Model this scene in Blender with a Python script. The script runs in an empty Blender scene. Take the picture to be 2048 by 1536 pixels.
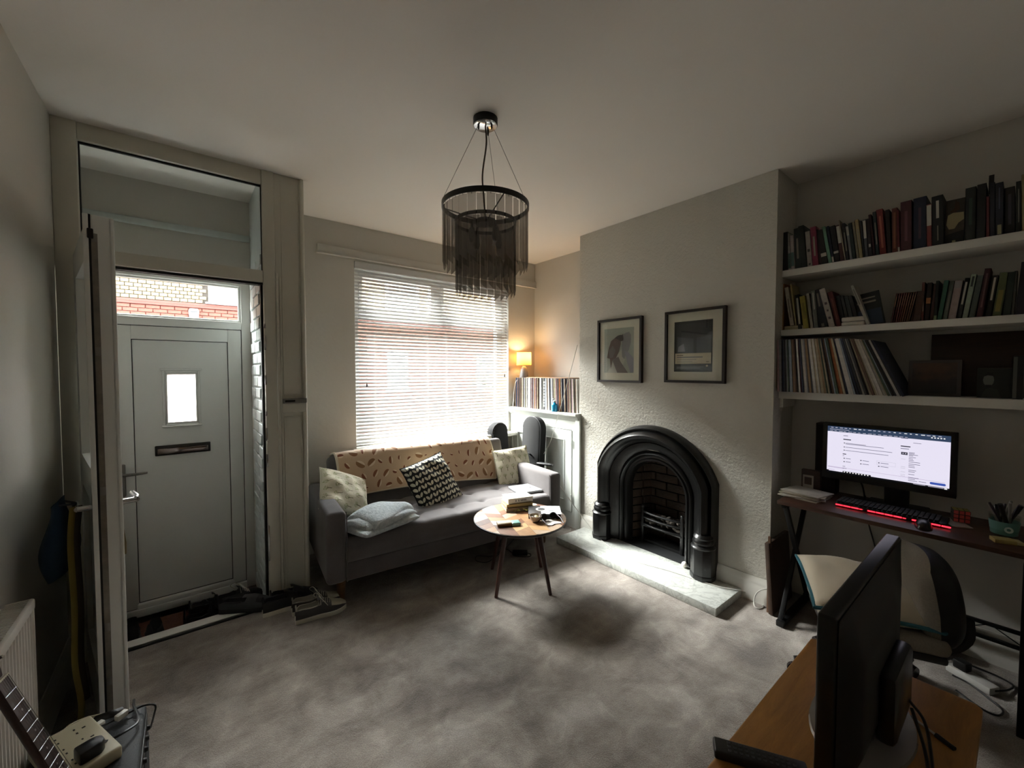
import bpy, bmesh, math, random
from mathutils import Vector, Matrix
sc = bpy.context.scene
COL = sc.collection
R = math.radians
rnd = random.Random(7)

# ------------------------------------------------------------------ camera
F, HC = 819.0, 1.45                      # focal length in pixels of the 2048 px frame, eye height
def _unit(v): return v.normalized()
_X = _unit(Vector((1031 / F, 1, 28 / F)))            # world X seen from the camera (vanishing point 2055,740)
_Y = Vector((-651 / F, 1, 28 / F)); _Y = _unit(_Y - _X * _X.dot(_Y))
_Z = _X.cross(_Y)
cam_d = bpy.data.cameras.new('camera'); cam = bpy.data.objects.new('camera', cam_d); COL.objects.link(cam)
cam_d.sensor_width = 36.0; cam_d.lens = F / 2048 * 36.0; cam_d.clip_start = 0.02
right = Vector((_X[0], _Y[0], _Z[0])); fwd = Vector((_X[1], _Y[1], _Z[1])); up = Vector((_X[2], _Y[2], _Z[2]))
cam.matrix_world = Matrix(((right[0], up[0], -fwd[0], 0), (right[1], up[1], -fwd[1], 0), (right[2], up[2], -fwd[2], HC), (0, 0, 0, 1)))
sc.camera = cam
def ray(u, v): return right * ((u - 1024) / F) + fwd - up * ((v - 768) / F)
def onx(u, v, x): d = ray(u, v); return Vector((0, 0, HC)) + d * (x / d[0])
def ony(u, v, y): d = ray(u, v); return Vector((0, 0, HC)) + d * (y / d[1])
def onz(u, v, z): d = ray(u, v); return Vector((0, 0, HC)) + d * ((z - HC) / d[2])

# ------------------------------------------------------------------ light: an overcast sky
w = bpy.data.worlds.new('overcast_sky'); sc.world = w; w.use_nodes = True
bg = w.node_tree.nodes['Background']; bg.inputs[0].default_value = (0.93, 0.97, 1.0, 1); bg.inputs[1].default_value = 1.85
sun_d = bpy.data.lights.new('hazy_sun', 'SUN'); sun_d.energy = 4.6; sun_d.angle = R(36); sun_d.color = (1.0, 0.98, 0.95)   # sun behind thin cloud, over the roofs opposite
sun = bpy.data.objects.new('hazy_sun', sun_d); COL.objects.link(sun)
sun.rotation_euler = Vector((0.30, -0.70, -0.70)).to_track_quat('-Z', 'Y').to_euler()
sc.view_settings.view_transform = 'Standard'; sc.view_settings.look = 'None'
sc.view_settings.gamma = 1.0; sc.view_settings.use_curve_mapping = False
sc.view_settings.exposure = 3.9
cy = sc.cycles
cy.use_denoising = True; cy.max_bounces = 12; cy.diffuse_bounces = 7; cy.glossy_bounces = 4
cy.transmission_bounces = 8; cy.transparent_max_bounces = 24; cy.sample_clamp_indirect = 6.0
cy.caustics_reflective = False; cy.caustics_refractive = False

# ------------------------------------------------------------------ materials
def lin(h):
    if not isinstance(h, str): return tuple(h)[:3]
    h = h.lstrip('#'); o = []
    for i in (0, 2, 4):
        c = int(h[i:i + 2], 16) / 255
        o.append(c / 12.92 if c <= 0.04045 else ((c + 0.055) / 1.055) ** 2.4)
    return tuple(o)
class NT:
    """small helper around one material's node tree"""
    def __init__(s, name):
        s.m = bpy.data.materials.new(name); s.m.use_nodes = True; s.t = s.m.node_tree; s.n = s.t.nodes
        s.b = s.n['Principled BSDF']; s.out = s.n['Material Output']
    def set(s, **k):
        for a, v in k.items():
            i = s.b.inputs[a.replace('_', ' ')]
            if hasattr(v, 'is_linked'): s.t.links.new(v, i)
            elif isinstance(v, (tuple, list)) and len(v) == 3 and i.type == 'RGBA': i.default_value = (*v, 1)
            else: i.default_value = v
        return s
    def put(s, i, v):
        if hasattr(v, 'is_linked'): s.t.links.new(v, i)
        elif isinstance(v, (tuple, list)): i.default_value = (*v, 1) if len(v) == 3 and i.type == 'RGBA' else v
        else: i.default_value = v
    def node(s, ty, **k):
        n = s.n.new(ty)
        for a, v in k.items(): setattr(n, a, v)
        return n
    def co(s, kind='Object'):
        if not hasattr(s, '_tc'): s._tc = s.node('ShaderNodeTexCoord')
        return s._tc.outputs[kind]
    def sep(s, v):
        n = s.node('ShaderNodeSeparateXYZ'); s.put(n.inputs[0], v); return n.outputs[0], n.outputs[1], n.outputs[2]
    def comb(s, x, y, z=0.0):
        n = s.node('ShaderNodeCombineXYZ'); [s.put(n.inputs[i], a) for i, a in enumerate((x, y, z))]; return n.outputs[0]
    def ma(s, op, a, b=0.0, c=0.0):
        n = s.node('ShaderNodeMath', operation=op); [s.put(n.inputs[i], q) for i, q in enumerate((a, b, c))]; return n.outputs[0]
    def map(s, v, scale=(1, 1, 1), rot=(0, 0, 0), loc=(0, 0, 0)):
        n = s.node('ShaderNodeMapping'); s.put(n.inputs[0], v); n.inputs['Scale'].default_value = scale
        n.inputs['Rotation'].default_value = rot; n.inputs['Location'].default_value = loc; return n.outputs[0]
    def noise(s, v, scale, detail=3.0, rough=0.55, dist=0.0, out=0):
        n = s.node('ShaderNodeTexNoise'); s.put(n.inputs['Vector'], v); n.inputs['Scale'].default_value = scale
        n.inputs['Detail'].default_value = detail; n.inputs['Roughness'].default_value = rough
        n.inputs['Distortion'].default_value = dist; return n.outputs[out]
    def ramp(s, f, stops, interp='LINEAR'):
        n = s.node('ShaderNodeValToRGB'); s.put(n.inputs[0], f); n.color_ramp.interpolation = interp
        e = n.color_ramp.elements
        while len(e) < len(stops): e.new(0.5)
        for i, (p, c) in enumerate(stops):
            e[i].position = p; c = lin(c) if not isinstance(c, (int, float)) else (c, c, c); e[i].color = (*c, 1)
        return n.outputs[0]
    def mix(s, f, a, b, mode='MIX'):
        n = s.node('ShaderNodeMix', data_type='RGBA', blend_type=mode)
        s.put(n.inputs[0], f); s.put(n.inputs[6], a); s.put(n.inputs[7], b); return n.outputs[2]
    def bump(s, h, strength=0.3, dist=0.01):
        n = s.node('ShaderNodeBump'); s.put(n.inputs['Height'], h); n.inputs['Strength'].default_value = strength
        n.inputs['Distance'].default_value = dist; s.t.links.new(n.outputs[0], s.b.inputs['Normal']); return s
MATS = {}
def mat(name, col, rough=0.6, metal=0.0, var=0.0, vs=8.0, bump=0.0, bs=60.0, spec=0.5, emit=None, es=1.0, coat=0.0, sheen=0.0):
    if name in MATS: return MATS[name]
    q = NT(name); c = lin(col)
    q.set(Base_Color=c, Roughness=rough, Metallic=metal, Specular_IOR_Level=spec, Coat_Weight=coat, Sheen_Weight=sheen)
    if var:
        n = q.noise(q.co(), vs, 4.0)
        f = q.ramp(n, [(0.3, 1 - var), (0.7, 1 + var)] if False else [(0.28, max(0.0, 1 - var)), (0.72, 1.0)])
        q.set(Base_Color=q.mix(1.0, c, f, 'MULTIPLY'))
    if bump: q.bump(q.noise(q.co(), bs, 3.0), bump, 0.004)
    if emit is not None: q.set(Emission_Color=lin(emit), Emission_Strength=es)
    MATS[name] = q.m; return q.m
def wood(name, c0, c1, scale=(1.2, 14, 14), rough=0.45, rot=(0, 0, 0), c2=None, coat=0.0, bump=0.08):
    if name in MATS: return MATS[name]
    q = NT(name); v = q.map(q.co(), scale, rot)
    n = q.noise(v, 3.0, 6.0, 0.6, 1.6); fine = q.noise(q.map(q.co(), tuple(a * 6 for a in scale), rot), 6.0, 3.0)
    k = q.ma('ADD', q.ma('MULTIPLY', n, 0.75), q.ma('MULTIPLY', fine, 0.25))
    st = [(0.30, c0), (0.68, c1)] + ([(0.8, c2)] if c2 else [])
    q.set(Base_Color=q.ramp(k, st), Roughness=rough, Coat_Weight=coat); q.bump(k, bump, 0.002)
    MATS[name] = q.m; return q.m
def glass(name, tint=(0.97, 0.985, 0.98), rough=0.02, gloss=0.09):
    if name in MATS: return MATS[name]
    q = NT(name); q.n.remove(q.b)
    tr = q.node('ShaderNodeBsdfTransparent'); tr.inputs[0].default_value = (*tint, 1)
    gl = q.node('ShaderNodeBsdfGlossy'); gl.inputs['Roughness'].default_value = rough; gl.inputs[0].default_value = (1, 1, 1, 1)
    mx = q.node('ShaderNodeMixShader'); lw = q.node('ShaderNodeLayerWeight'); lw.inputs[0].default_value = 0.5
    q.t.links.new(q.ma('ADD', q.ma('MULTIPLY', q.ma('POWER', lw.outputs['Facing'], 4.0), 0.7), 0.035), mx.inputs[0]); q.t.links.new(tr.outputs[0], mx.inputs[1]); q.t.links.new(gl.outputs[0], mx.inputs[2])
    q.t.links.new(mx.outputs[0], q.out.inputs[0]); MATS[name] = q.m; return q.m

# ------------------------------------------------------------------ geometry
class B:
    """collects shapes in world coordinates; xf places the next shapes; mi = material slot"""
    def __init__(s, xf=None): s.bm = bmesh.new(); s.xf = xf or Matrix.Identity(4); s.uv = None
    def _add(s, vs, fs, mi=0, smooth=True):
        bv = [s.bm.verts.new(s.xf @ Vector(v)) for v in vs]; out = []
        for f in fs:
            try: q = s.bm.faces.new([bv[i] for i in f])
            except ValueError: continue
            q.material_index = mi; q.smooth = smooth; out.append(q)
        return bv, out
    def box(s, a, b, bev=0.0, mi=0, seg=2, rot=None, piv=None):
        a, b = Vector(a), Vector(b); c = (a + b) / 2; h = (b - a) / 2
        vs = [Vector((sx * h[0], sy * h[1], sz * h[2])) for sx in (-1, 1) for sy in (-1, 1) for sz in (-1, 1)]
        fs = [(0, 1, 3, 2), (4, 6, 7, 5), (0, 4, 5, 1), (2, 3, 7, 6), (0, 2, 6, 4), (1, 5, 7, 3)]
        m = rot.to_4x4() if rot is not None else Matrix.Identity(4)
        t = bmesh.new(); bv = [t.verts.new(v) for v in vs]
        for f in fs: t.faces.new([bv[i] for i in f])
        if bev > 0:
            bev = min(bev, 0.49 * min(abs(x) * 2 for x in h))
            bmesh.ops.bevel(t, geom=t.edges[:], offset=bev, segments=seg, affect='EDGES', profile=0.5)
        t.verts.index_update()
        s._add([c + (m @ v.co) for v in t.verts], [[v.index for v in f.verts] for f in t.faces], mi); t.free(); return s
    def frame(s, p0, p1, r0, r1=None, n=16, mi=0, cap=True):
        p0, p1 = Vector(p0), Vector(p1); r1 = r0 if r1 is None else r1
        z = (p1 - p0).normalized(); x = z.orthogonal().normalized(); y = z.cross(x)
        ring = [(math.cos(2 * math.pi * i / n), math.sin(2 * math.pi * i / n)) for i in range(n)]
        vs = [p0 + (x * c + y * q) * r0 for c, q in ring] + [p1 + (x * c + y * q) * r1 for c, q in ring]
        fs = [(i, (i + 1) % n, n + (i + 1) % n, n + i) for i in range(n)]
        if cap: fs += [tuple(range(n - 1, -1, -1)), tuple(range(n, 2 * n))]
        s._add(vs, fs, mi); return s
    cyl = frame
    def tube(s, pts, r, n=8, mi=0, smoothn=0, cap=True, flat=None):
        P = [Vector(p) for p in pts]
        if smoothn:
            if isinstance(r, (list, tuple)): r = [r[min(i // smoothn, len(r) - 1)] * (1 - i % smoothn / smoothn) + r[min(i // smoothn + 1, len(r) - 1)] * (i % smoothn / smoothn) for i in range((len(P) - 1) * smoothn + 1)]
            P = catmull(P, smoothn)
        vs, fs = [], []; t0 = (P[1] - P[0]).normalized(); x = t0.orthogonal().normalized()
        for i, p in enumerate(P):
            t = (P[min(i + 1, len(P) - 1)] - P[max(i - 1, 0)]).normalized()
            x = (x - t * x.dot(t)); x = x.normalized() if x.length > 1e-6 else t.orthogonal().normalized(); y = t.cross(x)
            rr = r[i] if isinstance(r, (list, tuple)) else r
            for k in range(n):
                a = 2 * math.pi * k / n; vs.append(p + (x * math.cos(a) + y * math.sin(a) * (flat or 1)) * rr)
        for i in range(len(P) - 1):
            for k in range(n): fs.append((i * n + k, i * n + (k + 1) % n, (i + 1) * n + (k + 1) % n, (i + 1) * n + k))
        if cap: fs += [tuple(range(n - 1, -1, -1)), tuple(range((len(P) - 1) * n, len(P) * n))]
        s._add(vs, fs, mi); return s
    def lathe(s, prof, c=(0, 0, 0), n=24, mi=0, a0=0.0, a1=2 * math.pi, cap=True):
        full = abs(a1 - a0 - 2 * math.pi) < 1e-6; m = n if full else n + 1; vs, fs = [], []
        for r, z in prof:
            for k in range(m):
                a = a0 + (a1 - a0) * k / n; vs.append((c[0] + r * math.cos(a), c[1] + r * math.sin(a), c[2] + z))
        for i in range(len(prof) - 1):
            for k in range(n):
                k2 = (k + 1) % m; fs.append((i * m + k, i * m + k2, (i + 1) * m + k2, (i + 1) * m + k))
        if full and cap and prof[0] != prof[-1]:
            if prof[0][0] > 1e-5: fs.append(tuple(range(n - 1, -1, -1)))
            if prof[-1][0] > 1e-5: fs.append(tuple(range((len(prof) - 1) * n, len(prof) * n)))
        s._add(vs, fs, mi); return s
    def prism(s, poly, f, d0, d1, mi=0, bev=0.0):
        """poly in 2D; f(a,b,d) -> 3D point"""
        t = bmesh.new(); n = len(poly)
        v0 = [t.verts.new(Vector(f(a, b, d0))) for a, b in poly]; v1 = [t.verts.new(Vector(f(a, b, d1))) for a, b in poly]
        t.faces.new(v0[::-1]); t.faces.new(v1)
        for i in range(n): t.faces.new((v0[i], v0[(i + 1) % n], v1[(i + 1) % n], v1[i]))
        bmesh.ops.recalc_face_normals(t, faces=t.faces[:])
        if bev: bmesh.ops.bevel(t, geom=t.edges[:], offset=bev, segments=2, affect='EDGES', profile=0.5)
        t.verts.index_update(); s._add([v.co.copy() for v in t.verts], [[v.index for v in q.verts] for q in t.faces], mi); t.free(); return s
    def grid(s, f, nu, nv, mi=0, uv=True, close_u=False, flip=False):
        """f(u,v) -> point for u,v in 0..1"""
        m = nu if close_u else nu + 1
        vs = [f(i / nu, j / nv) for j in range(nv + 1) for i in range(m)]
        fs = []
        for j in range(nv):
            for i in range(nu):
                q = (j * m + i, j * m + (i + 1) % m, (j + 1) * m + (i + 1) % m, (j + 1) * m + i); fs.append(q[::-1] if flip else q)
        bv, out = s._add(vs, fs, mi)
        if uv:
            L = s.bm.loops.layers.uv.verify(); idx = {v: k for k, v in enumerate(bv)}
            for fc in out:
                for l in fc.loops:
                    k = idx[l.vert]; l[L].uv = ((k % m) / nu, (k // m) / nv)
        return s
    def ball(s, c, r, n=12, mi=0, sq=(1, 1, 1)):
        c = Vector(c); m = max(6, n); h = n // 2; vs = [c + Vector((0, 0, -r * sq[2]))]; fs = []
        for j in range(1, h):
            a = -math.pi / 2 + math.pi * j / h
            for k in range(m): b = 2 * math.pi * k / m; vs.append(c + Vector((r * sq[0] * math.cos(a) * math.cos(b), r * sq[1] * math.cos(a) * math.sin(b), r * sq[2] * math.sin(a))))
        vs.append(c + Vector((0, 0, r * sq[2]))); top = len(vs) - 1
        for k in range(m): fs.append((0, 1 + (k + 1) % m, 1 + k)); fs.append((top, top - m + k, top - m + (k + 1) % m))
        for j in range(h - 2):
            for k in range(m): fs.append((1 + j * m + k, 1 + j * m + (k + 1) % m, 1 + (j + 1) * m + (k + 1) % m, 1 + (j + 1) * m + k))
        s._add(vs, fs, mi); return s
    def mesh(s, name, ms, ang=38, weld=False, recalc=True):
        if weld: bmesh.ops.remove_doubles(s.bm, verts=s.bm.verts[:], dist=1e-5)
        if recalc: bmesh.ops.recalc_face_normals(s.bm, faces=s.bm.faces[:])
        me = bpy.data.meshes.new(name); s.bm.to_mesh(me); s.bm.free()
        for m in (ms if isinstance(ms, (list, tuple)) else [ms]): me.materials.append(m)
        me.set_sharp_from_angle(angle=R(ang)); return me
def catmull(P, n):
    P = [Vector(p) for p in P]; out = []; Q = [P[0] * 2 - P[1]] + P + [P[-1] * 2 - P[-2]]
    for i in range(1, len(Q) - 2):
        a, b, c, d = Q[i - 1:i + 3]
        for k in range(n):
            t = k / n; out.append(0.5 * (2 * b + (c - a) * t + (2 * a - 5 * b + 4 * c - d) * t * t + (3 * b - a - 3 * c + d) * t ** 3))
    out.append(P[-1]); return out
WM = {}                                  # world matrix of every object, so that parts can be given in world coordinates
def tag(o, label=None, cat=None, group=None, kind=None):
    if label: o['label'] = label
    if cat: o['category'] = cat
    if group: o['group'] = group
    if kind: o['kind'] = kind
    return o
def thing(name, label, cat, loc, group=None):
    o = bpy.data.objects.new(name, None); COL.objects.link(o); o.location = loc; o.empty_display_size = 0.05; WM[o.name] = Matrix.Translation(Vector(loc))
    return tag(o, label, cat, group)
def place(name, me, parent=None, loc=(0, 0, 0), rot=None, scale=None):
    o = bpy.data.objects.new(name, me); COL.objects.link(o); o.location = loc
    if rot is not None: o.rotation_euler = rot
    if scale is not None: o.scale = scale
    if parent is not None:
        o.parent = parent; o.matrix_parent_inverse = WM[parent.name].inverted()
    WM[o.name] = Matrix.LocRotScale(o.location, o.rotation_euler, o.scale)
    return o
def part(name, b, m, parent, label=None, ang=38, weld=False, kind=None):
    o = place(name, b.mesh(name, m, ang, weld), parent)
    if label: o['label'] = label
    if kind: o['kind'] = kind
    return o
def single(name, b, m, label, cat, group=None, ang=38, weld=False, kind=None):
    return tag(place(name, b.mesh(name, m, ang, weld)), label, cat, group, kind)
def struct(name, b, m, label, cat=None, ang=38, parent=None):
    o = place(name, b.mesh(name, m, ang), parent)
    return tag(o, label, cat, None, 'structure')
def T(loc=(0, 0, 0), rz=0.0, rx=0.0, ry=0.0):
    return Matrix.Translation(Vector(loc)) @ Matrix.Rotation(rz, 4, 'Z') @ Matrix.Rotation(ry, 4, 'Y') @ Matrix.Rotation(rx, 4, 'X')
def hole_wall(b, f, a0, a1, z0, z1, holes, d0, d1, mi=0):
    """a slab with rectangular holes, cut into blocks; f(a,z,d) -> point"""
    xs = sorted({a0, a1, *[h[0] for h in holes], *[h[1] for h in holes]}); zs = sorted({z0, z1, *[h[2] for h in holes], *[h[3] for h in holes]})
    for i in range(len(xs) - 1):
        run = None
        for j in range(len(zs) - 1):
            ca, cz = (xs[i] + xs[i + 1]) / 2, (zs[j] + zs[j + 1]) / 2
            if any(h[0] < ca < h[1] and h[2] < cz < h[3] for h in holes): continue
            p, q = Vector(f(xs[i], zs[j], d0)), Vector(f(xs[i + 1], zs[j + 1], d1))
            b.box([min(x, y) for x, y in zip(p, q)], [max(x, y) for x, y in zip(p, q)], mi=mi)
# ------------------------------------------------------------------ the room
H, XL, FW, XC, XA, YB = 2.641, -0.475, 3.49, 2.77, 3.10, -0.42   # ceiling, left wall, front wall, chimney face, alcove back, rear wall
CY0, CY1, SY, VZ = 0.95, 2.51, 2.88, -0.17                     # chimney breast sides, vestibule screen, vestibule floor
def paint(name, col, bump, bs, var=0.05):
    q = NT(name); n = q.noise(q.co(), bs, 2.5, 0.6); big = q.noise(q.co(), 1.7, 2.0)
    q.set(Base_Color=q.mix(q.ma('MULTIPLY', big, var * 2), lin(col), tuple(x * 0.82 for x in lin(col))), Roughness=0.62, Specular_IOR_Level=0.35)
    q.bump(n, bump, 0.006); return q.m
m_wall = paint('painted_plaster_warm_grey', '#bfbcb4', 0.25, 26)
m_chip = paint('woodchip_wallpaper_painted_grey', '#c0bdb3', 1.0, 55)
m_ceil = paint('ceiling_paint', '#e3dfd9', 0.10, 40)
m_white = mat('white_gloss_paint', '#d6d4cc', 0.38, var=0.04, vs=5)
m_upvc = mat('white_upvc', '#dfe0dc', 0.3)
m_frame = mat('off_white_painted_timber', '#c6c3b6', 0.42, var=0.05, vs=4)
m_black = mat('black_plastic', '#0b0b0c', 0.42)
m_gap = mat('black_rubber_seal', '#070707', 0.7)
m_chrome = mat('chrome', '#c9c9c9', 0.16, 1.0)
m_steel = mat('brushed_steel', '#8d8b86', 0.35, 1.0)
m_glass = glass('clear_glass')

q = NT('grey_taupe_carpet')
v = q.co(); big = q.noise(v, 2.3, 3.0, 0.6, 1.2); mid = q.noise(v, 7.0, 3.0, 0.65, 0.8); fine = q.noise(v, 210, 2.0, 0.7)
vac = q.noise(q.map(v, (0.9, 5.0, 1), (0, 0, R(38))), 1.6, 2.0)
k = q.ma('ADD', q.ma('ADD', q.ma('MULTIPLY', big, 0.42), q.ma('MULTIPLY', mid, 0.33)), q.ma('MULTIPLY', vac, 0.25))
base = q.ramp(k, [(0.37, '#756b63'), (0.46, '#91877d'), (0.54, '#a89e94'), (0.64, '#c6beb4')])
q.set(Base_Color=q.mix(0.75, base, q.ramp(fine, [(0.3, 0.42), (0.7, 1.0)]), 'MULTIPLY'), Roughness=0.95, Specular_IOR_Level=0.1, Sheen_Weight=0.35, Sheen_Roughness=0.5)
q.bump(q.ma('ADD', q.ma('MULTIPLY', fine, 0.7), q.ma('MULTIPLY', q.noise(v, 60, 2.0), 0.5)), 0.8, 0.012)
m_carpet = q.m

b = B(); b.box((XL, YB, -0.06), (XA, 2.90, 0)); b.box((0.58, 2.90, -0.06), (XA, FW, 0)); b.box((XL, 2.86, -0.25), (0.6, 2.935, -0.002))
struct('floor', b, m_carpet, 'grey taupe pile carpet over the whole living room')
b = B(); b.box((XL - 0.1, YB - 0.1, H), (XA + 0.1, FW + 0.1, H + 0.08))
struct('ceiling', b, m_ceil, 'flat off-white painted ceiling of the living room')
b = B(); b.box((XL - 0.12, YB - 0.1, -0.25), (XL, FW + 0.27, H)); struct('wall_left', b, m_wall, 'shadowed warm grey wall beside the open inner door')
b = B(); b.box((XL - 0.1, YB - 0.1, -0.05), (XA + 0.1, YB, H)); struct('wall_back', b, m_wall, 'warm grey wall behind the wooden bench')
b = B(); b.box((XA, YB - 0.1, -0.05), (XA + 0.1, FW + 0.1, H)); struct('wall_right', b, m_wall, 'warm grey back wall of the two alcoves')
# front wall with the window and front door openings
WX0, WX1, WZ0, WZ1 = 1.105, 2.725, 0.79, 2.352
DX0, DX1, DZ1 = -0.435, 0.378, 2.125
b = B(); hole_wall(b, lambda a, z, d: (a, d, z), XL - 0.1, XA + 0.1, -0.25, H, [(WX0, WX1, WZ0, WZ1), (DX0, DX1, VZ, DZ1)], FW, FW + 0.26)
struct('wall_front', b, m_wall, 'warm grey wall with the blind-covered window')
# chimney breast: three faces with a fire opening
FY0, FY1, FZ1 = 1.40, 2.115, 0.835
b = B(); hole_wall(b, lambda a, z, d: (d, a, z), CY0, CY1, 0, H, [(FY0, FY1, -0.01, FZ1)], XC, XC + 0.06)
b.box((XC + 0.06, CY0, 0), (XA, CY0 + 0.05, H)); b.box((XC + 0.06, CY1 - 0.05, 0), (XA, CY1, H))
struct('wall_chimney', b, m_chip, 'textured grey chimney breast around the black arched fireplace')

# ---- vestibule: step-down floor, brick side wall, far side
m_mat = mat('red_brown_coir_mat', '#7d5244', 0.95, var=0.5, vs=60, bump=0.6, bs=200)
b = B(); b.box((XL, 2.90, VZ - 0.08), (DX1 + 0.2, FW + 0.26, VZ)); struct('floor_vestibule', b, m_mat, 'red-brown coir matting behind the threshold')
m_bpaint = mat('painted_brick_pale_blue_grey', '#b9c1bf', 0.5, var=0.08, vs=20, bump=0.3, bs=70)
b = B(); b.box((0.375, 2.93, VZ), (0.58, FW, H)); wv = struct('wall_vestibule', b, m_bpaint, 'painted brick side wall of the vestibule')
bb = B(); bb.box((-0.008, -0.1, -0.0325), (0.008, 0.1, 0.0325), 0.004, seg=1); bme = bb.mesh('brick', m_bpaint)
for r_ in range(31):
    for c_ in range(-1, 4):
        y = 2.95 + 0.215 * c_ + (0.107 if r_ % 2 else 0.0) + 0.08; z = VZ + 0.045 + r_ * 0.075
        if 3.03 <= y <= 3.40 and z < 2.2: place('brick', bme, wv, (0.372, y, z), scale=(1, 1, rnd.uniform(0.97, 1.0)))
b = B(); b.box((XL, FW - 0.001, 2.355), (0.375, FW - 0.03, 2.40), 0.012, seg=3)
struct('trim_1', b, m_bpaint, 'pale ledge moulding above the front door inside the vestibule')

# ---- inner screen between the room and the vestibule
def quad_frame(b, x0, x1, z0, z1, w, y0, y1, bev=0.006):
    b.box((x0, y0, z0), (x0 + w, y1, z1), bev); b.box((x1 - w, y0, z0), (x1, y1, z1), bev)
    b.box((x0 + w, y0, z1 - w), (x1 - w, y1, z1), bev); b.box((x0 + w, y0, z0), (x1 - w, y1, z0 + w), bev)
SX0, SX1 = -0.388, 0.372                                 # clear opening of the screen
scr = tag(thing('trim_2', 'off-white timber screen with a glazed light over the inner doorway', None, (0, SY, 0)), kind='structure')
b = B()
b.box((XL, SY - 0.02, 0), (SX0, SY + 0.05, H), 0.006)                       # left stile
b.box((SX1, SY - 0.02, 0), (0.436, SY + 0.05, H), 0.006)                    # right stile
b.box((SX0, SY - 0.015, 2.557), (SX1, SY + 0.05, H), 0.005)                 # head
b.box((SX0, SY - 0.02, 1.975), (SX1, SY + 0.05, 2.046), 0.006)              # transom
part('screen_frame', b, m_frame, scr)
b = B(); b.box((SX0, SY + 0.005, 2.548), (SX1, SY + 0.02, 2.557)); b.box((SX0, SY + 0.005, 2.046), (SX0 + 0.005, SY + 0.02, 2.55)); b.box((SX1 - 0.004, SY + 0.005, 2.046), (SX1, SY + 0.02, 2.55))
b.box((SX0, SY + 0.0, 1.962), (SX1, SY + 0.05, 1.975)); b.box((SX1 - 0.012, SY + 0.012, 0.0), (SX1, SY + 0.05, 1.97))
part('seal_gap', b, m_gap, scr, 'black gap around the glazing and door stop')
b = B(); b.box((SX0 + 0.004, SY + 0.01, 2.046), (SX1 - 0.003, SY + 0.016, 2.549)); part('pane', b, m_glass, scr, 'glass light above the inner doorway')
b = B(); b.box((0.436, SY - 0.012, 0), (0.592, SY + 0.05, H), 0.004)         # column board
b.box((0.575, SY - 0.03, 0), (0.60, SY + 0.05, H), 0.011, seg=3)            # round bead
b.box((0.436, SY - 0.026, 0), (0.452, SY, H - 0.6), 0.007); b.box((0.455, SY - 0.02, 0), (0.463, SY, H - 0.62), 0.003)
b.box((0.47, SY - 0.018, 1.30), (0.476, SY, 2.60), 0.002); b.box((0.565, SY - 0.018, 1.30), (0.57, SY, 2.60), 0.002); b.box((0.47, SY - 0.018, 1.296), (0.57, SY, 1.302), 0.002)
b.box((0.47, SY - 0.018, 0.10), (0.476, SY, 1.16), 0.002); b.box((0.565, SY - 0.018, 0.10), (0.57, SY, 1.16), 0.002); b.box((0.47, SY - 0.018, 1.155), (0.57, SY, 1.162), 0.002)
part('column_board', b, m_frame, scr)
b = B(); b.box((0.458, SY - 0.034, 1.185), (0.597, SY, 1.262), 0.008); part('dado_block', b, m_frame, scr)
b = B(); b.box((0.46, SY - 0.042, 1.243), (0.596, SY - 0.012, 1.272), 0.004); b.box((0.472, SY - 0.0435, 1.251), (0.528, SY - 0.03, 1.264), 0.001, mi=1); part('strike_plate', b, [m_steel, m_black], scr, 'grey metal plate on the dado block')
b = B(); b.box((SX0, SY - 0.02, 0.0), (SX1, SY + 0.05, 0.012), 0.003); part('threshold', b, m_white, scr)
b = B(); b.box((SX0, SY - 0.045, 0.0), (SX1, SY - 0.02, 0.010), 0.003); b.box((SX0, SY - 0.033, 0.010), (SX1, SY - 0.030, 0.0125), mi=1); part('threshold_strip', b, [m_gap, m_steel], scr, 'black draught strip with a metal line')
for z0, z1 in ((0.28, 0.50), (0.86, 0.94), (1.02, 1.10), (1.17, 1.2), (1.36, 1.42), (1.57, 1.66), (1.70, 1.73)):
    b = B(); b.box((SX1 - 0.002, SY - 0.023, z0), (SX1 + 0.007, SY - 0.016, z1), 0.002); part('keep', b, m_chrome, scr, 'chrome lock keep on the right stile')

# ---- front door (door_1)
DY = 3.60
dr = tag(thing('door_1', 'white panelled front door with letter plate and glazed toplight', None, (0, DY, VZ)), kind='structure')
pT0, pT1 = ony(222, 550, DY), ony(478, 577, DY); pB = ony(350, 634, DY); sT = ony(350, 655, DY)
gx0, gx1, gz1, gz0, sx0, sx1, sz1 = pT0.x, pT1.x, pT1.z, pB.z, -0.358, 0.317, sT.z
b = B()
b.box((DX0, DY - 0.02, VZ), (sx0 - 0.004, DY + 0.06, DZ1), 0.004); b.box((sx1 + 0.004, DY - 0.02, VZ), (DX1, DY + 0.06, DZ1), 0.004)
b.box((sx0 - 0.004, DY - 0.02, gz1 + 0.012), (sx1 + 0.004, DY + 0.06, DZ1), 0.004); b.box((sx0 - 0.004, DY - 0.02, sz1 + 0.004), (sx1 + 0.004, DY + 0.06, gz0 - 0.012), 0.004)
b.box((sx0 - 0.004, DY - 0.03, VZ), (sx1 + 0.004, DY + 0.06, VZ + 0.05), 0.006)
part('door_frame', b, m_upvc, dr)
b = B(); quad_frame(b, sx0 - 0.004, sx1 + 0.004, gz0 - 0.014, gz1 + 0.014, 0.016, DY - 0.008, DY + 0.02, 0.004); part('glazing_bead', b, m_upvc, dr)
b = B(); b.box((gx0 - 0.002, DY + 0.004, gz0 - 0.004), (gx1 + 0.002, DY + 0.01, gz1 + 0.004)); part('toplight_pane', b, m_glass, dr, 'clear pane over the front door')
sb = VZ + 0.055
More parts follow.
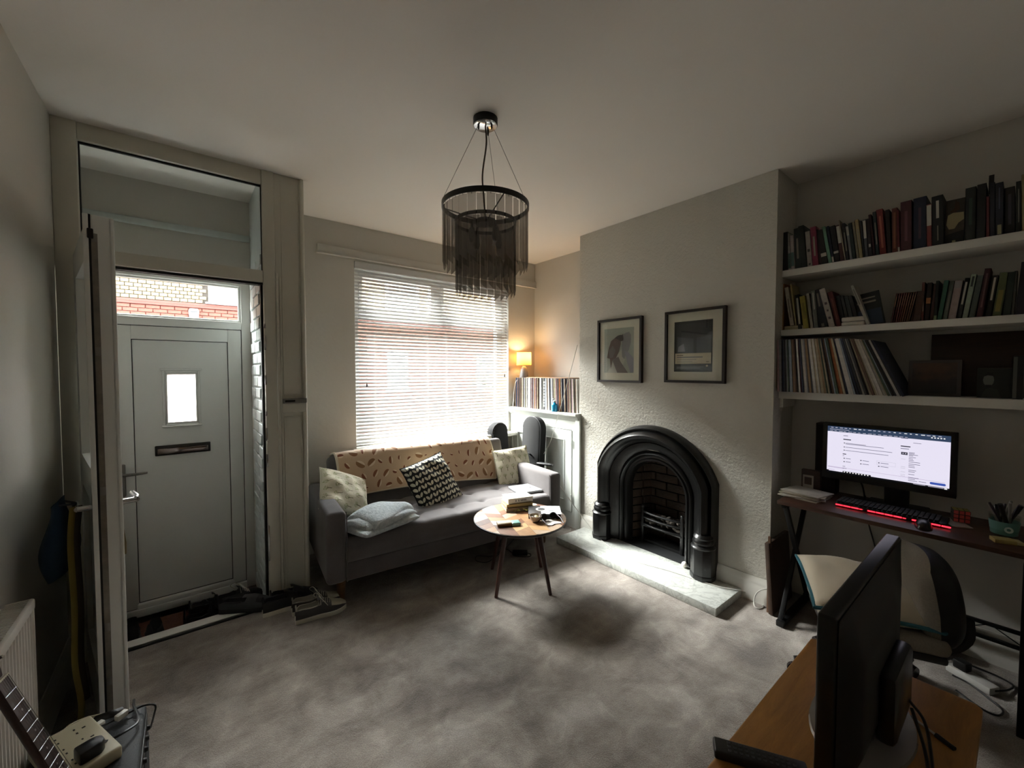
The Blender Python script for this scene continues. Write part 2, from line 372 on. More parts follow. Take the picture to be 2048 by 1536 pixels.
i0, i1 = ony(262, 680, DY).x, ony(455, 680, DY).x; iz1 = ony(350, 681, DY).z; iz0 = ony(350, 1187, DY).z
b = B(); b.box((sx0, DY - 0.015, sb), (i0, DY + 0.04, sz1), 0.003); b.box((i1, DY - 0.015, sb), (sx1, DY + 0.04, sz1), 0.003)
b.box((i0, DY - 0.015, iz1), (i1, DY + 0.04, sz1), 0.003); b.box((i0, DY - 0.015, sb), (i1, DY + 0.04, iz0 - 0.045), 0.003)
b.box((i0 - 0.01, DY - 0.022, iz0 - 0.045), (i1 + 0.01, DY + 0.04, iz0), 0.012, seg=3)
part('sash', b, m_upvc, dr)
b = B(); quad_frame(b, sx0 - 0.004, sx1 + 0.004, sb - 0.006, sz1 + 0.004, 0.006, DY - 0.008, DY + 0.03, 0)
quad_frame(b, i0 - 0.001, i1 + 0.001, iz0 - 0.001, iz1 + 0.001, 0.005, DY - 0.006, DY + 0.03, 0); part('seal', b, m_gap, dr, 'dark seal lines round sash and panel')
w0, w1 = ony(334, 749, DY), ony(393, 841, DY)
b = B(); hole_wall(b, lambda a, z, d: (a, d, z), i0, i1, iz0, iz1, [(w0.x, w1.x, w1.z, w0.z)], DY - 0.003, DY + 0.03); part('door_panel', b, m_upvc, dr)
b = B(); m0 = 0.026
quad_frame(b, w0.x - m0, w1.x + m0, w1.z - m0, w0.z + m0, 0.014, DY - 0.010, DY, 0.004); quad_frame(b, w0.x - 0.008, w1.x + 0.008, w1.z - 0.008, w0.z + 0.008, 0.009, DY - 0.014, DY, 0.003)
b.box((w0.x - m0 - 0.006, DY - 0.02, w1.z - m0 - 0.008), (w1.x + m0 + 0.006, DY, w1.z - m0 + 0.004), 0.004); b.box((w0.x - m0 - 0.01, DY - 0.014, w0.z + m0), (w1.x + m0 + 0.01, DY, w0.z + m0 + 0.016), 0.004)
part('window_surround', b, m_upvc, dr)
q = NT('frosted_glass'); q.n.remove(q.b); tl = q.node('ShaderNodeBsdfTranslucent'); tl.inputs[0].default_value = (0.9, 0.86, 0.85, 1); q.t.links.new(tl.outputs[0], q.out.inputs[0])
b = B(); b.box((w0.x - 0.001, DY + 0.008, w1.z - 0.001), (w1.x + 0.001, DY + 0.012, w0.z + 0.001)); part('frosted_pane', b, q.m, dr, 'small frosted pane in the door panel')
l0, l1 = ony(310, 902, DY), ony(421, 891, DY)
b = B(); b.box((l0.x, DY - 0.014, l1.z - 0.038), (l1.x, DY, l1.z + 0.03), 0.005); part('letter_frame', b, m_black, dr)
b = B(); b.box((l0.x + 0.012, DY - 0.022, l1.z - 0.029), (l1.x - 0.012, DY - 0.008, l1.z + 0.012), 0.006, rot=Matrix.Rotation(R(6), 3, 'X')); part('letter_flap', b, mat('dark_chrome', '#8a7f7c', 0.12, 1.0), dr, 'polished letter flap')
hp = ony(245, 962, DY)
b = B(); b.box((hp.x - 0.018, DY - 0.03, hp.z - 0.10), (hp.x + 0.018, DY - 0.014, hp.z + 0.11), 0.014, seg=3); part('handle_plate', b, m_steel, dr)
b = B(); b.cyl((hp.x, DY - 0.03, hp.z + 0.045), (hp.x, DY - 0.06, hp.z + 0.045), 0.011); b.tube([(hp.x, DY - 0.058, hp.z + 0.045), (hp.x + 0.06, DY - 0.066, hp.z + 0.045), (hp.x + 0.125, DY - 0.062, hp.z + 0.047)], [0.011, 0.009, 0.006], 10); part('lever', b, m_steel, dr)
b = B(); b.cyl((hp.x, DY - 0.034, hp.z - 0.055), (hp.x, DY - 0.028, hp.z - 0.055), 0.009); part('keyhole', b, m_chrome, dr)

# ---- inner door, folded back towards the room (door_2)
hng, edg = Vector((-0.412, 2.845, 0)), Vector((-0.258, 2.055, 0))
ax = (edg - hng); LW = ax.length; ax.normalize(); nr = Vector((ax.y, -ax.x, 0)); nr = nr if nr.x > 0 else -nr   # nr: face towards the doorway
Mx = Matrix(((ax.x, nr.x, 0, hng.x), (ax.y, nr.y, 0, hng.y), (0, 0, 1, 0), (0, 0, 0, 1)))
d2 = tag(thing('door_2', 'white inner door standing open, seen edge-on', None, (edg.x, edg.y, 0)), kind='structure')
b = B(Mx); hole_wall(b, lambda a, z, d: (a, d, z), 0, LW, 0.012, 1.995, [(0.11, LW - 0.11, 0.22, 0.92), (0.11, LW - 0.11, 1.06, 1.87)], 0.0, 0.056); part('leaf', b, m_upvc, d2)
b = B(Mx); b.box((LW - 0.008, 0.050, 0.012), (LW + 0.0, 0.066, 1.995), 0.003); b.box((LW - 0.03, 0.056, 0.012), (LW - 0.012, 0.062, 1.995), 0.002); b.box((LW - 0.004, -0.014, 0.012), (LW + 0.004, 0.0, 1.995), 0.002); part('edge_bead', b, m_upvc, d2)
b = B(Mx); b.box((0.11, 0.02, 0.22), (LW - 0.11, 0.032, 0.92)); part('lower_panel', b, m_upvc, d2)
b = B(Mx); b.box((0.11, 0.022, 1.06), (LW - 0.11, 0.028, 1.87)); part('upper_pane', b, m_glass, d2)
b = B(Mx); b.box((LW, 0.006, 0.10), (LW + 0.002, 0.022, 1.93)); part('lock_strip', b, mat('lock_strip_metal', '#8f897f', 0.4, 0.8, var=0.3, vs=30), d2, 'dull metal lock strip in the door edge')
b = B(Mx); b.box((LW - 0.002, 0.0, 0.012), (LW + 0.0015, 0.006, 1.995)); part('edge_seal', b, m_gap, d2)
for z in (0.12, 0.30, 0.5, 1.0, 1.5, 1.90): b = B(Mx); b.box((LW, 0.007, z), (LW + 0.004, 0.020, z + 0.03), 0.001); part('lock_bolt', b, m_steel, d2)
b = B(Mx); b.box((LW, -0.004, 1.91), (LW + 0.010, 0.012, 1.945), 0.003); part('lock_hook', b, m_black, d2)
hz = 0.955
b = B(Mx); b.box((LW - 0.055, 0.056, hz - 0.13), (LW - 0.022, 0.068, hz + 0.09), 0.005); part('handle_plate', b, m_chrome, d2)
b = B(Mx); b.cyl((LW - 0.038, 0.066, hz), (LW - 0.038, 0.108, hz), 0.010); b.tube([(LW - 0.038, 0.105, hz), (LW - 0.07, 0.112, hz + 0.002), (LW - 0.15, 0.108, hz + 0.004)], [0.012, 0.011, 0.009], 10); part('lever', b, m_chrome, d2)
b = B(Mx); b.box((LW - 0.055, -0.012, hz - 0.13), (LW - 0.022, 0.0, hz + 0.09), 0.005); b.cyl((LW - 0.038, -0.01, hz), (LW - 0.038, -0.05, hz), 0.010); b.tube([(LW - 0.038, -0.048, hz), (LW - 0.15, -0.05, hz)], 0.010, 10); part('rear_lever', b, m_chrome, d2)
b = B(Mx); b.tube([(LW - 0.038, 0.066, hz - 0.10), (LW - 0.036, 0.072, hz - 0.16), (LW - 0.037, 0.071, hz - 0.20)], 0.004, 6); part('key_fob', b, mat('dull_brass', '#6b5d3a', 0.5, 0.6), d2)

# ---- skirting boards
def skirting(name, label, p0, p1, nrm, h=0.155, t=0.022, z0=0.0):
    p0, p1, nrm = Vector((*p0, 0)), Vector((*p1, 0)), Vector((*nrm, 0))
    prof = [(0, 0), (t, 0), (t, h * 0.66), (t * 0.8, h * 0.70), (t * 0.8, h * 0.76), (t * 0.62, h * 0.86), (t * 0.3, h * 0.95), (t * 0.22, h), (0, h)]
    b = B(); d = p1 - p0; b.prism(prof, lambda a, z, s: p0 + nrm * a + d * s + Vector((0, 0, z0 + z)), 0, 1)
    struct(name, b, m_white, label)
skirting('baseboard_chimney', 'white moulded skirting beside the fireplace, at the desk end', (XC, CY0 - 0.022), (XC, 1.27), (-1, 0))
skirting('baseboard_hearth', 'white moulded skirting between fireplace and alcove cupboard', (XC, 2.24), (XC, CY1 - 0.005), (-1, 0))
skirting('baseboard_alcove', 'shadowed white skirting under the desk', (XA, YB), (XA, CY0 - 0.003), (-1, 0))
skirting('baseboard_left', 'shadowed white skirting behind the inner door', (XL, YB), (XL, SY - 0.02), (1, 0))
skirting('baseboard_return', 'white skirting at the desk side of the chimney breast', (XC - 0.022, CY0), (XA - 0.022, CY0), (0, -1))
skirting('baseboard_front', 'white skirting behind the sofa', (0.60, FW), (2.74, FW), (0, -1))
# pelmet rail over the window
b = B(); b.box((ony(632.5, 500, FW).x, FW - 0.03, 2.372), (XA, FW, 2.437), 0.005); b.box((ony(632.5, 500, FW).x - 0.004, FW - 0.036, 2.366), (XA, FW, 2.376), 0.003)
struct('trim_3', b, m_wall, 'painted batten running above the window')

# ---- window (window_1)
wy = FW + 0.15
wn = tag(thing('window_1', 'white framed window with two toplights behind the blind', None, (1.9, wy, WZ0)), kind='structure')
b = B(); tz, mx = 1.93, 1.93
quad_frame(b, WX0, WX1, WZ0, WZ1, 0.07, wy - 0.03, wy + 0.03); b.box((WX0 + 0.07, wy - 0.035, tz - 0.04), (WX1 - 0.07, wy + 0.03, tz + 0.03), 0.005); b.box((mx - 0.04, wy - 0.03, tz + 0.03), (mx + 0.04, wy + 0.03, WZ1 - 0.07), 0.005)
part('window_frame', b, m_upvc, wn)
for x0, x1 in ((WX0 + 0.07, mx - 0.04), (mx + 0.04, WX1 - 0.07)):
    b = B(); quad_frame(b, x0 + 0.002, x1 - 0.002, tz + 0.032, WZ1 - 0.072, 0.03, wy - 0.045, wy + 0.02); s_ = part('toplight_sash', b, m_upvc, wn)
    b = B(); b.box((x0 + 0.03, wy - 0.004, tz + 0.06), (x1 - 0.03, wy + 0.002, WZ1 - 0.10)); part('pane', b, m_glass, s_)
b = B(); b.box((WX0 + 0.06, wy - 0.004, WZ0 + 0.06), (WX1 - 0.06, wy + 0.002, tz - 0.035)); part('pane', b, m_glass, wn)
b = B(); b.box((WX0 - 0.03, FW - 0.13, WZ0 - 0.035), (WX1 + 0.03, wy - 0.03, WZ0), 0.008); part('window_sill', b, m_white, wn)
# ------------------------------------------------------------------ the street outside
m_red = mat('red_brick', '#6b3528', 0.85, var=0.35, vs=9, bump=0.3, bs=80)
m_yel = mat('buff_brick', '#74654a', 0.85, var=0.3, vs=9, bump=0.3, bs=80)
m_mort = mat('dark_mortar', '#2c251e', 0.9, var=0.2, vs=20)
m_mortr = mat('red_mortar', '#4a2a20', 0.9, var=0.2, vs=20)
FY = 11.0
def brickwall(name, c1, c2, mortar, sc=1.0):
    q = NT(name); n = q.node('ShaderNodeTexBrick'); x, y, z = q.sep(q.co())
    q.put(n.inputs['Vector'], q.comb(x, z, 0.0)); q.put(n.inputs['Color1'], lin(c1)); q.put(n.inputs['Color2'], lin(c2)); q.put(n.inputs['Mortar'], lin(mortar))
    n.inputs['Scale'].default_value = 1.0; n.inputs['Mortar Size'].default_value = 0.008; n.inputs['Brick Width'].default_value = 0.225; n.inputs['Row Height'].default_value = 0.075
    q.set(Base_Color=n.outputs[0], Roughness=0.85); return q.m
m_redw = brickwall('red_brick_courses', '#6b3528', '#5a2c21', '#43291f'); m_yelw = brickwall('buff_brick_courses', '#74654a', '#665840', '#2c251e')
m_road = mat('asphalt', '#1c1c1d', 0.9, var=0.2, vs=6, bump=0.3, bs=120)
b = B(); b.box((-40, FW + 0.26, -0.60), (60, 40, -0.45)); tag(single('street_ground', b, m_road, 'grey road surface outside the window', 'road'), kind='structure')
hs = thing('terraced_house', 'red and buff brick terraced house facing the front door', 'building', (0, FY, -0.45))
WIN = [(0.40, 1.45, 2.895, 4.2), (4.35, 4.95, 0.9, 1.95), (4.3, 5.3, 2.895, 4.2), (-2.4, -1.9, 2.895, 4.2), (7.3, 8.4, 0.8, 2.0), (-2.2, -1.1, 0.5, 1.9), (8.0, 9.0, 2.895, 4.2)]
b = B(); hole_wall(b, lambda a, z, d: (a, d, z), -9, 16, -0.45, 2.87, [h for h in WIN if h[3] < 2.8], FY + 0.03, FY + 0.3); part('lower_wall', b, m_redw, hs)
b = B(); hole_wall(b, lambda a, z, d: (a, d, z), -9, 16, 2.87, 5.3, [h for h in WIN if h[3] > 2.8], FY + 0.03, FY + 0.3); part('upper_wall', b, m_yelw, hs)
for x0, x1, z0, z1 in WIN:
    b = B(); quad_frame(b, x0, x1, z0, z1, 0.09, FY - 0.02, FY + 0.08); b.box((x0 - 0.05, FY - 0.06, z0 - 0.03), (x1 + 0.05, FY + 0.05, z0 + 0.01), 0.01); f_ = part('window', b, mat('weathered_white_frame', '#8e8e8b', 0.5), hs)
    b = B(); b.box((x0 + 0.08, FY + 0.02, z0 + 0.08), (x1 - 0.08, FY + 0.03, z1 - 0.08)); part('pane', b, mat('net_curtain_pane', '#5f6361', 0.25, var=0.6, vs=14), f_)
b = B(); b.box((-9, FY - 0.045, 2.76), (16, FY + 0.03, 2.80), 0.01); b.box((-9, FY - 0.02, 2.80), (16, FY + 0.03, 2.86), 0.008); part('string_course', b, mat('red_terracotta', '#5e2a20', 0.8, var=0.2, vs=5), hs)
b = B(); b.box((-9.2, FY - 0.25, 5.3), (16.2, FY + 2.5, 5.45)); b.prism([(-0.3, 5.42), (3.5, 7.6), (3.5, 5.42)], lambda a, z, d: (d, FY + a, z), -9.2, 16.2); part('roof', b, mat('slate', '#44474d', 0.7, var=0.2, vs=4), hs)
by = B(); by.box((-0.059, -0.02, -0.0325), (0.059, 0.02, 0.0325), 0.006, seg=1); byel = by.mesh('brick', m_yel)
br = B(); br.box((-0.107, -0.02, -0.0325), (0.107, 0.02, 0.0325), 0.006, seg=1); bred = br.mesh('brick', m_red)
b = B(); b.box((-1.5, FY + 0.005, 2.86), (0.39, FY + 0.03, 3.56)); part('mortar_bed', b, m_mort, hs, 'dark mortar between the buff bricks')
b = B(); b.box((-1.5, FY + 0.005, 2.2), (1.5, FY + 0.03, 2.76)); part('mortar_bed', b, m_mortr, hs, 'reddish mortar between the red bricks')
for r_ in range(9):
    for c_ in range(15):
        x = -1.42 + c_ * 0.128 + (0.064 if r_ % 2 else 0)
        if x < 0.34: place('brick', byel, hs, (x, FY + rnd.uniform(-0.004, 0.004), 2.905 + r_ * 0.075))
for r_ in range(5):
    for c_ in range(13):
        x = -1.4 + c_ * 0.225 + (0.112 if r_ % 2 else 0); place('brick', bred, hs, (x, FY + rnd.uniform(-0.004, 0.004), 2.42 + r_ * 0.075))
b = B(); b.prism([(-0.075, -0.13), (0.075, -0.13), (0.09, 0.10), (0.06, 0.14), (-0.06, 0.14), (-0.09, 0.10)], lambda a, z, d: (0.15 + a, FY + d, 2.60 + z), -0.09, -0.02, bev=0.01); ab = part('alarm_box', b, mat('alarm_white', '#84867f', 0.5), hs, 'white burglar alarm box')
b = B(); b.box((0.09, FY - 0.094, 2.66), (0.21, FY - 0.089, 2.685)); b.box((0.09, FY - 0.094, 2.62), (0.21, FY - 0.089, 2.632)); part('alarm_grille', b, m_black, ab)
m_leaf = mat('hedge_leaf', '#39522a', 0.8, var=0.4, vs=30)
def hedge(x, y, w_, h_, label):
    b = B(); r2 = random.Random(int(x * 10))
    for _ in range(420):
        p = Vector((x + r2.uniform(-w_, w_), y + r2.uniform(-0.3, 0.3), -0.45 + r2.uniform(0.1, h_))); s_ = r2.uniform(0.05, 0.11)
        a, c = Vector((r2.uniform(-1, 1), r2.uniform(-1, 1), r2.uniform(-1, 1))).normalized() * s_, Vector((r2.uniform(-1, 1), r2.uniform(-1, 1), r2.uniform(-1, 1))).normalized() * s_ * 0.6
        b._add([p - a, p + c, p + a, p - c], [(0, 1, 2, 3)])
    t = thing('street_shrub', label, 'shrub', (x, y, -0.45)); part('foliage', b, m_leaf, t, kind='stuff')
    b = B(); b.cyl((x, y, -0.45), (x, y, -0.45 + h_ * 0.6), 0.05, 0.03, 8); part('stem', b, mat('bark', '#3d3128', 0.9), t)
hedge(7.6, 9.2, 1.5, 2.1, 'green garden hedge across the road, seen through the blind')
hedge(10.0, 9.9, 0.6, 4.2, 'tall leafy street shrub behind the upper blind slats')
b = B(); b.box((1.5, 8.6, -0.45), (12, 8.8, 0.35), 0.01); b.box((1.45, 8.55, 0.35), (12.05, 8.85, 0.42), 0.01, mi=1); single('garden_wall', b, [m_redw, mat('grey_coping', '#4a4a48', 0.8)], 'low red brick garden wall across the road', 'wall')
# ------------------------------------------------------------------ venetian blind
m_slat = mat('white_blind_slat', '#cccccb', 0.45)
m_cord = mat('white_cord', '#d9d7d0', 0.7)
bl = thing('venetian_blind', 'white slatted blind hanging in front of the window', 'blind', (1.915, FW + 0.02, 2.35))
BX0, BX1, by_ = WX0 + 0.004, WX1 - 0.004, FW + 0.022
b = B(); b.box((BX0, by_ - 0.03, 2.297), (BX1, by_ + 0.02, 2.35), 0.004); b.box((BX0, by_ - 0.034, 2.293), (BX1, by_ - 0.02, 2.303), 0.003); part('head_rail', b, m_slat, bl)
bs = B(); tl_ = R(44); prof = []
for i in range(7):
    t = (i / 6 - 0.5) * 0.0335; cam_ = 0.0022 * (1 - (2 * i / 6 - 1) ** 2); y, z = t * math.cos(tl_) - cam_ * math.sin(tl_), t * math.sin(tl_) + cam_ * math.cos(tl_); prof.append((y, z))
prof2 = prof + [(y + 0.0003, z - 0.0009) for y, z in prof[::-1]]
bs.prism(prof2, lambda a, z, d: (d, a, z), BX0 + 0.003, BX1 - 0.003); sl_me = bs.mesh('slat', m_slat, 50)
nsl = 49
for i in range(nsl): place('slat', sl_me, bl, (0, by_ + rnd.uniform(-0.0006, 0.0006), 2.275 - i * (2.275 - 0.835) / (nsl - 1)))
b = B(); b.box((BX0, by_ - 0.012, 0.800), (BX1, by_ + 0.012, 0.816), 0.004); part('bottom_rail', b, m_slat, bl)
for x in (BX0 + 0.17, 1.78, 1.98, BX1 - 0.17):
    for dy in (-0.0125, 0.0125):
        b = B(); b.tube([(x, by_ + dy, 2.30), (x, by_ + dy, 0.81)], 0.0011, 5); part('ladder_cord', b, m_cord, bl)
for x, zb in ((BX0 + 0.085, 1.33), (BX1 - 0.06, 1.40)):
    b = B(); b.tube([(x, by_ - 0.034, 2.30), (x, by_ - 0.036, zb)], 0.0012, 5); cd = part('pull_cord', b, m_cord, bl)
    b = B(); b.lathe([(0.002, 0.03), (0.006, 0.012), (0.008, 0.0), (0.004, -0.004)], (x, by_ - 0.036, zb - 0.02), 10); part('cord_weight', b, mat('dark_bead', '#2a2725', 0.5), cd)

# ------------------------------------------------------------------ fireplace
m_iron = mat('black_cast_iron', '#0d0d0d', 0.34, 0.0, var=0.2, vs=18, bump=0.12, bs=50, spec=0.6)
YC = 1.757
fp = thing('cast_iron_fireplace', 'black cast iron arched fireplace in the chimney breast', 'fireplace', (XC, YC, 0.05))
def arch(half, zs, rise, n=24, seg=8):
    """points from the left foot over the arch to the right foot, (y,z)"""
    Rr = (half * half + rise * rise) / (2 * rise); zc = zs + rise - Rr; a1 = math.asin(min(1, half / Rr)) if rise <= half else math.pi - math.asin(half / Rr)
    P = [(YC + half, 0.05 + (zs - 0.05) * i / seg) for i in range(seg)]
    P += [(YC + Rr * math.sin(a1 - 2 * a1 * i / n), zc + Rr * math.cos(a1 - 2 * a1 * i / n)) for i in range(n + 1)]
    return P + [(YC - half, zs - (zs - 0.05) * (i + 1) / seg) for i in range(seg)]
O, I = arch(0.497, 0.685, 0.345), arch(0.238, 0.50, 0.237)
pr = [(0.0, XC + 0.005), (0.0, 2.735), (0.04, 2.715), (0.065, 2.698), (0.085, 2.702), (0.095, 2.722), (0.12, 2.722), (0.14, 2.700), (0.17, 2.668), (0.24, 2.652), (0.31, 2.662), (0.36, 2.70), (0.39, 2.712), (0.42, 2.722), (0.44, 2.742), (0.46, 2.738), (0.60, 2.757), (0.70, 2.785), (0.72, 2.772), (0.77, 2.766), (0.81, 2.782), (0.83, 2.80), (0.88, 2.80), (0.90, 2.788), (0.95, 2.79), (0.985, 2.81), (1.0, 2.86)]
b = B(); b.grid(lambda u, v: (lambda a, c, k: Vector((k[1], a[0] + (c[0] - a[0]) * k[0], a[1] + (c[1] - a[1]) * k[0])))(O[round(u * (len(O) - 1))], I[round(u * (len(O) - 1))], pr[round(v * (len(pr) - 1))]), len(O) - 1, len(pr) - 1, uv=False)
part('arch_surround', b, m_iron, fp, ang=50)
for s_ in (1, -1):
    b = B(); yc, xc = YC + s_ * 0.430, 2.695
    oct8 = [(0.078 * math.cos(R(22.5 + 45 * i)) * 0.9, 0.078 * math.sin(R(22.5 + 45 * i))) for i in range(8)]
    b.prism(oct8, lambda a, c, d: (xc + a, yc + c, d), 0.05, 0.262, bev=0.005); b.prism([(a * 1.05, c * 1.05) for a, c in oct8], lambda a, c, d: (xc + a, yc + c, d), 0.05, 0.085, bev=0.004)
    part('plinth_block', b, m_iron, fp)
    b = B(); b.lathe([(0.0, 0.255), (0.075, 0.258), (0.078, 0.268), (0.07, 0.276), (0.06, 0.28), (0.066, 0.292), (0.068, 0.302), (0.062, 0.314), (0.06, 0.32), (0.064, 0.33), (0.058, 0.342), (0.05, 0.35), (0.0, 0.352)], (xc + 0.004, yc, 0), 20); part('ring_moulding', b, m_iron, fp)
# fire chamber of fire bricks
m_fb = mat('sooty_fire_brick', '#47372b', 0.9, var=0.85, vs=7, bump=0.5, bs=60)
m_soot = mat('soot', '#0f0d0c', 0.95)
ch = thing('fire_chamber', 'sooty brick fire chamber behind the arch', 'fire chamber', (2.9, YC, 0.05))
BXk = 3.06
b = B(); b.box((XC + 0.07, YC - 0.30, 0.05), (BXk + 0.03, YC - 0.285, 0.8)); b.box((XC + 0.07, YC + 0.285, 0.05), (BXk + 0.03, YC + 0.30, 0.8)); b.box((BXk + 0.02, YC - 0.3, 0.05), (BXk + 0.035, YC + 0.3, 0.8)); b.box((XC + 0.07, YC - 0.3, 0.79), (BXk + 0.03, YC + 0.3, 0.8)); part('soot_lining', b, m_soot, ch)
fb = B(); fb.box((-0.095, -0.012, -0.031), (0.095, 0.012, 0.031), 0.004, seg=1); fbm = fb.mesh('brick', m_fb)
for r_ in range(10):
    z = 0.09 + r_ * 0.068
    for c_ in (-1, 0, 1):
        place('brick', fbm, ch, (BXk, YC + c_ * 0.2 + (0.1 if r_ % 2 else 0) - 0.05, z), (0, 0, R(90)), (0.98 if c_ else 1, 1, 1))
    for s_ in (1, -1):
        for c_ in (0, 1): place('brick', fbm, ch, (2.90 + c_ * 0.16 - (0.02 if r_ % 2 else 0), YC + s_ * (0.255 - 0.055 * c_), z), (0, 0, R(-s_ * 19)), (0.82, 1, 1))
gr = thing('fire_grate', 'black basket grate inside the fireplace', 'grate', (2.93, YC, 0.055))
b = B(); b.box((2.90, YC - 0.20, 0.055), (3.04, YC + 0.20, 0.075)); part('ash_tray', b, m_iron, gr)
for z in (0.20, 0.255, 0.30): b = B(); b.tube([(3.0, YC + 0.19, z), (2.90, YC + 0.17, z), (2.87, YC, z), (2.90, YC - 0.17, z), (3.0, YC - 0.19, z)], 0.009, 6, smoothn=5); part('front_bar', b, m_iron, gr)
for y in (-0.17, 0.17):
    b = B(); b.box((2.888, YC + y - 0.012, 0.052), (2.912, YC + y + 0.012, 0.33), 0.004); b.ball((2.90, YC + y, 0.34), 0.015, 10); part('grate_post', b, m_iron, gr)
b = B(); b.box((2.88, YC - 0.17, 0.185), (3.04, YC + 0.17, 0.195)); part('grate_floor', b, m_iron, gr)
m_coal = mat('ash_grey_coal', '#5b544d', 0.95, var=0.4, vs=40, bump=0.5, bs=90)
for i in range(13):
    r2 = random.Random(i); rr = r2.uniform(0.024, 0.036); b = B(); b.ball((0, 0, 0), rr, 10, sq=(r2.uniform(.8, 1.1), r2.uniform(.8, 1.1), r2.uniform(.7, 1)))
    for vtx in b.bm.verts: vtx.co *= r2.uniform(0.86, 1.08)
    row, k_ = divmod(i, 7); y = YC + (k_ - 3 + 0.5 * row) * 0.046; x = 2.925 + r2.uniform(-0.01, 0.02) + 0.03 * row
    tag(place('coal', b.mesh('coal', m_coal), None, (x, y, 0.195 + rr + row * 0.038)), 'ashy lump of coal heaped in the fire grate', 'coal', 'coals in the grate')
# hearth
q = NT('white_veined_marble'); v = q.co(); n1 = q.noise(v, 5.5, 6.0, 0.65, 2.2); n2 = q.noise(v, 24, 4.0)
vein = q.ramp(n1, [(0.44, 1.0), (0.495, 0.45), (0.55, 1.0)]); sp = q.ramp(n2, [(0.30, 0.55), (0.42, 1.0)])
q.set(Base_Color=q.mix(0.55, q.mix(0.5, lin('#c2c5bf'), vein, 'MULTIPLY'), sp, 'MULTIPLY'), Roughness=0.28); m_marble = q.m
b = B(); b.box((2.402, 1.10, 0), (XC, 2.425, 0.05), 0.004); single('hearth_slab', b, m_marble, 'white marble hearth slab in front of the fireplace', 'hearth')
b = B(); b.box((XC + 0.0, FY0 + 0.0, 0.0), (XA - 0.02, FY1 - 0.0, 0.0515)); single('fireplace_base', b, mat('dark_grate_stone', '#17191a', 0.7, var=0.3, vs=30), 'dark stone base inside the fire opening', 'hearth')
bp = onz(1369, 1128, 0.075); b = B(); b.ball((bp.x, bp.y, 0.05 + 0.021), 0.021, 16); single('white_ball', b, mat('white_ball', '#dcd8cf', 0.4), 'small white ball on the marble hearth', 'ball')

# ------------------------------------------------------------------ alcove cupboard
cu = thing('alcove_cupboard', 'white painted built-in cupboard with panelled doors beside the fireplace', 'cupboard', (2.9, 3.0, 0))
CX = 2.75; m_cup = mat('white_cupboard_paint', '#cfd3cd', 0.42, var=0.04, vs=5)
b = B(); hole_wall(b, lambda a, z, d: (d, a, z), CY1 - 0.02, 3.486, 0, 1.0, [(2.575, 2.985, 0.14, 0.90), (3.02, 3.43, 0.14, 0.90)], CX, CX + 0.022); b.box((CX + 0.022, CY1 + 0.003, 0), (CX + 0.05, CY1 + 0.02, 1.0)); b.box((CX - 0.012, CY1 - 0.035, 0), (CX + 0.012, CY1 + 0.02, 1.0), 0.006); part('carcass', b, m_cup, cu)
b = B(); prf = [(0.0, 1.0), (-0.004, 0.985), (-0.018, 1.0), (-0.022, 1.012), (-0.03, 1.026), (-0.048, 1.034), (-0.05, 1.04), (-0.05, 1.056), (0.33, 1.056), (0.33, 1.0)]
b.prism(prf, lambda a, z, d: (CX + a, d, z), CY1 - 0.02, 3.486); b.prism([(a, z) for a, z in prf if a < 0.02] + [(0.02, 1.0)], lambda a, z, d: (CX + a, d, z), CY1 - 0.065, CY1 - 0.02) if False else None
part('top_board', b, m_cup, cu)
for y0, y1, kn in ((2.578, 2.982, 1), (3.023, 3.427, 0)):
    b = B(); hole_wall(b, lambda a, z, d: (d, a, z), y0, y1, 0.145, 0.895, [(y0 + 0.09, y1 - 0.07, 0.24, 0.80)], CX - 0.006, CX + 0.016); d_ = part('door', b, m_cup, cu)
    b = B(); b.box((CX + 0.006, y0 + 0.09, 0.24), (CX + 0.012, y1 - 0.07, 0.80)); part('door_panel', b, m_cup, d_)
    b = B(); quad = [(y0 + 0.085, y1 - 0.065, 0.235, 0.805)]
    for (a0, a1, z0, z1) in quad:
        b.box((CX - 0.012, a0, z0), (CX, a0 + 0.010, z1), 0.003); b.box((CX - 0.012, a1 - 0.010, z0), (CX, a1, z1), 0.003); b.box((CX - 0.012, a0, z1 - 0.010), (CX, a1, z1), 0.003); b.box((CX - 0.012, a0, z0), (CX, a1, z0 + 0.010), 0.003)
    part('panel_bead', b, m_cup, d_)
    for z in (0.27, 0.78):
        b = B(); b.cyl((CX - 0.012, y0 - 0.004, z - 0.035), (CX - 0.012, y0 - 0.004, z + 0.035), 0.006, n=8); part('hinge', b, m_cup, d_)
    b = B(); b.lathe([(0.0, 0), (0.008, 0.0), (0.008, 0.012), (0.014, 0.02), (0.012, 0.03), (0.0, 0.034)], (0, 0, 0), 12); b.bm.transform(T((CX - 0.006, y1 - 0.03, 0.56)) @ Matrix.Rotation(R(-90), 4, 'Y')); part('knob', b, m_cup, d_)

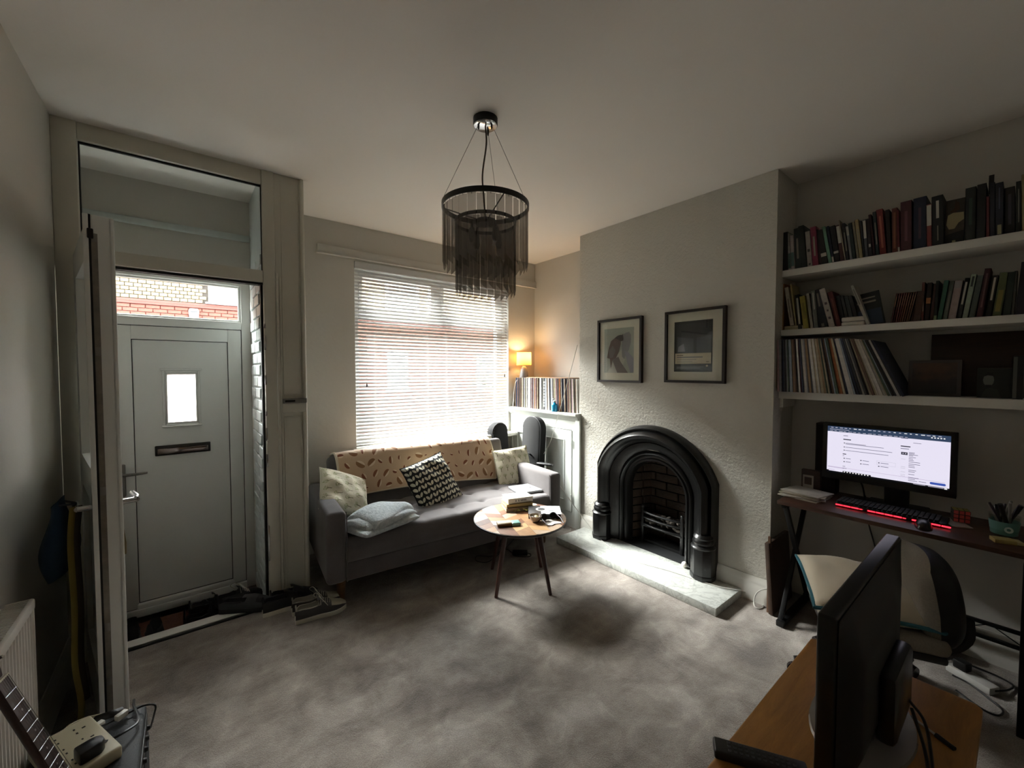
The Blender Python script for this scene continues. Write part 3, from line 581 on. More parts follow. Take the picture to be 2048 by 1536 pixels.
# ------------------------------------------------------------------ pictures
m_fr = mat('dark_brown_frame_wood', '#1d130f', 0.4, var=0.2, vs=30)
m_mount = mat('off_white_mount', '#cfc7b5', 0.8)
def framed(label, y1, y0, z1, z0, mw, art, fw=0.018):
    t = thing('framed_picture', label, 'picture', (XC, (y0 + y1) / 2, z0)); x = XC
    b = B(); hole_wall(b, lambda a, z, d: (d, a, z), y0, y1, z0, z1, [(y0 + fw, y1 - fw, z0 + fw, z1 - fw)], x - 0.03, x); part('frame', b, m_fr, t)
    b = B(); b.box((x - 0.012, y0 + fw, z0 + fw), (x - 0.006, y1 - fw, z1 - fw)); part('mount', b, m_mount, t)
    pl, pr_, pt, pb = mw; b = B(); Y1, Y0, Z1, Z0 = y1 - fw - pl, y0 + fw + pr_, z1 - fw - pt, z0 + fw + pb
    ar = art(lambda u, v, d: Vector((x - 0.0125 - d, Y1 + (Y0 - Y1) * u, Z0 + (Z1 - Z0) * v)), t)
    b = B(); b.box((x - 0.021, y0 + fw - 0.002, z0 + fw - 0.002), (x - 0.019, y1 - fw + 0.002, z1 - fw + 0.002)); part('glazing', b, m_glass, t)
def flat(b, P, poly, d, mi): b._add([P(u, v, d) for u, v in poly], [tuple(range(len(poly)))], mi, False)
AC = [mat('print_' + n, c, 0.8) for n, c in (('sage', '#9a9c90'), ('grey_shadow', '#7d7a7c'), ('brown_bird', '#5d4b45'), ('dark_brown', '#3a302d'), ('rock', '#6a5f5f'), ('pale', '#b4b0a6'), ('black', '#161617'), ('charcoal', '#2d2e30'), ('slate', '#4b4f55'), ('cream', '#c4b79d'), ('lilac', '#85838c'))]
def art_bird(P, t):
    b = B(); flat(b, P, [(0, 0), (1, 0), (1, 1), (0, 1)], 0.0, 0)
    flat(b, P, [(0.1, 0), (0.55, 0), (0.72, 0.3), (0.62, 0.55), (0.40, 0.35), (0.2, 0.1)], 0.0003, 5)
    flat(b, P, [(0.62, 0.36), (0.60, 0.62), (0.64, 0.84), (0.72, 0.88), (0.84, 0.90), (0.91, 0.83), (0.90, 0.66), (0.84, 0.50), (0.74, 0.40), (0.70, 0.3)], 0.0004, 1)
    flat(b, P, [(0.70, 0.48), (0.82, 0.46), (1.0, 0.32), (1.0, 0.02), (0.90, 0.0), (0.8, 0.2)], 0.0005, 10)
    flat(b, P, [(0.28, 0.30), (0.50, 0.36), (0.56, 0.26), (0.82, 0.0), (0.46, 0.0)], 0.0006, 4)
    flat(b, P, [(0.10, 0.34), (0.16, 0.56), (0.24, 0.72), (0.40, 0.80), (0.56, 0.76), (0.58, 0.66), (0.52, 0.48), (0.42, 0.34), (0.30, 0.30), (0.24, 0.08), (0.20, 0.32)], 0.0007, 2)
    flat(b, P, [(0.36, 0.78), (0.46, 0.83), (0.58, 0.85), (0.66, 0.80), (0.66, 0.72), (0.58, 0.70), (0.50, 0.74)], 0.0008, 3); flat(b, P, [(0.60, 0.83), (0.65, 0.87), (0.64, 0.80)], 0.0009, 3)
    flat(b, P, [(0.16, 0.50), (0.30, 0.62), (0.40, 0.50), (0.30, 0.34), (0.2, 0.34)], 0.0009, 4)
    part('print', b, AC, t, 'brown bird of prey perched on a rock')
def art_poster(P, t):
    b = B(); flat(b, P, [(0, 0), (1, 0), (1, 1), (0, 1)], 0.0, 6); flat(b, P, [(0.05, 0.16), (0.96, 0.16), (0.96, 0.95), (0.05, 0.95)], 0.0003, 7)
    flat(b, P, [(0.08, 0.36), (0.52, 0.36), (0.52, 0.66), (0.08, 0.70)], 0.0004, 8); flat(b, P, [(0.6, 0.36), (0.96, 0.36), (0.96, 0.70), (0.6, 0.66)], 0.0004, 8)
    flat(b, P, [(0.05, 0.70), (0.5, 0.65), (0.96, 0.71), (0.96, 0.95), (0.05, 0.95)], 0.0006, 7); flat(b, P, [(0.1, 0.4), (0.3, 0.4), (0.26, 0.56), (0.12, 0.5)], 0.0007, 10)
    flat(b, P, [(0.03, 0.155), (0.97, 0.155), (0.97, 0.365), (0.03, 0.365)], 0.0008, 9); flat(b, P, [(0.03, 0.03), (0.97, 0.03), (0.97, 0.145), (0.03, 0.145)], 0.0008, 7)
    for k_, (u0, u1, z, h_, c_) in enumerate(((.08, .25, .32, .012, 6), (.08, .76, .275, .022, 1), (.08, .6, .235, .01, 1), (.08, .5, .20, .008, 1), (.08, .62, .18, .006, 1), (.08, .8, .09, .008, 1), (.08, .7, .065, .008, 1), (.85, .92, .19, .01, 6))): flat(b, P, [(u0, z), (u1, z), (u1, z + h_), (u0, z + h_)], 0.0011, c_)
    flat(b, P, [(0.87 + 0.03 * math.cos(R(30 * i)), 0.115 + 0.02 * math.sin(R(30 * i))) for i in range(12)], 0.0011, 9)
    part('print', b, AC, t, 'dark photographic print with a cream text band')
framed('dark-framed print of a brown bird of prey on the chimney breast', 2.283, 1.852, 1.868, 1.349, (0.045, 0.06, 0.06, 0.06), art_bird)
framed('dark-framed poster with a cream text band, nearer the bookshelves', 1.657, 1.226, 1.870, 1.360, (0.05, 0.07, 0.06, 0.06), art_poster)

# ------------------------------------------------------------------ pendant lamp
m_ring = mat('black_lamp_metal', '#0d0c0c', 0.4, 0.3)
q = NT('smoked_acrylic'); q.n.remove(q.b); tr = q.node('ShaderNodeBsdfTransparent'); tr.inputs[0].default_value = (0.80, 0.785, 0.77, 1); gl = q.node('ShaderNodeBsdfGlossy'); gl.inputs['Roughness'].default_value = 0.12; gl.inputs[0].default_value = (0.8, 0.8, 0.8, 1)
mx_ = q.node('ShaderNodeMixShader'); mx_.inputs[0].default_value = 0.10; q.t.links.new(tr.outputs[0], mx_.inputs[1]); q.t.links.new(gl.outputs[0], mx_.inputs[2])
m_smoke = q.m
df = q.node('ShaderNodeBsdfDiffuse'); df.inputs[0].default_value = (0.10, 0.095, 0.09, 1); m3 = q.node('ShaderNodeMixShader'); m3.inputs[0].default_value = 0.16; q.t.links.new(mx_.outputs[0], m3.inputs[1]); q.t.links.new(df.outputs[0], m3.inputs[2]); q.t.links.new(m3.outputs[0], q.out.inputs[0])
PX, PY = 1.136, 1.632
pd = thing('pendant_lamp', 'black ring pendant hung with smoked strips from the ceiling', 'lamp', (PX, PY, H))
b = B(); b.lathe([(0.0, 0.0), (0.058, 0.0), (0.058, -0.03), (0.054, -0.034)], (PX, PY, H), 32); cr = part('ceiling_rose', b, m_ring, pd)
b = B(); b.lathe([(0.0, -0.036), (0.052, -0.036), (0.056, -0.033)], (PX, PY, H), 32); part('rose_plate', b, m_chrome, cr)
RZ, RR = 2.227, 0.208
for k_, a in enumerate((R(170), R(290), R(35))):
    p0 = Vector((PX + 0.036 * math.cos(a), PY + 0.036 * math.sin(a), H - 0.036)); p1 = Vector((PX + RR * math.cos(a), PY + RR * math.sin(a), RZ + 0.01))
    b = B(); b.tube([p0, p1], 0.0012, 6); wr = part('suspension_wire', b, m_steel, pd)
    b = B(); b.lathe([(0.0, 0), (0.005, 0.0), (0.005, -0.014), (0.002, -0.024)], p0, 8); part('wire_grip', b, m_ring, wr)
b = B(); b.tube([(PX, PY, H - 0.03), (PX + 0.002, PY - 0.004, H - 0.12), (PX - 0.012, PY + 0.008, H - 0.26), (PX - 0.008, PY + 0.004, RZ + 0.05), (PX, PY, RZ - 0.06)], 0.004, 8, smoothn=6); part('flex', b, mat('grey_flex', '#4b4038', 0.6), pd)
b = B(); b.lathe([(RR - 0.006, -0.012), (RR, -0.012), (RR, 0.012), (RR - 0.006, 0.012), (RR - 0.006, -0.012)], (PX, PY, RZ), 48); part('top_ring', b, m_ring, pd)
R2 = 0.148
b = B(); b.lathe([(R2 - 0.004, -0.008), (R2, -0.008), (R2, 0.008), (R2 - 0.004, 0.008), (R2 - 0.004, -0.008)], (PX, PY, RZ - 0.075), 40)
for a in (0, 120, 240): b.cyl((PX, PY, RZ - 0.07), (PX + RR * math.cos(R(a + 20)), PY + RR * math.sin(R(a + 20)), RZ - 0.0), 0.003, n=6)
part('inner_ring', b, m_ring, pd)
b = B(); b.lathe([(0.0, 0.0), (0.045, 0.0), (0.05, -0.012), (0.045, -0.022), (0.0, -0.024)], (PX, PY, RZ - 0.06), 24)
for a in (0, 90, 180, 270): b.tube([(PX, PY, RZ - 0.075), (PX + 0.07 * math.cos(R(a)), PY + 0.07 * math.sin(R(a)), RZ - 0.078), (PX + 0.078 * math.cos(R(a)), PY + 0.078 * math.sin(R(a)), RZ - 0.11)], 0.006, 8)
part('lamp_holder', b, m_ring, pd)
for a in (0, 90, 180, 270):
    b = B(); b.lathe([(0.0, 0.0), (0.012, -0.004), (0.014, -0.03), (0.017, -0.05), (0.01, -0.07), (0.0, -0.074)], (PX + 0.078 * math.cos(R(a)), PY + 0.078 * math.sin(R(a)), RZ - 0.11), 12); part('bulb', b, mat('unlit_bulb', '#8f8b84', 0.3), pd)
def strip_mesh(L, w_, cut):
    b = B(); b.prism([(-w_ / 2, 0), (w_ / 2, 0), (w_ / 2, -L), (-w_ / 2, -L + cut)], lambda a, z, d: (d, a, z), -0.0016, 0.0016); return b.mesh('strip', m_smoke)
so, si = strip_mesh(0.285, 0.038, 0.03), strip_mesh(0.335, 0.032, 0.028)
for n_, rad, me_, z in ((30, RR - 0.008, so, RZ - 0.014), (25, R2 - 0.006, si, RZ - 0.085)):
    for i in range(n_):
        a = 2 * math.pi * i / n_ + 0.03; place('strip', me_, pd, (PX + rad * math.cos(a), PY + rad * math.sin(a), z + rnd.uniform(-0.004, 0.004)), (0, 0, a + R(6) + rnd.uniform(-0.07, 0.07)))
b = B()
for n_, rad, z in ((30, RR - 0.008, RZ - 0.014), (25, R2 - 0.006, RZ - 0.085)):
    for i in range(n_):
        a = 2 * math.pi * i / n_ + 0.03; b.cyl((PX + rad * math.cos(a), PY + rad * math.sin(a), z - 0.004), (PX + rad * math.cos(a), PY + rad * math.sin(a), z + 0.012), 0.0012, n=5)
part('strip_hook', b, m_ring, pd, kind='stuff')
# ------------------------------------------------------------------ sofa
q = NT('grey_sofa_fabric'); n = q.noise(q.co(), 420, 2.0, 0.7); n2 = q.noise(q.co(), 5, 3.0)
q.set(Base_Color=q.mix(0.45, q.ramp(n2, [(0.3, '#5b5757'), (0.7, '#6a6565')]), q.ramp(n, [(0.3, 0.45), (0.7, 1.0)]), 'MULTIPLY'), Roughness=0.92, Specular_IOR_Level=0.15, Sheen_Weight=0.2); q.bump(n, 0.35, 0.002)
m_sofa = q.m
SO = T((0.622, 2.535, 0), R(-5)); W, D = 1.80, 0.80
def sl(x, y, z): return SO @ Vector((x, y, z))
so_ = thing('sofa', 'grey fabric sofa with tufted seat under the window', 'sofa', sl(W / 2, D / 2, 0))
for x0 in (0.0, W - 0.115):
    b = B(SO); b.box((x0, 0.0, 0.165), (x0 + 0.115, D, 0.60), 0.028, seg=4); arm = part('armrest', b, m_sofa, so_, ang=60)
    b = B(SO); xs = x0 + (0.115 if x0 == 0 else 0.0); b.tube([(xs, 0.002, 0.17), (xs, 0.0, 0.40), (xs, 0.003, 0.56), (xs, 0.02, 0.592)], 0.003, 6); part('piping', b, m_sofa, arm)
b = B(SO); b.box((0.112, 0.02, 0.16), (W - 0.112, D - 0.05, 0.285), 0.014, seg=3); part('base', b, m_sofa, so_)
b = B(SO); NX, NY = 6, 3; cx0, cx1, cy0, cy1 = 0.118, W - 0.118, -0.005, 0.64
def seat_pt(u, v):
    x, y = cx0 + (cx1 - cx0) * u, cy0 + (cy1 - cy0) * v; z = 0.432
    fx, fy = u * NX, (v * NY); gx, gy = abs(fx - round(fx)), abs(fy - round(fy))
    ring = math.exp(-((gx * 9) ** 2)) * 0.5 + math.exp(-((gy * 9) ** 2)) * 0.5 + 1.4 * math.exp(-(((gx) * 8) ** 2 + ((gy) * 8) ** 2))
    if u in (0, 1): ring *= 0.3
    z -= 0.013 * ring; z -= 0.05 * max(0, 1 - v / 0.09) ** 2.2
    return Vector((x, y, z))
b.grid(seat_pt, 96, 48, uv=False)
b.grid(lambda u, v: Vector((cx0 + (cx1 - cx0) * u, cy0 - 0.004 + 0.012 * (2 * v - 1) ** 4, 0.285 + (0.382 - 0.285) * v)), 24, 8, uv=False)
b.box((cx0, 0.012, 0.285), (cx1, cy1, 0.38), 0.0)
sc_ = part('seat_cushion', b, m_sofa, so_, ang=70)
for i in range(1, NX):
    for j in range(1, NY):
        p = SO.inverted() @ (SO @ seat_pt(i / NX, j / NY)); bb = B(SO); bb.lathe([(0.0, 0.005), (0.006, 0.004), (0.010, 0.0), (0.010, -0.004)], p + Vector((0, 0, 0.004)), 10); part('button', bb, m_sofa, sc_)
b = B(SO @ T((0, 0.60, 0.40), rx=R(-17)))
b.box((0.135, 0.0, -0.02), (W - 0.135, 0.15, 0.43), 0.04, seg=4); bk = part('backrest', b, m_sofa, so_, ang=60)
b = B(SO @ T((0, 0.60, 0.40), rx=R(-17)))
for x in (0.64, 1.16): b.tube([(x, -0.001, 0.0), (x, -0.001, 0.40)], 0.0025, 6)
part('seam', b, m_sofa, bk)
m_sleg = wood('sofa_leg_wood', '#5a3f28', '#7a5838')
for x, y in ((0.10, 0.12), (W - 0.10, 0.12), (0.10, D - 0.1), (W - 0.10, D - 0.1)):
    b = B(SO); b.cyl((x, y, 0.0), (x, y - 0.0, 0.17), 0.020, 0.032, 12); part('leg', b, m_sleg, so_)

# ---- soft things
def pillow(b, M, w_, h_, t_, seed=1, n=26, wr=0.006, pinch=0.10, slump=0.0):
    r2 = random.Random(seed); ph = [(r2.uniform(3, 9), r2.uniform(3, 9), r2.uniform(0, 6), r2.uniform(0.3, 1)) for _ in range(6)]
    def f(sgn):
        def g(u, v):
            x, y = 2 * u - 1, 2 * v - 1; ed = (1 - x * x) * (1 - y * y); th = t_ / 2 * max(0, ed) ** 0.42
            k = 1 - pinch * (1 - max(0, 1 - y * y) ** 0.5) * 0 ; X = x * w_ / 2 * (1 - pinch * (1 - y ** 4) * abs(x) ** 3 * 0.5); Y = y * h_ / 2 * (1 - pinch * (1 - x ** 4) * abs(y) ** 3 * 0.5)
            z = sgn * th + sum(c * math.sin(a * x + d) * math.sin(e * y + d * 2) for a, e, d, c in ph) * wr * min(1, ed * 3) * sgn
            return Vector((X, Y - slump * th * sgn * 0, z))
        return g
    b.xf = M; b.grid(f(1), n, n, 0); b.grid(f(-1), n, n, 0, flip=True)
def leaf_mat():
    q = NT('leaf_print_cotton'); u, v, _ = q.sep(q.co('UV')); NXc, NYc = 7.0, 9.0
    fx = q.ma('FRACT', q.ma('MULTIPLY', u, NXc)); fy = q.ma('FRACT', q.ma('MULTIPLY', v, NYc))
    ax_ = q.ma('SUBTRACT', q.ma('MULTIPLY', q.ma('ABSOLUTE', q.ma('SUBTRACT', fx, 0.5)), 1.33), 0.30); ay = q.ma('SUBTRACT', fy, 0.52)
    c_, s_ = math.cos(R(58)), math.sin(R(58))
    a = q.ma('ADD', q.ma('MULTIPLY', ax_, c_), q.ma('MULTIPLY', ay, s_)); d = q.ma('SUBTRACT', q.ma('MULTIPLY', ay, c_), q.ma('MULTIPLY', ax_, s_))
    e = q.ma('ADD', q.ma('POWER', q.ma('DIVIDE', a, 0.40), 2.0), q.ma('POWER', q.ma('DIVIDE', d, 0.21), 2.0))
    inside = q.ma('LESS_THAN', e, 1.0); stem = q.ma('LESS_THAN', q.ma('ABSOLUTE', q.ma('SUBTRACT', fx, 0.5)), 0.03)
    f = q.ma('MULTIPLY', inside, q.ma('SUBTRACT', 1.0, stem)); inn = q.ma('LESS_THAN', e, 0.82)
    q.set(Base_Color=q.mix(f, lin('#17181a'), lin('#cdc9b5')), Roughness=0.9); q.bump(q.noise(q.co(), 300, 2), 0.2, 0.002); return q.m
def tree_mat():
    q = NT('tree_print_linen'); u, v, _ = q.sep(q.co('UV')); nx, ny = 6.0, 5.0
    row = q.ma('FLOOR', q.ma('MULTIPLY', v, ny)); off = q.ma('MULTIPLY', q.ma('MODULO', row, 2.0), 0.5)
    fx = q.ma('FRACT', q.ma('ADD', q.ma('MULTIPLY', u, nx), off)); fy = q.ma('FRACT', q.ma('MULTIPLY', v, ny))
    dx = q.ma('SUBTRACT', fx, 0.5); tr_ = q.ma('MULTIPLY', q.ma('LESS_THAN', q.ma('ABSOLUTE', dx), 0.035), q.ma('MULTIPLY', q.ma('GREATER_THAN', fy, 0.12), q.ma('LESS_THAN', fy, 0.62)))
    e = q.ma('ADD', q.ma('POWER', q.ma('DIVIDE', dx, 0.30), 2.0), q.ma('POWER', q.ma('DIVIDE', q.ma('SUBTRACT', fy, 0.68), 0.22), 2.0))
    nz = q.noise(q.comb(q.ma('MULTIPLY', u, 60.0), q.ma('MULTIPLY', v, 50.0)), 1.0, 1.0)
    cr = q.ma('MULTIPLY', q.ma('LESS_THAN', e, 1.0), q.ma('GREATER_THAN', nz, 0.5))
    c = q.mix(cr, lin('#c6c0aa'), lin('#93956f')); c = q.mix(tr_, c, lin('#5b513c'))
    q.set(Base_Color=c, Roughness=0.9); q.bump(q.noise(q.co(), 9, 3.0), 0.5, 0.02); return q.m
m_tree, m_leafp = tree_mat(), leaf_mat(); m_dark = mat('black_cotton', '#17181a', 0.9, bump=0.2, bs=300)
def cushion(label, c, w_, h_, t_, face, up_hint, roll, ms, seed, back=None, wr=0.006):
    """c centre, face = direction the front looks, roll = turn in its own plane"""
    z = Vector(face).normalized(); y = Vector(up_hint) - z * z.dot(Vector(up_hint)); y.normalize(); x = y.cross(z)
    M = Matrix(((x.x, y.x, z.x, c[0]), (x.y, y.y, z.y, c[1]), (x.z, y.z, z.z, c[2]), (0, 0, 0, 1))) @ Matrix.Rotation(roll, 4, 'Z')
    t = thing('cushion', label, 'cushion', c, 'scatter cushions on the sofa')
    b = B(); pillow(b, M, w_, h_, t_, seed, wr=wr); part('cover', b, ms, t, ang=80, weld=True)
    b = B(M); P = [];
    for i in range(61):
        a = i / 60 * 4; k_ = int(a) % 4; s_ = (a % 1) * 2 - 1; x_, y_ = ((s_, -1), (1, s_), (-s_, 1), (-1, -s_))[k_]
        P.append((x_ * w_ / 2 * (1 - 0.05 * (1 - y_ ** 4) * (abs(x_) > 0.999)), y_ * h_ / 2 * (1 - 0.05 * (1 - x_ ** 4) * (abs(y_) > 0.999)), 0))
    b.tube(P, 0.0032, 6); part('edge_seam', b, back or ms, t)
cushion('tree-patterned cream cushion slumped over the armrest by the folded blanket', ony(688, 986, 2.97), 0.37, 0.36, 0.14, (0.36, -0.60, 0.74), (-0.80, 0.16, 0.50), R(14), m_tree, 3)
cushion('black cushion with cream leaf print in the middle of the sofa', ony(865, 966, 2.90), 0.41, 0.41, 0.14, (0.10, -0.86, 0.5), (0.0, 0.5, 0.86), R(15), m_leafp, 5, m_dark)
cushion('tree-patterned cream cushion upright in the corner beside the laptop', ony(1027, 934, 2.93), 0.38, 0.36, 0.12, (-0.12, -0.93, 0.36), (0.06, 0.35, 0.93), R(3), m_tree, 9)

# ---- patterned throw over the backrest
def throw_mat():
    q = NT('mushroom_print_fleece'); u, v, _ = q.sep(q.co('UV')); nx, ny = 17.0, 7.0
    row = q.ma('FLOOR', q.ma('MULTIPLY', v, ny)); U = q.ma('ADD', q.ma('MULTIPLY', u, nx), q.ma('MULTIPLY', row, 0.37)); V = q.ma('MULTIPLY', v, ny)
    cell = q.comb(q.ma('FLOOR', U), row); wn_ = q.node('ShaderNodeTexWhiteNoise', noise_dimensions='2D'); q.put(wn_.inputs['Vector'], cell); rv = wn_.outputs['Value']; rx, ry, rz = q.sep(wn_.outputs['Color'])
    dx = q.ma('SUBTRACT', q.ma('FRACT', U), q.ma('ADD', 0.35, q.ma('MULTIPLY', rx, 0.3))); dy = q.ma('SUBTRACT', q.ma('FRACT', V), q.ma('ADD', 0.35, q.ma('MULTIPLY', ry, 0.3)))
    sz = q.ma('ADD', 0.12, q.ma('MULTIPLY', rv, 0.32)); ang = q.ma('MULTIPLY', rz, 3.0); cs, sn = q.ma('COSINE', ang), q.ma('SINE', ang)
    a = q.ma('ADD', q.ma('MULTIPLY', dx, cs), q.ma('MULTIPLY', dy, sn)); d = q.ma('SUBTRACT', q.ma('MULTIPLY', dy, cs), q.ma('MULTIPLY', dx, sn))
    e = q.ma('ADD', q.ma('POWER', q.ma('DIVIDE', a, sz), 2.0), q.ma('POWER', q.ma('DIVIDE', d, q.ma('MULTIPLY', sz, 0.62)), 2.0))
    cap_ = q.ma('MULTIPLY', q.ma('LESS_THAN', e, 1.0), q.ma('GREATER_THAN', d, q.ma('MULTIPLY', sz, -0.18))); stem = q.ma('MULTIPLY', q.ma('LESS_THAN', e, 1.0), q.ma('LESS_THAN', d, q.ma('MULTIPLY', sz, -0.18)))
    c = q.mix(cap_, lin('#c3a78c'), q.ramp(rv, [(0.0, '#6f3f2b'), (0.5, '#7d4a34'), (1.0, '#8d6b4a')])); c = q.mix(stem, c, lin('#dcc9b2'))
    q.set(Base_Color=c, Roughness=0.95, Sheen_Weight=0.4, Specular_IOR_Level=0.1); q.bump(q.noise(q.co(), 160, 2.0), 0.25, 0.003); return q.m
m_throw = throw_mat(); m_sherpa = mat('cream_sherpa', '#cdbfa9', 0.98, bump=0.6, bs=180)
TB = SO @ T((0, 0.60, 0.40), rx=R(-17))
def throw_pt(u, v, off=0.0):
    x = 0.20 + (1.52 - 0.20) * u; s = -0.30 + 0.66 * v + 0.03 * math.sin(3.1 * u) - 0.05 * u * (1 - v)   # distance along the drape, 0 = top edge
    g = 0.012 + off; hz = 0.43; yb = 0.15
    r_ = 0.04
    if v < 0: v = 0
    L = s
    if L < 0.0: y, z = -g, hz - r_ + L * 0.95
    elif L < 0.075: a = L / 0.075 * math.pi / 2; y, z = r_ - (r_ + g) * math.cos(a), hz - r_ + (r_ + g) * math.sin(a)
    elif L < 0.145: y, z = r_ + (L - 0.075), hz + g
    elif L < 0.22: a = (L - 0.145) / 0.075 * math.pi / 2; y, z = yb - r_ + (r_ + g) * math.sin(a), hz - r_ + (r_ + g) * math.cos(a)
    else: y, z = yb + g, hz - r_ - (L - 0.22)
    wv = 0.006 * math.sin(17 * u + 5 * v) + 0.005 * math.sin(9 * u - 7 * v + 1); fl = max(0, -L) * (0.05 * max(0, 1 - u * 9) + 0.05 * max(0, 1 - (1 - u) * 9))
    if L < 0.1: y -= abs(wv) * 1.2 + fl * 0.5
    else: z += abs(wv)
    x += 0.02 * math.sin(6 * v) - 0.06 * max(0, 1 - u * 5) * (1 - v) * 0.6
    return TB @ Vector((x, y, z))
th = thing('throw_blanket', 'pink fleece throw with brown mushroom print over the sofa back', 'blanket', TB @ Vector((0.86, 0.07, 0.44)))
b = B(); b.grid(lambda u, v: throw_pt(u, v, 0.006), 90, 60, 0); part('printed_face', b, m_throw, th, ang=80)
b = B(); b.grid(lambda u, v: throw_pt(u, v, -0.004), 90, 60, 0, flip=True); part('sherpa_lining', b, m_sherpa, th, ang=80)
b = B(); b.tube([throw_pt(0, i / 40, 0.001) for i in range(41)], 0.010, 8); b.tube([throw_pt(1, i / 40, 0.001) for i in range(41)], 0.009, 8); b.tube([throw_pt(i / 60, 0, 0.001) for i in range(61)], 0.007, 8); part('hem', b, m_sherpa, th)

# ---- folded pale blanket
m_flc = NT('pale_blue_grey_fleece'); n = m_flc.noise(m_flc.co(), 55, 4.0, 0.65); m_flc.set(Base_Color=m_flc.ramp(n, [(0.3, '#9aa4a8'), (0.7, '#c3c9ca')]), Roughness=0.98, Sheen_Weight=0.4); m_flc.bump(n, 0.7, 0.01); m_flc = m_flc.m
fc = onz(757, 1034, 0.49); fb_ = thing('folded_blanket', 'pale blue-grey fleece blanket folded on the sofa seat', 'blanket', (fc.x, fc.y, 0.43))
for k_ in range(3):
    M = T((fc.x + 0.012 * k_, fc.y + 0.008 * k_, 0.462 + 0.034 * k_), R(18 + 3 * k_)); b = B(M); ph = k_ * 1.7
    def fp_(u, v, ph=ph, k_=k_):
        a = v * 2 * math.pi; hx, hy, hz_ = 0.21 - 0.014 * k_, 0.155 - 0.012 * k_, 0.025
        cx_ = math.copysign(abs(math.cos(a)) ** 0.35, math.cos(a)); cz_ = math.copysign(abs(math.sin(a)) ** 0.8, math.sin(a))
        x = (2 * u - 1) * hx; ed = max(0.0, 1 - abs(2 * u - 1) ** 8) ** 0.5
        return Vector((x + 0.01 * math.sin(2 * a + ph), cx_ * hy * (0.97 + 0.03 * ed) + 0.012 * math.sin(5 * u + ph), cz_ * hz_ * (0.25 + 0.75 * ed) + 0.014 * math.sin(4.2 * u + ph) * math.sin(3 * cx_ + ph) - 0.014 * k_ * (abs(2 * u - 1) ** 3 + abs(cx_) ** 4 * 0.6)))
    b.grid(lambda u, v: fp_(u, v), 40, 36, uv=False); 
    for u in (0, 1): b._add([fp_(u, i / 36) for i in range(36)], [tuple(range(36))])
    part('fold', b, m_flc, fb_, ang=80, weld=True)

# ---- laptop and remote on the sofa
lc = onz(1060, 976, 0.445); lp = thing('laptop', 'closed silver laptop on the sofa seat beside the armrest', 'laptop', (lc.x, lc.y, 0.436)); M = T((lc.x, lc.y, 0.437), R(-12))
m_alu = mat('silver_aluminium', '#c9ccce', 0.35, 0.75)
b = B(M); b.box((-0.155, -0.108, 0.0), (0.155, 0.108, 0.009), 0.003); part('base', b, m_alu, lp)
b = B(M); b.box((-0.155, -0.108, 0.0098), (0.155, 0.108, 0.0155), 0.0025); ld = part('lid', b, m_alu, lp)
b = B(M); b.box((-0.155, 0.1, 0.0088), (0.155, 0.106, 0.0102)); part('hinge', b, m_black, lp)
b = B(M); b.lathe([(0, 0.0157), (0.013, 0.0157), (0.013, 0.0160), (0.0, 0.0160)], (0, 0, 0), 16); part('lid_emblem', b, mat('emblem_grey', '#77797b', 0.3, 0.8), ld)
def remote(label, c, z, ang, L, w_, hgt, mb, btn=True, grp=None, tilt=0.0):
    t = thing('remote_control', label, 'remote control', (c[0], c[1], z), grp); M = T((c[0], c[1], z), ang, ry=tilt)
    b = B(M); b.box((-L / 2, -w_ / 2, 0.0), (L / 2, w_ / 2, hgt), min(0.006, hgt * 0.4), seg=3); part('body', b, mb, t)
    if btn:
        bb = B(); bb.box((-0.0035, -0.004, 0), (0.0035, 0.004, 0.0016), 0.001, seg=1); me_ = bb.mesh('button', mat('remote_button', '#35373b', 0.6))
        nx = int((L - 0.05) / 0.0125)
        for i in range(nx):
            for j in (-1, 0, 1):
                p = M @ Vector((-L / 2 + 0.035 + i * 0.0125, j * 0.0115, hgt)); place('button', me_, t, p, (0, tilt, ang))
    return t
rc = onz(1090, 929, 0.605); remote('slim black remote control lying on the right sofa armrest', rc, 0.6005, R(108), 0.155, 0.042, 0.016, m_black)

# ------------------------------------------------------------------ coffee table
TC = Vector((1.748, 2.112, 0)); TZ, TR = 0.452, 0.312
ct = thing('coffee_table', 'round patchwork wood coffee table on four splayed legs', 'table', TC)
m_edge = mat('dark_table_edge', '#1c1512', 0.5); m_tleg = wood('dark_walnut_leg', '#2c1611', '#4a261c', (14, 14, 1.2))
b = B(); b.lathe([(0.0, -0.024), (TR - 0.02, -0.024), (TR, -0.010), (TR + 0.001, -0.001), (TR - 0.001, 0.0), (0.0, 0.0)], (TC.x, TC.y, TZ), 64); tt = part('table_top', b, m_edge, ct)
def clip_circle(poly, r, n=48):
    out = poly
    for i in range(n):
        a = 2 * math.pi * i / n; nx, ny = math.cos(a), math.sin(a); cur = []
        for k_ in range(len(out)):
            p, q_ = out[k_], out[(k_ + 1) % len(out)]; dp, dq = p[0] * nx + p[1] * ny - r, q_[0] * nx + q_[1] * ny - r
            if dp <= 0: cur.append(p)
            if (dp < 0) != (dq < 0) and abs(dp - dq) > 1e-12: t = dp / (dp - dq); cur.append((p[0] + (q_[0] - p[0]) * t, p[1] + (q_[1] - p[1]) * t))
        out = cur
        if len(out) < 3: return []
    return out
tw = [wood('inlay_' + n, c0, c1, (10, 2.2, 10), 0.38, (0, 0, R(35 if i % 2 else -35))) for i, (n, c0, c1) in enumerate((('walnut', '#6a4632', '#855c43'), ('pale_oak', '#b58f63', '#cba77a'), ('ash', '#a8917b', '#bfa992'), ('mid_oak', '#94704f', '#ab8661'), ('dark_walnut', '#4c3024', '#63412f'), ('whitewash', '#bcae9b', '#d0c4b2')))]
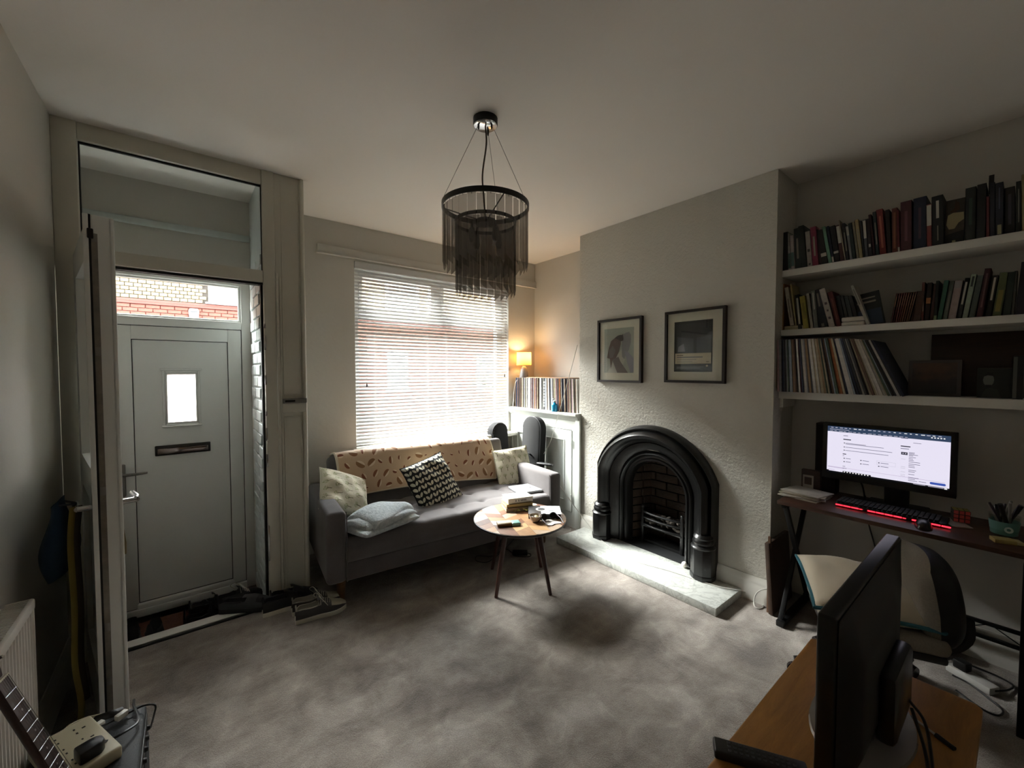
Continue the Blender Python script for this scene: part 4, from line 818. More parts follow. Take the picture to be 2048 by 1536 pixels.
ca, sa = math.cos(R(-20)), math.sin(R(-20)); wcol, hp_ = 0.104, 0.075; r3 = random.Random(4)
for i in range(-4, 5):
    for j in range(-9, 9):
        sh = 0.052 * (1 if i % 2 else -1); x0, x1 = i * wcol, (i + 1) * wcol - 0.0012; z0 = j * hp_
        ya, yb_ = (z0, z0 + sh) if i % 2 else (z0 - 0.052 + 0.104 * 0.5, z0 - 0.052 - 0.052 + 0.104 * 0.5)
        poly = [(x0, ya), (x1, yb_), (x1, yb_ + hp_ - 0.0012), (x0, ya + hp_ - 0.0012)]
        poly = [(x * ca - y * sa, x * sa + y * ca) for x, y in poly]; pc = clip_circle(poly, TR - 0.004)
        if len(pc) >= 3:
            ar = abs(sum(pc[k_][0] * pc[(k_ + 1) % len(pc)][1] - pc[(k_ + 1) % len(pc)][0] * pc[k_][1] for k_ in range(len(pc)))) / 2
            if ar > 2e-4: bb = B(); bb.prism(pc, lambda a, c_, d: (TC.x + a, TC.y + c_, TZ + d), 0.0, 0.0014); part('inlay_piece', bb, tw[r3.choice((0, 0, 1, 2, 3, 3, 4, 5, 5))], tt)
TZ += 0.0014
for fx, fy in ((1.515, 2.07), (1.807, 1.875), (1.714, 2.39), (2.014, 2.191)):
    ft = Vector((fx, fy, 0)); tp = TC + (ft - TC) * 0.60; b = B(); b.cyl(ft, (tp.x, tp.y, TZ - 0.024), 0.011, 0.019, 14); part('leg', b, m_tleg, ct)

def book(name, label, M, L, w_, t_, cover, page='#d9d2bf', grp=None, cat='book', extra=None, round_spine=0.0):
    """lying book: spine along local x at y=-w/2; M places its bottom centre"""
    t = thing(name, label, cat, M.translation, grp); c = 0.0022
    b = B(M); b.box((-L / 2, -w_ / 2, 0), (L / 2, w_ / 2, c), 0.0006); b.box((-L / 2, -w_ / 2, t_ - c), (L / 2, w_ / 2, t_), 0.0006); b.box((-L / 2, -w_ / 2, 0), (L / 2, -w_ / 2 + c, t_), 0.0006); part('cover', b, cover, t)
    b = B(M); b.box((-L / 2 + 0.003, -w_ / 2 + c, c), (L / 2 - 0.003, w_ / 2 - 0.003, t_ - c)); part('pages', b, mat('page_' + page[1:], page, 0.9, var=0.15, vs=200), t)
    if extra: extra(M, t)
    return t
def strips(rects, z, m, name='cover_print'):
    def f(M, t):
        b = B(M)
        for x0, x1, y0, y1 in rects: b.box((x0, y0, z), (x1, y1, z + 0.0005))
        part(name, b, m, t)
    return f
m_ink = mat('printed_ink', '#3a3a3c', 0.7); m_bkw = mat('cover_white', '#d8d4c8', 0.5); m_bkc = mat('cover_cream', '#c9bd97', 0.55); m_bko = mat('cover_ochre', '#a08a55', 0.55); m_bkbr = mat('cover_brown', '#6e5b45', 0.6); m_bkk = mat('cover_black', '#141415', 0.4)
s0 = onz(1034, 1016, TZ); ang_ = R(-22)
G = 'books stacked on the coffee table'
def flags(M, t):
    b = B(M)
    for i, x in enumerate((-0.05, -0.03, -0.018, 0.02, 0.034, 0.05, 0.062)): b.box((x, -0.084 - 0.012 - 0.004 * (i % 3), 0.012 + 0.002 * (i % 4)), (x + 0.011, -0.066, 0.0126 + 0.002 * (i % 4)))
    part('page_flag', b, mat('yellow_paper_flag', '#b7b45a', 0.8), t, 'yellow-green marker flags')
book('paperback_book', 'cream paperback with yellow page flags at the bottom of the stack', T((s0.x, s0.y, TZ), ang_), 0.20, 0.145, 0.028, m_bkbr, '#d5cba6', G, extra=flags)
book('paperback_book', 'ochre paperback in the middle of the coffee table stack', T((s0.x + 0.004, s0.y + 0.006, TZ + 0.0285), ang_ + R(2)), 0.195, 0.13, 0.021, m_bko, '#d8cfa8', G)
book('paperback_book', 'thick white paperback on top of the coffee table stack', T((s0.x + 0.016, s0.y + 0.016, TZ + 0.050), ang_ + R(6)), 0.19, 0.125, 0.036, m_bkw, '#dcd6c4', G, extra=lambda M, t: (strips([(-0.07, 0.07, y, y + 0.0035) for y in (-0.03, -0.021, -0.012, -0.003, 0.006)] + [(-0.08, -0.055, -0.055, -0.045)], 0.036, mat('pale_print', '#9b978e', 0.7))(M, t), (lambda bb: part('spine_lettering', bb, m_ink, t))((lambda bb: [bb.box((x, -0.0628, 0.011), (x + 0.006, -0.0622, 0.024)) for x in (-0.04, -0.018, 0.0, 0.012, 0.024, 0.036)] and bb)(B(M)))))
g0 = onz(1083, 1029, TZ); 
def cov(M, t):
    b = B(M); b.box((-0.022, -0.082, 0.033), (0.114, 0.082, 0.0335)); part('cover_print', b, mat('cover_pale_blue', '#c6cbd2', 0.45), t)
    b = B(M); b.lathe([(0, 0.0337), (0.034, 0.0337), (0.034, 0.0341), (0, 0.0341)], (-0.022, 0.012, 0), 24); part('cover_roundel', b, m_bkw, t)
    b = B(M); b.lathe([(0, 0.0342), (0.026, 0.0342), (0.026, 0.0346), (0, 0.0346)], (-0.018, 0.012, 0), 20); b.box((0.03, -0.02, 0.0336), (0.065, -0.014, 0.034)); b.box((0.03, -0.034, 0.0336), (0.085, -0.03, 0.034)); part('cover_drawing', b, m_ink, t)
book('hardback_book', 'large black and pale blue hardback beside the bowl on the coffee table', T((g0.x + 0.012, g0.y - 0.012, TZ), R(-40)), 0.215, 0.165, 0.033, m_bkk, '#d2cfc6', extra=cov)
b0 = onz(1071, 1040, TZ + 0.01); t = thing('small_bowl', 'small speckled ceramic bowl on the coffee table', 'bowl', (b0.x, b0.y, TZ))
b = B(); b.lathe([(0.0, 0.0), (0.022, 0.0), (0.024, 0.004), (0.034, 0.016), (0.040, 0.032), (0.042, 0.042), (0.0395, 0.042), (0.036, 0.030), (0.028, 0.016), (0.0, 0.008)], (b0.x, b0.y, TZ), 28); part('bowl', b, mat('grey_stoneware', '#a3968b', 0.35, var=0.35, vs=90), t)
for i, (dx, dy, r_) in enumerate(((0.012, 0.006, 0.015), (-0.012, 0.01, 0.013), (0.0, -0.014, 0.012))):
    b = B(); b.ball((b0.x + dx, b0.y + dy, TZ + 0.026), r_, 10, sq=(1, 1.2, 0.7)); tag(place('wrapped_sweet', b.mesh('wrapped_sweet', mat('pale_sweet' if i == 0 else 'dark_sweet', '#cbbd8c' if i == 0 else '#4d4440', 0.5))), ('pale yellow sweet in the small bowl' if i == 0 else 'dark sweet in the small bowl'), 'sweet', 'sweets in the bowl')
k0 = onz(1017, 1050, TZ); M = T((k0.x, k0.y, TZ), R(-27)); t = thing('snack_bar', 'teal and brown wrapped chocolate bar on the coffee table', 'wrapped bar', M.translation)
b = B(M); b.box((-0.075, -0.03, 0.0), (0.02, 0.03, 0.020), 0.006, seg=3); part('wrapper', b, mat('brown_gold_wrapper', '#6c4f2b', 0.35), t)
b = B(M); b.box((0.018, -0.0305, 0.0), (0.075, 0.0305, 0.0205), 0.006, seg=3); part('sleeve', b, mat('teal_sleeve', '#7fb0a6', 0.35), t, 'teal end of the wrapper')
b = B(M); b.box((-0.073, -0.012, 0.0203), (0.018, 0.0295, 0.0208)); part('wrapper_label', b, mat('cream_label', '#c5bda2', 0.5), t)
n0 = onz(1101, 1044, TZ); M = T((n0.x, n0.y, TZ), R(-15)); t = thing('sunglasses', 'dark sunglasses lying on a white cloth on the coffee table', 'sunglasses', M.translation + Vector((0, 0, 0.006)))
for s_ in (-1, 1):
    b = B(M); P = [(s_ * 0.034 + 0.026 * math.cos(R(a)), 0.03 + 0.004 * math.sin(R(a)), 0.028 + 0.02 * math.sin(R(a))) for a in range(0, 361, 20)]; b.tube(P, 0.003, 6); part('rim', b, m_black, t)
    b = B(M); b._add([(p[0], p[1], p[2]) for p in P[:-1]], [tuple(range(len(P) - 1))]); part('lens', b, mat('dark_lens', '#1b1512', 0.1), t)
    b = B(M); b.tube([(s_ * 0.062, 0.03, 0.034), (s_ * 0.064, -0.02, 0.026), (s_ * 0.058, -0.07, 0.009)], 0.003, 6); part('temple', b, m_black, t)
b = B(M); b.tube([(-0.009, 0.03, 0.034), (0, 0.031, 0.037), (0.009, 0.03, 0.034)], 0.003, 6); part('bridge', b, m_black, t)
b = B(M); r4 = random.Random(2); hs_ = {(i, j): r4.uniform(0.0, 0.006) for i in range(9) for j in range(9)}
b.grid(lambda u, v: Vector(((u - 0.5) * 0.10 * (1 + 0.1 * math.sin(9 * v)), (v - 0.5) * 0.085 * (1 + 0.15 * math.sin(7 * u)) - 0.012, 0.0015 + hs_[(round(u * 8), round(v * 8))])), 8, 8, uv=False); single('lens_cloth', b, mat('white_cloth', '#d4d1ca', 0.8), 'crumpled white cloth under the sunglasses', 'cloth', ang=80)
# ---- power brick under the table
pb = onz(1040, 1104, 0.02); t = thing('power_adapter', 'black power adapter and loose cable under the coffee table', 'power adapter', (pb.x, pb.y, 0)); M = T((pb.x, pb.y, 0), R(-40))
b = B(M); b.box((-0.06, -0.026, 0.0), (0.06, 0.026, 0.03), 0.008, seg=3); part('brick', b, m_black, t)
cpts = [M @ Vector((-0.06, 0, 0.012)), onz(1010, 1098, 0.006), onz(985, 1112, 0.006), onz(955, 1112, 0.006), onz(952, 1121, 0.006), onz(975, 1124, 0.006), onz(1000, 1106, 0.006), onz(1025, 1082, 0.006), onz(1030, 1070, 0.006)]
b = B(); b.tube(cpts, 0.0032, 6, smoothn=6); part('cable', b, m_black, t)
b = B(); b.tube([M @ Vector((0.06, 0, 0.012)), M @ Vector((0.085, -0.01, 0.006)), M @ Vector((0.07, -0.045, 0.005)), M @ Vector((0.0, -0.045, 0.005)), M @ Vector((-0.05, -0.03, 0.005))], 0.0032, 6, smoothn=6); part('cable', b, m_black, t)
# ------------------------------------------------------------------ shoes
def lerpk(K, t):
    for (a, x), (c, y) in zip(K, K[1:]):
        if t <= c: return x + (y - x) * ((t - a) / (c - a)) ** 1
    return K[-1][1]
def smk(K, t): return sum(lerpk(K, min(1, max(0, t + d))) for d in (-0.03, 0, 0.03)) / 3
def shoe(label, pos, ang, L, ms, grp=None, collar=0.085, z0=0.0, sole_h=0.026, name='shoe', side=1, tip=0.0, laces=True):
    """ms: sole, side, toe, lining, lace"""
    sole, side_m, toe, lining, lace = ms; M = T((pos[0], pos[1], z0), ang, rx=tip)
    Wd = [(0, 0.024), (0.06, 0.030), (0.25, 0.034), (0.45, 0.036), (0.68, 0.046), (0.85, 0.042), (0.95, 0.030), (1, 0.014)]
    Ht = [(0, collar * 0.92), (0.1, collar), (0.3, collar * 0.88), (0.46, collar * 0.96), (0.62, 0.064), (0.8, 0.046), (0.94, 0.036), (1, 0.020)]
    cur = lambda t: side * 0.008 * math.sin(t * 2.6)
    t_ = thing(name, label, 'shoe', M.translation, grp)
    N = 32; ring = []
    for k in range(N + 1): t = k / N; ring.append(((t - 0.5) * L, cur(t) + smk(Wd, t) * 1.10))
    for k in range(N, -1, -1): t = k / N; ring.append(((t - 0.5) * L, cur(t) - smk(Wd, t) * 1.10))
    b = B(M); b.prism(ring, lambda a, c, d: (a, c, d + 0.010 * max(0, (a / L + 0.5 - 0.8)) * 4), 0.0, sole_h, bev=0.003); part('sole', b, sole, t_)
    NU, NV = 26, 36
    def pt(u, v):
        t = 0.004 + 0.992 * v; w_, h_ = smk(Wd, t), smk(Ht, t); a = math.pi * (1 - u); s_ = math.sin(a)
        y = w_ * math.copysign(abs(math.cos(a)) ** 0.55, math.cos(a)) * (1 - 0.16 * s_ ** 2); z = sole_h - 0.004 + h_ * s_ ** 0.75
        k = abs(u - 0.5) * 2; opn = min(1.0, max(0.0, (0.50 - t) / 0.06)) * min(1.0, max(0.0, (t - 0.015) / 0.05)); lim = 0.60
        if k < lim and opn > 0:
            uu = math.asin(1) ; ar = math.pi * (0.5 - lim / 2); yr = w_ * abs(math.cos(ar)) ** 0.55 * (1 - 0.16 * math.sin(ar) ** 2); zr = sole_h + h_ * math.sin(ar) ** 0.75
            d = (lim - k) / lim; yi = math.copysign(1, u - 0.5) * yr * min(1, (1 - d) * 1.0 + 0.0) if d > 0.35 else math.copysign(1, u - 0.5) * yr * (1 - 0.15 * d)
            zi = zr - (zr - sole_h - 0.006) * min(1, d / 0.35) ** 0.8; y = y + (yi - y) * opn; z = z + (zi - z) * opn
        return Vector(((t - 0.5) * L, cur(t) + y, z))
    b = B(M); vs = [pt(i / NU, j / NV) for j in range(NV + 1) for i in range(NU + 1)]; groups = {0: [], 1: [], 2: []}
    bv = [b.bm.verts.new(M @ p) for p in vs]
    for j in range(NV):
        for i in range(NU):
            u, v = (i + 0.5) / NU, (j + 0.5) / NV; k = abs(u - 0.5) * 2; mi = 0
            if v < 0.47 and k < 0.60: mi = 2
            elif v > 0.70 and k < 0.62: mi = 1
            f = b.bm.faces.new([bv[q_] for q_ in (j * (NU + 1) + i, j * (NU + 1) + i + 1, (j + 1) * (NU + 1) + i + 1, (j + 1) * (NU + 1) + i)]); f.material_index = mi; f.smooth = True
    part('upper', b, [side_m, toe, lining], t_, ang=70)
    b = B(M); rim = []
    for j in range(3, int(NV * 0.47)): rim.append(pt(0.5 - 0.30, j / NV))
    rim2 = [pt(0.5 + 0.30, j / NV) for j in range(3, int(NV * 0.47))]
    b.tube(rim[::-1] + [pt(0.32, 0.03), pt(0.5, 0.012), pt(0.68, 0.03)] + rim2, 0.0034, 6); part('collar', b, lining, t_)
    b = B(M); b.grid(lambda u, v: Vector((((0.42 + 0.22 * v) - 0.5) * L, cur(0.5) + (u - 0.5) * 0.04, sole_h + smk(Ht, 0.42 + 0.22 * v) * 0.97 + 0.003 * (1 - v) - 0.004 * (2 * u - 1) ** 2)), 6, 6, uv=False); part('tongue', b, side_m, t_)
    if laces:
        b = B(M)
        for i in range(5):
            v = 0.48 + i * 0.045; b.tube([pt(0.30, v) + Vector((0, 0, 0.003)), pt(0.5, v + 0.02) + Vector((0, 0, 0.006)), pt(0.70, v + 0.01) + Vector((0, 0, 0.003))], 0.0022, 6)
        top = pt(0.5, 0.5) + Vector((0, 0, 0.008)); b.tube([top, top + Vector((-0.02, 0.02, 0.02)), top + Vector((-0.035, 0.045, 0.0)), top + Vector((-0.01, 0.05, -0.03))], 0.002, 6, smoothn=4); b.tube([top, top + Vector((-0.015, -0.025, 0.022)), top + Vector((0.01, -0.05, -0.005)), top + Vector((0.03, -0.05, -0.035))], 0.002, 6, smoothn=4)
        part('laces', b, lace, t_)
    return t_
ms_w = mat('off_white_rubber', '#c7c4b4', 0.55); ms_g = mat('grey_suede', '#4c4a4a', 0.9, bump=0.3, bs=200); ms_d = mat('charcoal_suede', '#232225', 0.85, bump=0.2, bs=200); ms_l = mat('pale_lining', '#a39f92', 0.9); ms_toe = mat('cream_leather', '#b7b3a0', 0.5); ms_lace = mat('pale_lace', '#b5b1a2', 0.9)
ms_k = mat('black_leather', '#1b1b1d', 0.45); ms_k2 = mat('black_mesh', '#212124', 0.8); ms_br = mat('dark_brown_leather', '#3a2f2a', 0.5); ms_gr = mat('dark_grey_mesh', '#3d3d40', 0.85); ms_sk = mat('black_rubber', '#101011', 0.7)
p0, p1 = onz(596, 1252, 0), onz(690, 1226, 0); d_ = (p1 - p0); an = math.atan2(d_.y, d_.x); Ls = d_.length + 0.01; mid_ = (p0 + p1) / 2; nrm_ = Vector((-math.sin(an), math.cos(an), 0))
gs = 'grey and white trainers beside the column'; skm = (ms_w, ms_g, ms_toe, ms_l, ms_lace)
an += R(3)
shoe('grey and cream lace-up trainer by the column, on the carpet side', mid_ + nrm_ * 0.045, an, 0.275, skm, gs)
shoe('grey and cream lace-up trainer by the column, nearer the sofa', mid_ + nrm_ * 0.152 + Vector((-0.015, 0, 0)), an + R(2), 0.275, skm, gs, side=-1)
kb_ = (ms_sk, ms_k, ms_k2, ms_k2, ms_k2)
bk0 = onz(598, 1200, 0.0)
shoe('black trainer with a reflective heel behind the grey trainers', (0.455, 2.762), an + R(4), 0.27, (ms_w, ms_k, ms_k2, ms_k2, ms_k2), 'black trainers by the column', laces=False, collar=0.095)
shoe('black trainer against the column board behind the grey trainers', (0.50, 2.822), an + R(3), 0.265, kb_, 'black trainers by the column', laces=False, side=-1, collar=0.095)
V = VZ; gv = 'shoes in the vestibule'
shoe('tall black ankle boot on the mat by the inner door', (-0.262, 3.11), R(92), 0.26, kb_, gv, collar=0.225, z0=V, name='ankle_boot', laces=False)
shoe('second tall black ankle boot, on the mat between its twin and the laced boot', (-0.178, 3.10), R(86), 0.26, kb_, gv, collar=0.215, z0=V, name='ankle_boot', side=-1, laces=False)
shoe('black laced boot standing sideways in the middle of the vestibule mat', (0.085, 3.05), R(14), 0.26, kb_, gv, collar=0.22, z0=V, name='ankle_boot')
shoe('black low shoe beside the laced boot, against the front door', (0.12, 3.28), R(10), 0.28, (ms_sk, ms_k, ms_k, ms_gr, ms_k2), gv, collar=0.15, z0=V, laces=False)
shoe('dark grey mesh trainer lying across the threshold onto the carpet', (0.258, 2.872), R(-29), 0.295, (ms_sk, ms_gr, ms_k2, ms_k2, ms_k2), gv, z0=0.0128, laces=False, collar=0.062)
shoe('dark brown shoe under the top trainer by the painted brick', (0.235, 3.06), R(8), 0.27, (ms_sk, ms_br, ms_br, ms_gr, ms_lace), gv, collar=0.10, z0=V, side=-1, laces=False)
shoe('grey trainer with pale laces heaped on top by the painted brick', (0.235, 3.09), R(20), 0.26, (ms_sk, ms_gr, ms_k2, ms_gr, ms_lace), gv, collar=0.11, z0=V + 0.125, side=-1)
# ------------------------------------------------------------------ things on and by the alcove cupboard
SP = {'cream': '#b9ad92', 'white': '#c9c6bf', 'black': '#1b1a1b', 'grey': '#77757a', 'dark grey': '#3c3b3f', 'brown': '#5a4234', 'maroon': '#54242b', 'navy': '#232c44', 'pink': '#a98a8c', 'pale blue': '#8e9aa8', 'green': '#4a5b4c', 'tan': '#8f7556', 'orange': '#a5663a', 'red': '#7c2b2b'}
RECS = []
def record(y, th, lean, xs, zs, col, where, hgt=0.314, dep=0.312):
    b = B(); b.box((0, 0, 0), (dep, th, hgt), 0.0008, seg=1); me_ = b.mesh('record_sleeve', mat('sleeve_' + col.replace(' ', '_'), SP[col], 0.55, var=0.3, vs=40))
    o = place('record_sleeve', me_, None, (xs, y, zs), (lean, 0, 0)); RECS.append((o, col, where)); return tag(o, None, 'record', 'records ' + where)
r5 = random.Random(21); cols = ['white', 'cream', 'black', 'grey', 'white', 'dark grey', 'cream', 'pink', 'white', 'pale blue', 'maroon', 'black', 'grey', 'brown', 'tan', 'white', 'navy', 'green', 'orange', 'white']
CZ = 1.056; wc_ = 'in the cupboard row'
y = 3.425; thick = None
while y > 2.535:
    th = r5.choice((0.006, 0.008, 0.010, 0.013, 0.016)); col = r5.choice(cols)
    big_ = thick is None and y < 2.99
    if big_: th, col = 0.024, 'black'
    o_ = record(y - th, th * 0.94, (R(-2.0) if y < 2.94 else R(0.5) * 0), 2.762 + r5.uniform(-0.004, 0.01), CZ + (0.0005 if y >= 2.94 else 0.0), col, wc_, 0.312); thick = (o_, y) if big_ else thick; y -= th + (0.012 if big_ else 0)
b = B()
for i in range(9): b.box((-0.0012, 0.005, 0.03 + i * 0.029), (0.0004, 0.018 - 0.002 * (i % 2), 0.05 + i * 0.029))
so2 = bpy.data.objects.new('spine_lettering', b.mesh('spine_lettering', mat('white_print', '#d8d6d0', 0.6))); COL.objects.link(so2); so2.parent = thick[0]
b = B(); b.box((2.765, 2.70, CZ + 0.3145), (3.07, 3.24, CZ + 0.3185), 0.001); single('flat_sleeve', b, mat('sleeve_tan2', '#a98c74', 0.6), 'tan sleeve lying flat on top of the upright records', 'record')
# table lamp
lx, ly, lz = 2.845, 3.372, CZ + 0.3125
lt = thing('table_lamp', 'small lit table lamp with yellow shade on the record row', 'lamp', (lx, ly, lz))
b = B(); b.lathe([(0.0, 0.0), (0.046, 0.0), (0.048, 0.006), (0.043, 0.05), (0.033, 0.095), (0.022, 0.118), (0.010, 0.126), (0.0, 0.127)], (lx, ly, lz), 28); part('lamp_base', b, mat('speckled_grey_ceramic', '#8d8a88', 0.5, var=0.3, vs=120), lt)
b = B(); b.cyl((lx, ly, lz + 0.12), (lx, ly, lz + 0.165), 0.008, n=10); part('lamp_stem', b, m_steel, lt)
q = NT('yellow_lampshade_cloth'); q.n.remove(q.b); tl = q.node('ShaderNodeBsdfTranslucent'); tl.inputs[0].default_value = (*lin('#dcb877'), 1); dfn = q.node('ShaderNodeBsdfDiffuse'); dfn.inputs[0].default_value = (*lin('#cbab70'), 1); mm = q.node('ShaderNodeMixShader'); mm.inputs[0].default_value = 0.5
q.t.links.new(tl.outputs[0], mm.inputs[1]); q.t.links.new(dfn.outputs[0], mm.inputs[2]); q.t.links.new(mm.outputs[0], q.out.inputs[0])
b = B(); b.lathe([(0.080, 0.135), (0.077, 0.272)], (lx, ly, lz), 40, cap=False); part('lamp_shade', b, q.m, lt)
b = B(); [b.lathe([(r_ - 0.001, z), (r_ + 0.0012, z), (r_ + 0.0012, z + 0.004), (r_ - 0.001, z + 0.004), (r_ - 0.001, z)], (lx, ly, lz), 40) for r_, z in ((0.080, 0.133), (0.077, 0.27))]; part('shade_rim', b, mat('shade_rim', '#a98d4a', 0.7), lt)
b = B(); b.ball((lx, ly, lz + 0.195), 0.022, 14); part('bulb', b, mat('lit_bulb', '#fff0d0', 0.4, emit='#ffb050', es=6.0), lt)
ld_ = bpy.data.lights.new('lamp_light', 'POINT'); ld_.energy = 0.34; ld_.color = (1.0, 0.72, 0.40); ld_.shadow_soft_size = 0.024; lo = bpy.data.objects.new('lamp_light', ld_); COL.objects.link(lo); lo.location = (lx, ly, lz + 0.225); lo.parent = lt; lo.matrix_parent_inverse = WM[lt.name].inverted()
b = B(); b.tube([(lx - 0.03, ly - 0.02, lz + 0.01), onx(1031, 765, 2.74), onx(1027, 800, 2.73), onx(1026, 812, 2.69), onx(1024, 850, 2.69), onx(1026, 900, 2.69)], 0.0025, 6, smoothn=6); part('flex', b, m_cord, lt)
# blue pump bottle
bp_ = onx(1109, 820, 2.725); t = thing('pump_bottle', 'small clear bottle of blue liquid on the cupboard edge', 'bottle', (bp_.x, bp_.y, CZ))
b = B(); b.lathe([(0.0, 0.0), (0.027, 0.0), (0.029, 0.004), (0.029, 0.06), (0.027, 0.068), (0.012, 0.08), (0.012, 0.09), (0.0, 0.09)], (bp_.x, bp_.y, CZ + 0.001), 20); part('bottle', b, mat('blue_liquid', '#0d86b8', 0.1, coat=0.5), t)
b = B(); b.lathe([(0.0, 0.088), (0.013, 0.088), (0.013, 0.104), (0.005, 0.106), (0.004, 0.12), (0.0, 0.12)], (bp_.x, bp_.y, CZ), 14); b.box((bp_.x - 0.03, bp_.y - 0.005, CZ + 0.116), (bp_.x + 0.006, bp_.y + 0.005, CZ + 0.125), 0.003); part('pump', b, mat('clear_plastic_cap', '#c3cdd0', 0.2), t)
# black padded cases leaning by the window
m_case = mat('black_nylon_case', '#060607', 0.9, bump=0.25, bs=260)
def case(label, M, w_, L, th, name):
    t = thing(name, label, 'instrument case', M.translation); rad = w_ / 2
    poly = [(-rad, 0), (rad, 0)] + [(rad * math.cos(R(a)), L - rad * 0.92 + rad * 0.92 * math.sin(R(a))) for a in range(0, 181, 12)]
    b = B(M); b.prism(poly, lambda a, c_, d: (a, d, c_), -th / 2, th / 2, bev=0.022); part('shell', b, m_case, t)
    b = B(M); P = [(a * 1.0, -th * 0.36, c_) for a, c_ in poly[1:]]; b.tube(P, 0.004, 6); part('zip', b, mat('zip_grey', '#3a3b3e', 0.5), t)
    b = B(M); b.tube([(-0.04, -th / 2 - 0.004, L * 0.62), (-0.03, -th / 2 - 0.03, L * 0.64), (0.03, -th / 2 - 0.03, L * 0.64), (0.04, -th / 2 - 0.004, L * 0.62)], 0.008, 6, smoothn=4); part('handle', b, m_case, t)
case('black padded instrument case with rounded top leaning on the cupboard', T((2.60, 2.985, 0.012), R(-88), rx=R(-3.5)), 0.25, 0.985, 0.10, 'instrument_case')
case('second black padded case leaning between sofa back and window', T((2.585, 3.395, 0.012), R(4), ry=R(-6)), 0.20, 0.90, 0.11, 'instrument_case')

# ---- white cables
m_cbl = mat('white_cable', '#c5c3bb', 0.6)
b = B(); b.tube([onx(1155, 690, 2.75), onx(1143, 735, 2.70), onx(1128, 790, 2.69), onx(1112, 845, 2.69), onx(1100, 885, 2.69), onx(1085, 912, 2.66)], 0.003, 6, smoothn=5); single('white_cable', b, m_cbl, 'white cable hanging across the cupboard door', 'cable')
b = B(); b.tube([onx(1118, 969, 2.60), onx(1135, 993, 2.66), onx(1160, 1028, 2.72), onx(1185, 1060, 2.72), onz(1198, 1076, 0.055), onz(1225, 1098, 0.0535), onz(1270, 1122, 0.0535), onz(1340, 1142, 0.0535), onz(1395, 1160, 0.0535), onz(1440, 1174, 0.0535), onz(1480, 1181, 0.054), onz(1500, 1190, 0.02), onz(1526, 1210, 0.004), onz(1519, 1217, 0.004), onz(1509, 1212, 0.01), onx(1509, 1195, 2.72), onx(1520, 1181, 2.73), onx(1548, 1176, 2.76)], 0.0034, 6, smoothn=6); single('white_cable', b, m_cbl, 'long white cable trailing along the marble hearth', 'cable')

# ------------------------------------------------------------------ shelves and books
def shelf(n, x0, z, t, label):
    b = B(); b.box((x0, YB + 0.002, z - t), (XA - 0.001, CY0 - 0.002, z), 0.002); return single('wall_shelf', b, m_white, label, 'shelf', 'shelves in the alcove')
S1, S2, S3 = 2.055, 1.694, 1.319
shelf(1, 2.86, S1, 0.040, 'white floating shelf, the highest, under the tall dark hardbacks'); shelf(2, 2.86, S2, 0.037, 'white floating shelf carrying paperbacks and a white box'); shelf(3, 2.845, S3, 0.043, 'white floating shelf carrying the leaning records')
b = B(); b.box((2.87, CY0 - 0.02, S3 - 0.10), (3.08, CY0, S3 - 0.045), 0.003); single('shelf_batten', b, m_white, 'white batten under the lowest shelf at the chimney side', 'batten')
BOOKC = {}
def bookm(col): return mat('book_' + col.lstrip('#'), col, 0.5, var=0.25, vs=60)
def upright(xs, zs, yl, yr, yt, zt, hexc, desc, where, prev, nxt, dep, feat, lift=0.0):
    hgt = math.hypot(yt - yl, zt - zs - lift); lean = math.atan2(-(yt - yl), zt - zs - lift); th = max(0.006, (yl - yr) * math.cos(lean) * 0.95)
    # local: spine at x=0, thickness along -y from 0
    piv = Vector((xs, yl, zs + lift)) if lean <= 0 else Vector((xs, yl - th / math.cos(lean) if False else yl, zs + lift))
    if lean <= 0: M = Matrix.Translation(piv) @ Matrix.Rotation(lean, 4, 'X') @ Matrix.Translation((0, 0, 0)); dz = th * math.sin(-lean) * 0
    else: M = Matrix.Translation(piv) @ Matrix.Rotation(lean, 4, 'X'); M = Matrix.Translation((0, 0, th * math.sin(lean))) @ M
    lab = f'{desc} {where}'
    if prev and nxt: lab += f' between {prev} and {nxt} ones'
    elif nxt: lab += f' at the end beside the {nxt} one'
    elif prev: lab += f' at the end beside the {prev} one'
    t = thing('book', lab, 'book', M.translation, 'books ' + where); c = 0.0022
    b = B(M); b.box((0, -th, 0), (dep, -th + c, hgt), 0.0006, seg=1); b.box((0, -c, 0), (dep, 0, hgt), 0.0006, seg=1); b.box((0, -th, 0), (c, 0, hgt), 0.0006, seg=1); part('cover', b, bookm(hexc), t)
    b = B(M); b.box((c, -th + c, 0.003), (dep - 0.003, -c, hgt - 0.003)); part('pages', b, mat('page_d0c8b4', '#c4bca8', 0.9), t)
    if feat:
        b = B(M)
        for z0, z1, fc, wdt in feat:
            bb = B(M); bb.box((-0.0006, -th * (0.5 + wdt / 2), z0 * hgt), (0.0004, -th * (0.5 - wdt / 2), z1 * hgt)); part('spine_label', bb, mat('label_' + fc.lstrip('#'), fc, 0.6), t)
    return t
WL, LT = '#b9b6ac', '#8a8578'
def row(data, ox, oy, k, xs, zs, vline, where, dep):
    px = []
    for d in data:
        bl_, br_, tl2, ty = d[:4]; vb = vline(ox + bl_ / k)
        yl, yr = onx(ox + bl_ / k, vb, xs).y, onx(ox + br_ / k, vb, xs).y; tp = onx(ox + tl2 / k, oy + ty / k, xs); px.append((yl, yr, tp.y, tp.z, *d[4:]))
    return px
def titled(): return [(0.25, 0.75, LT, 0.32)]
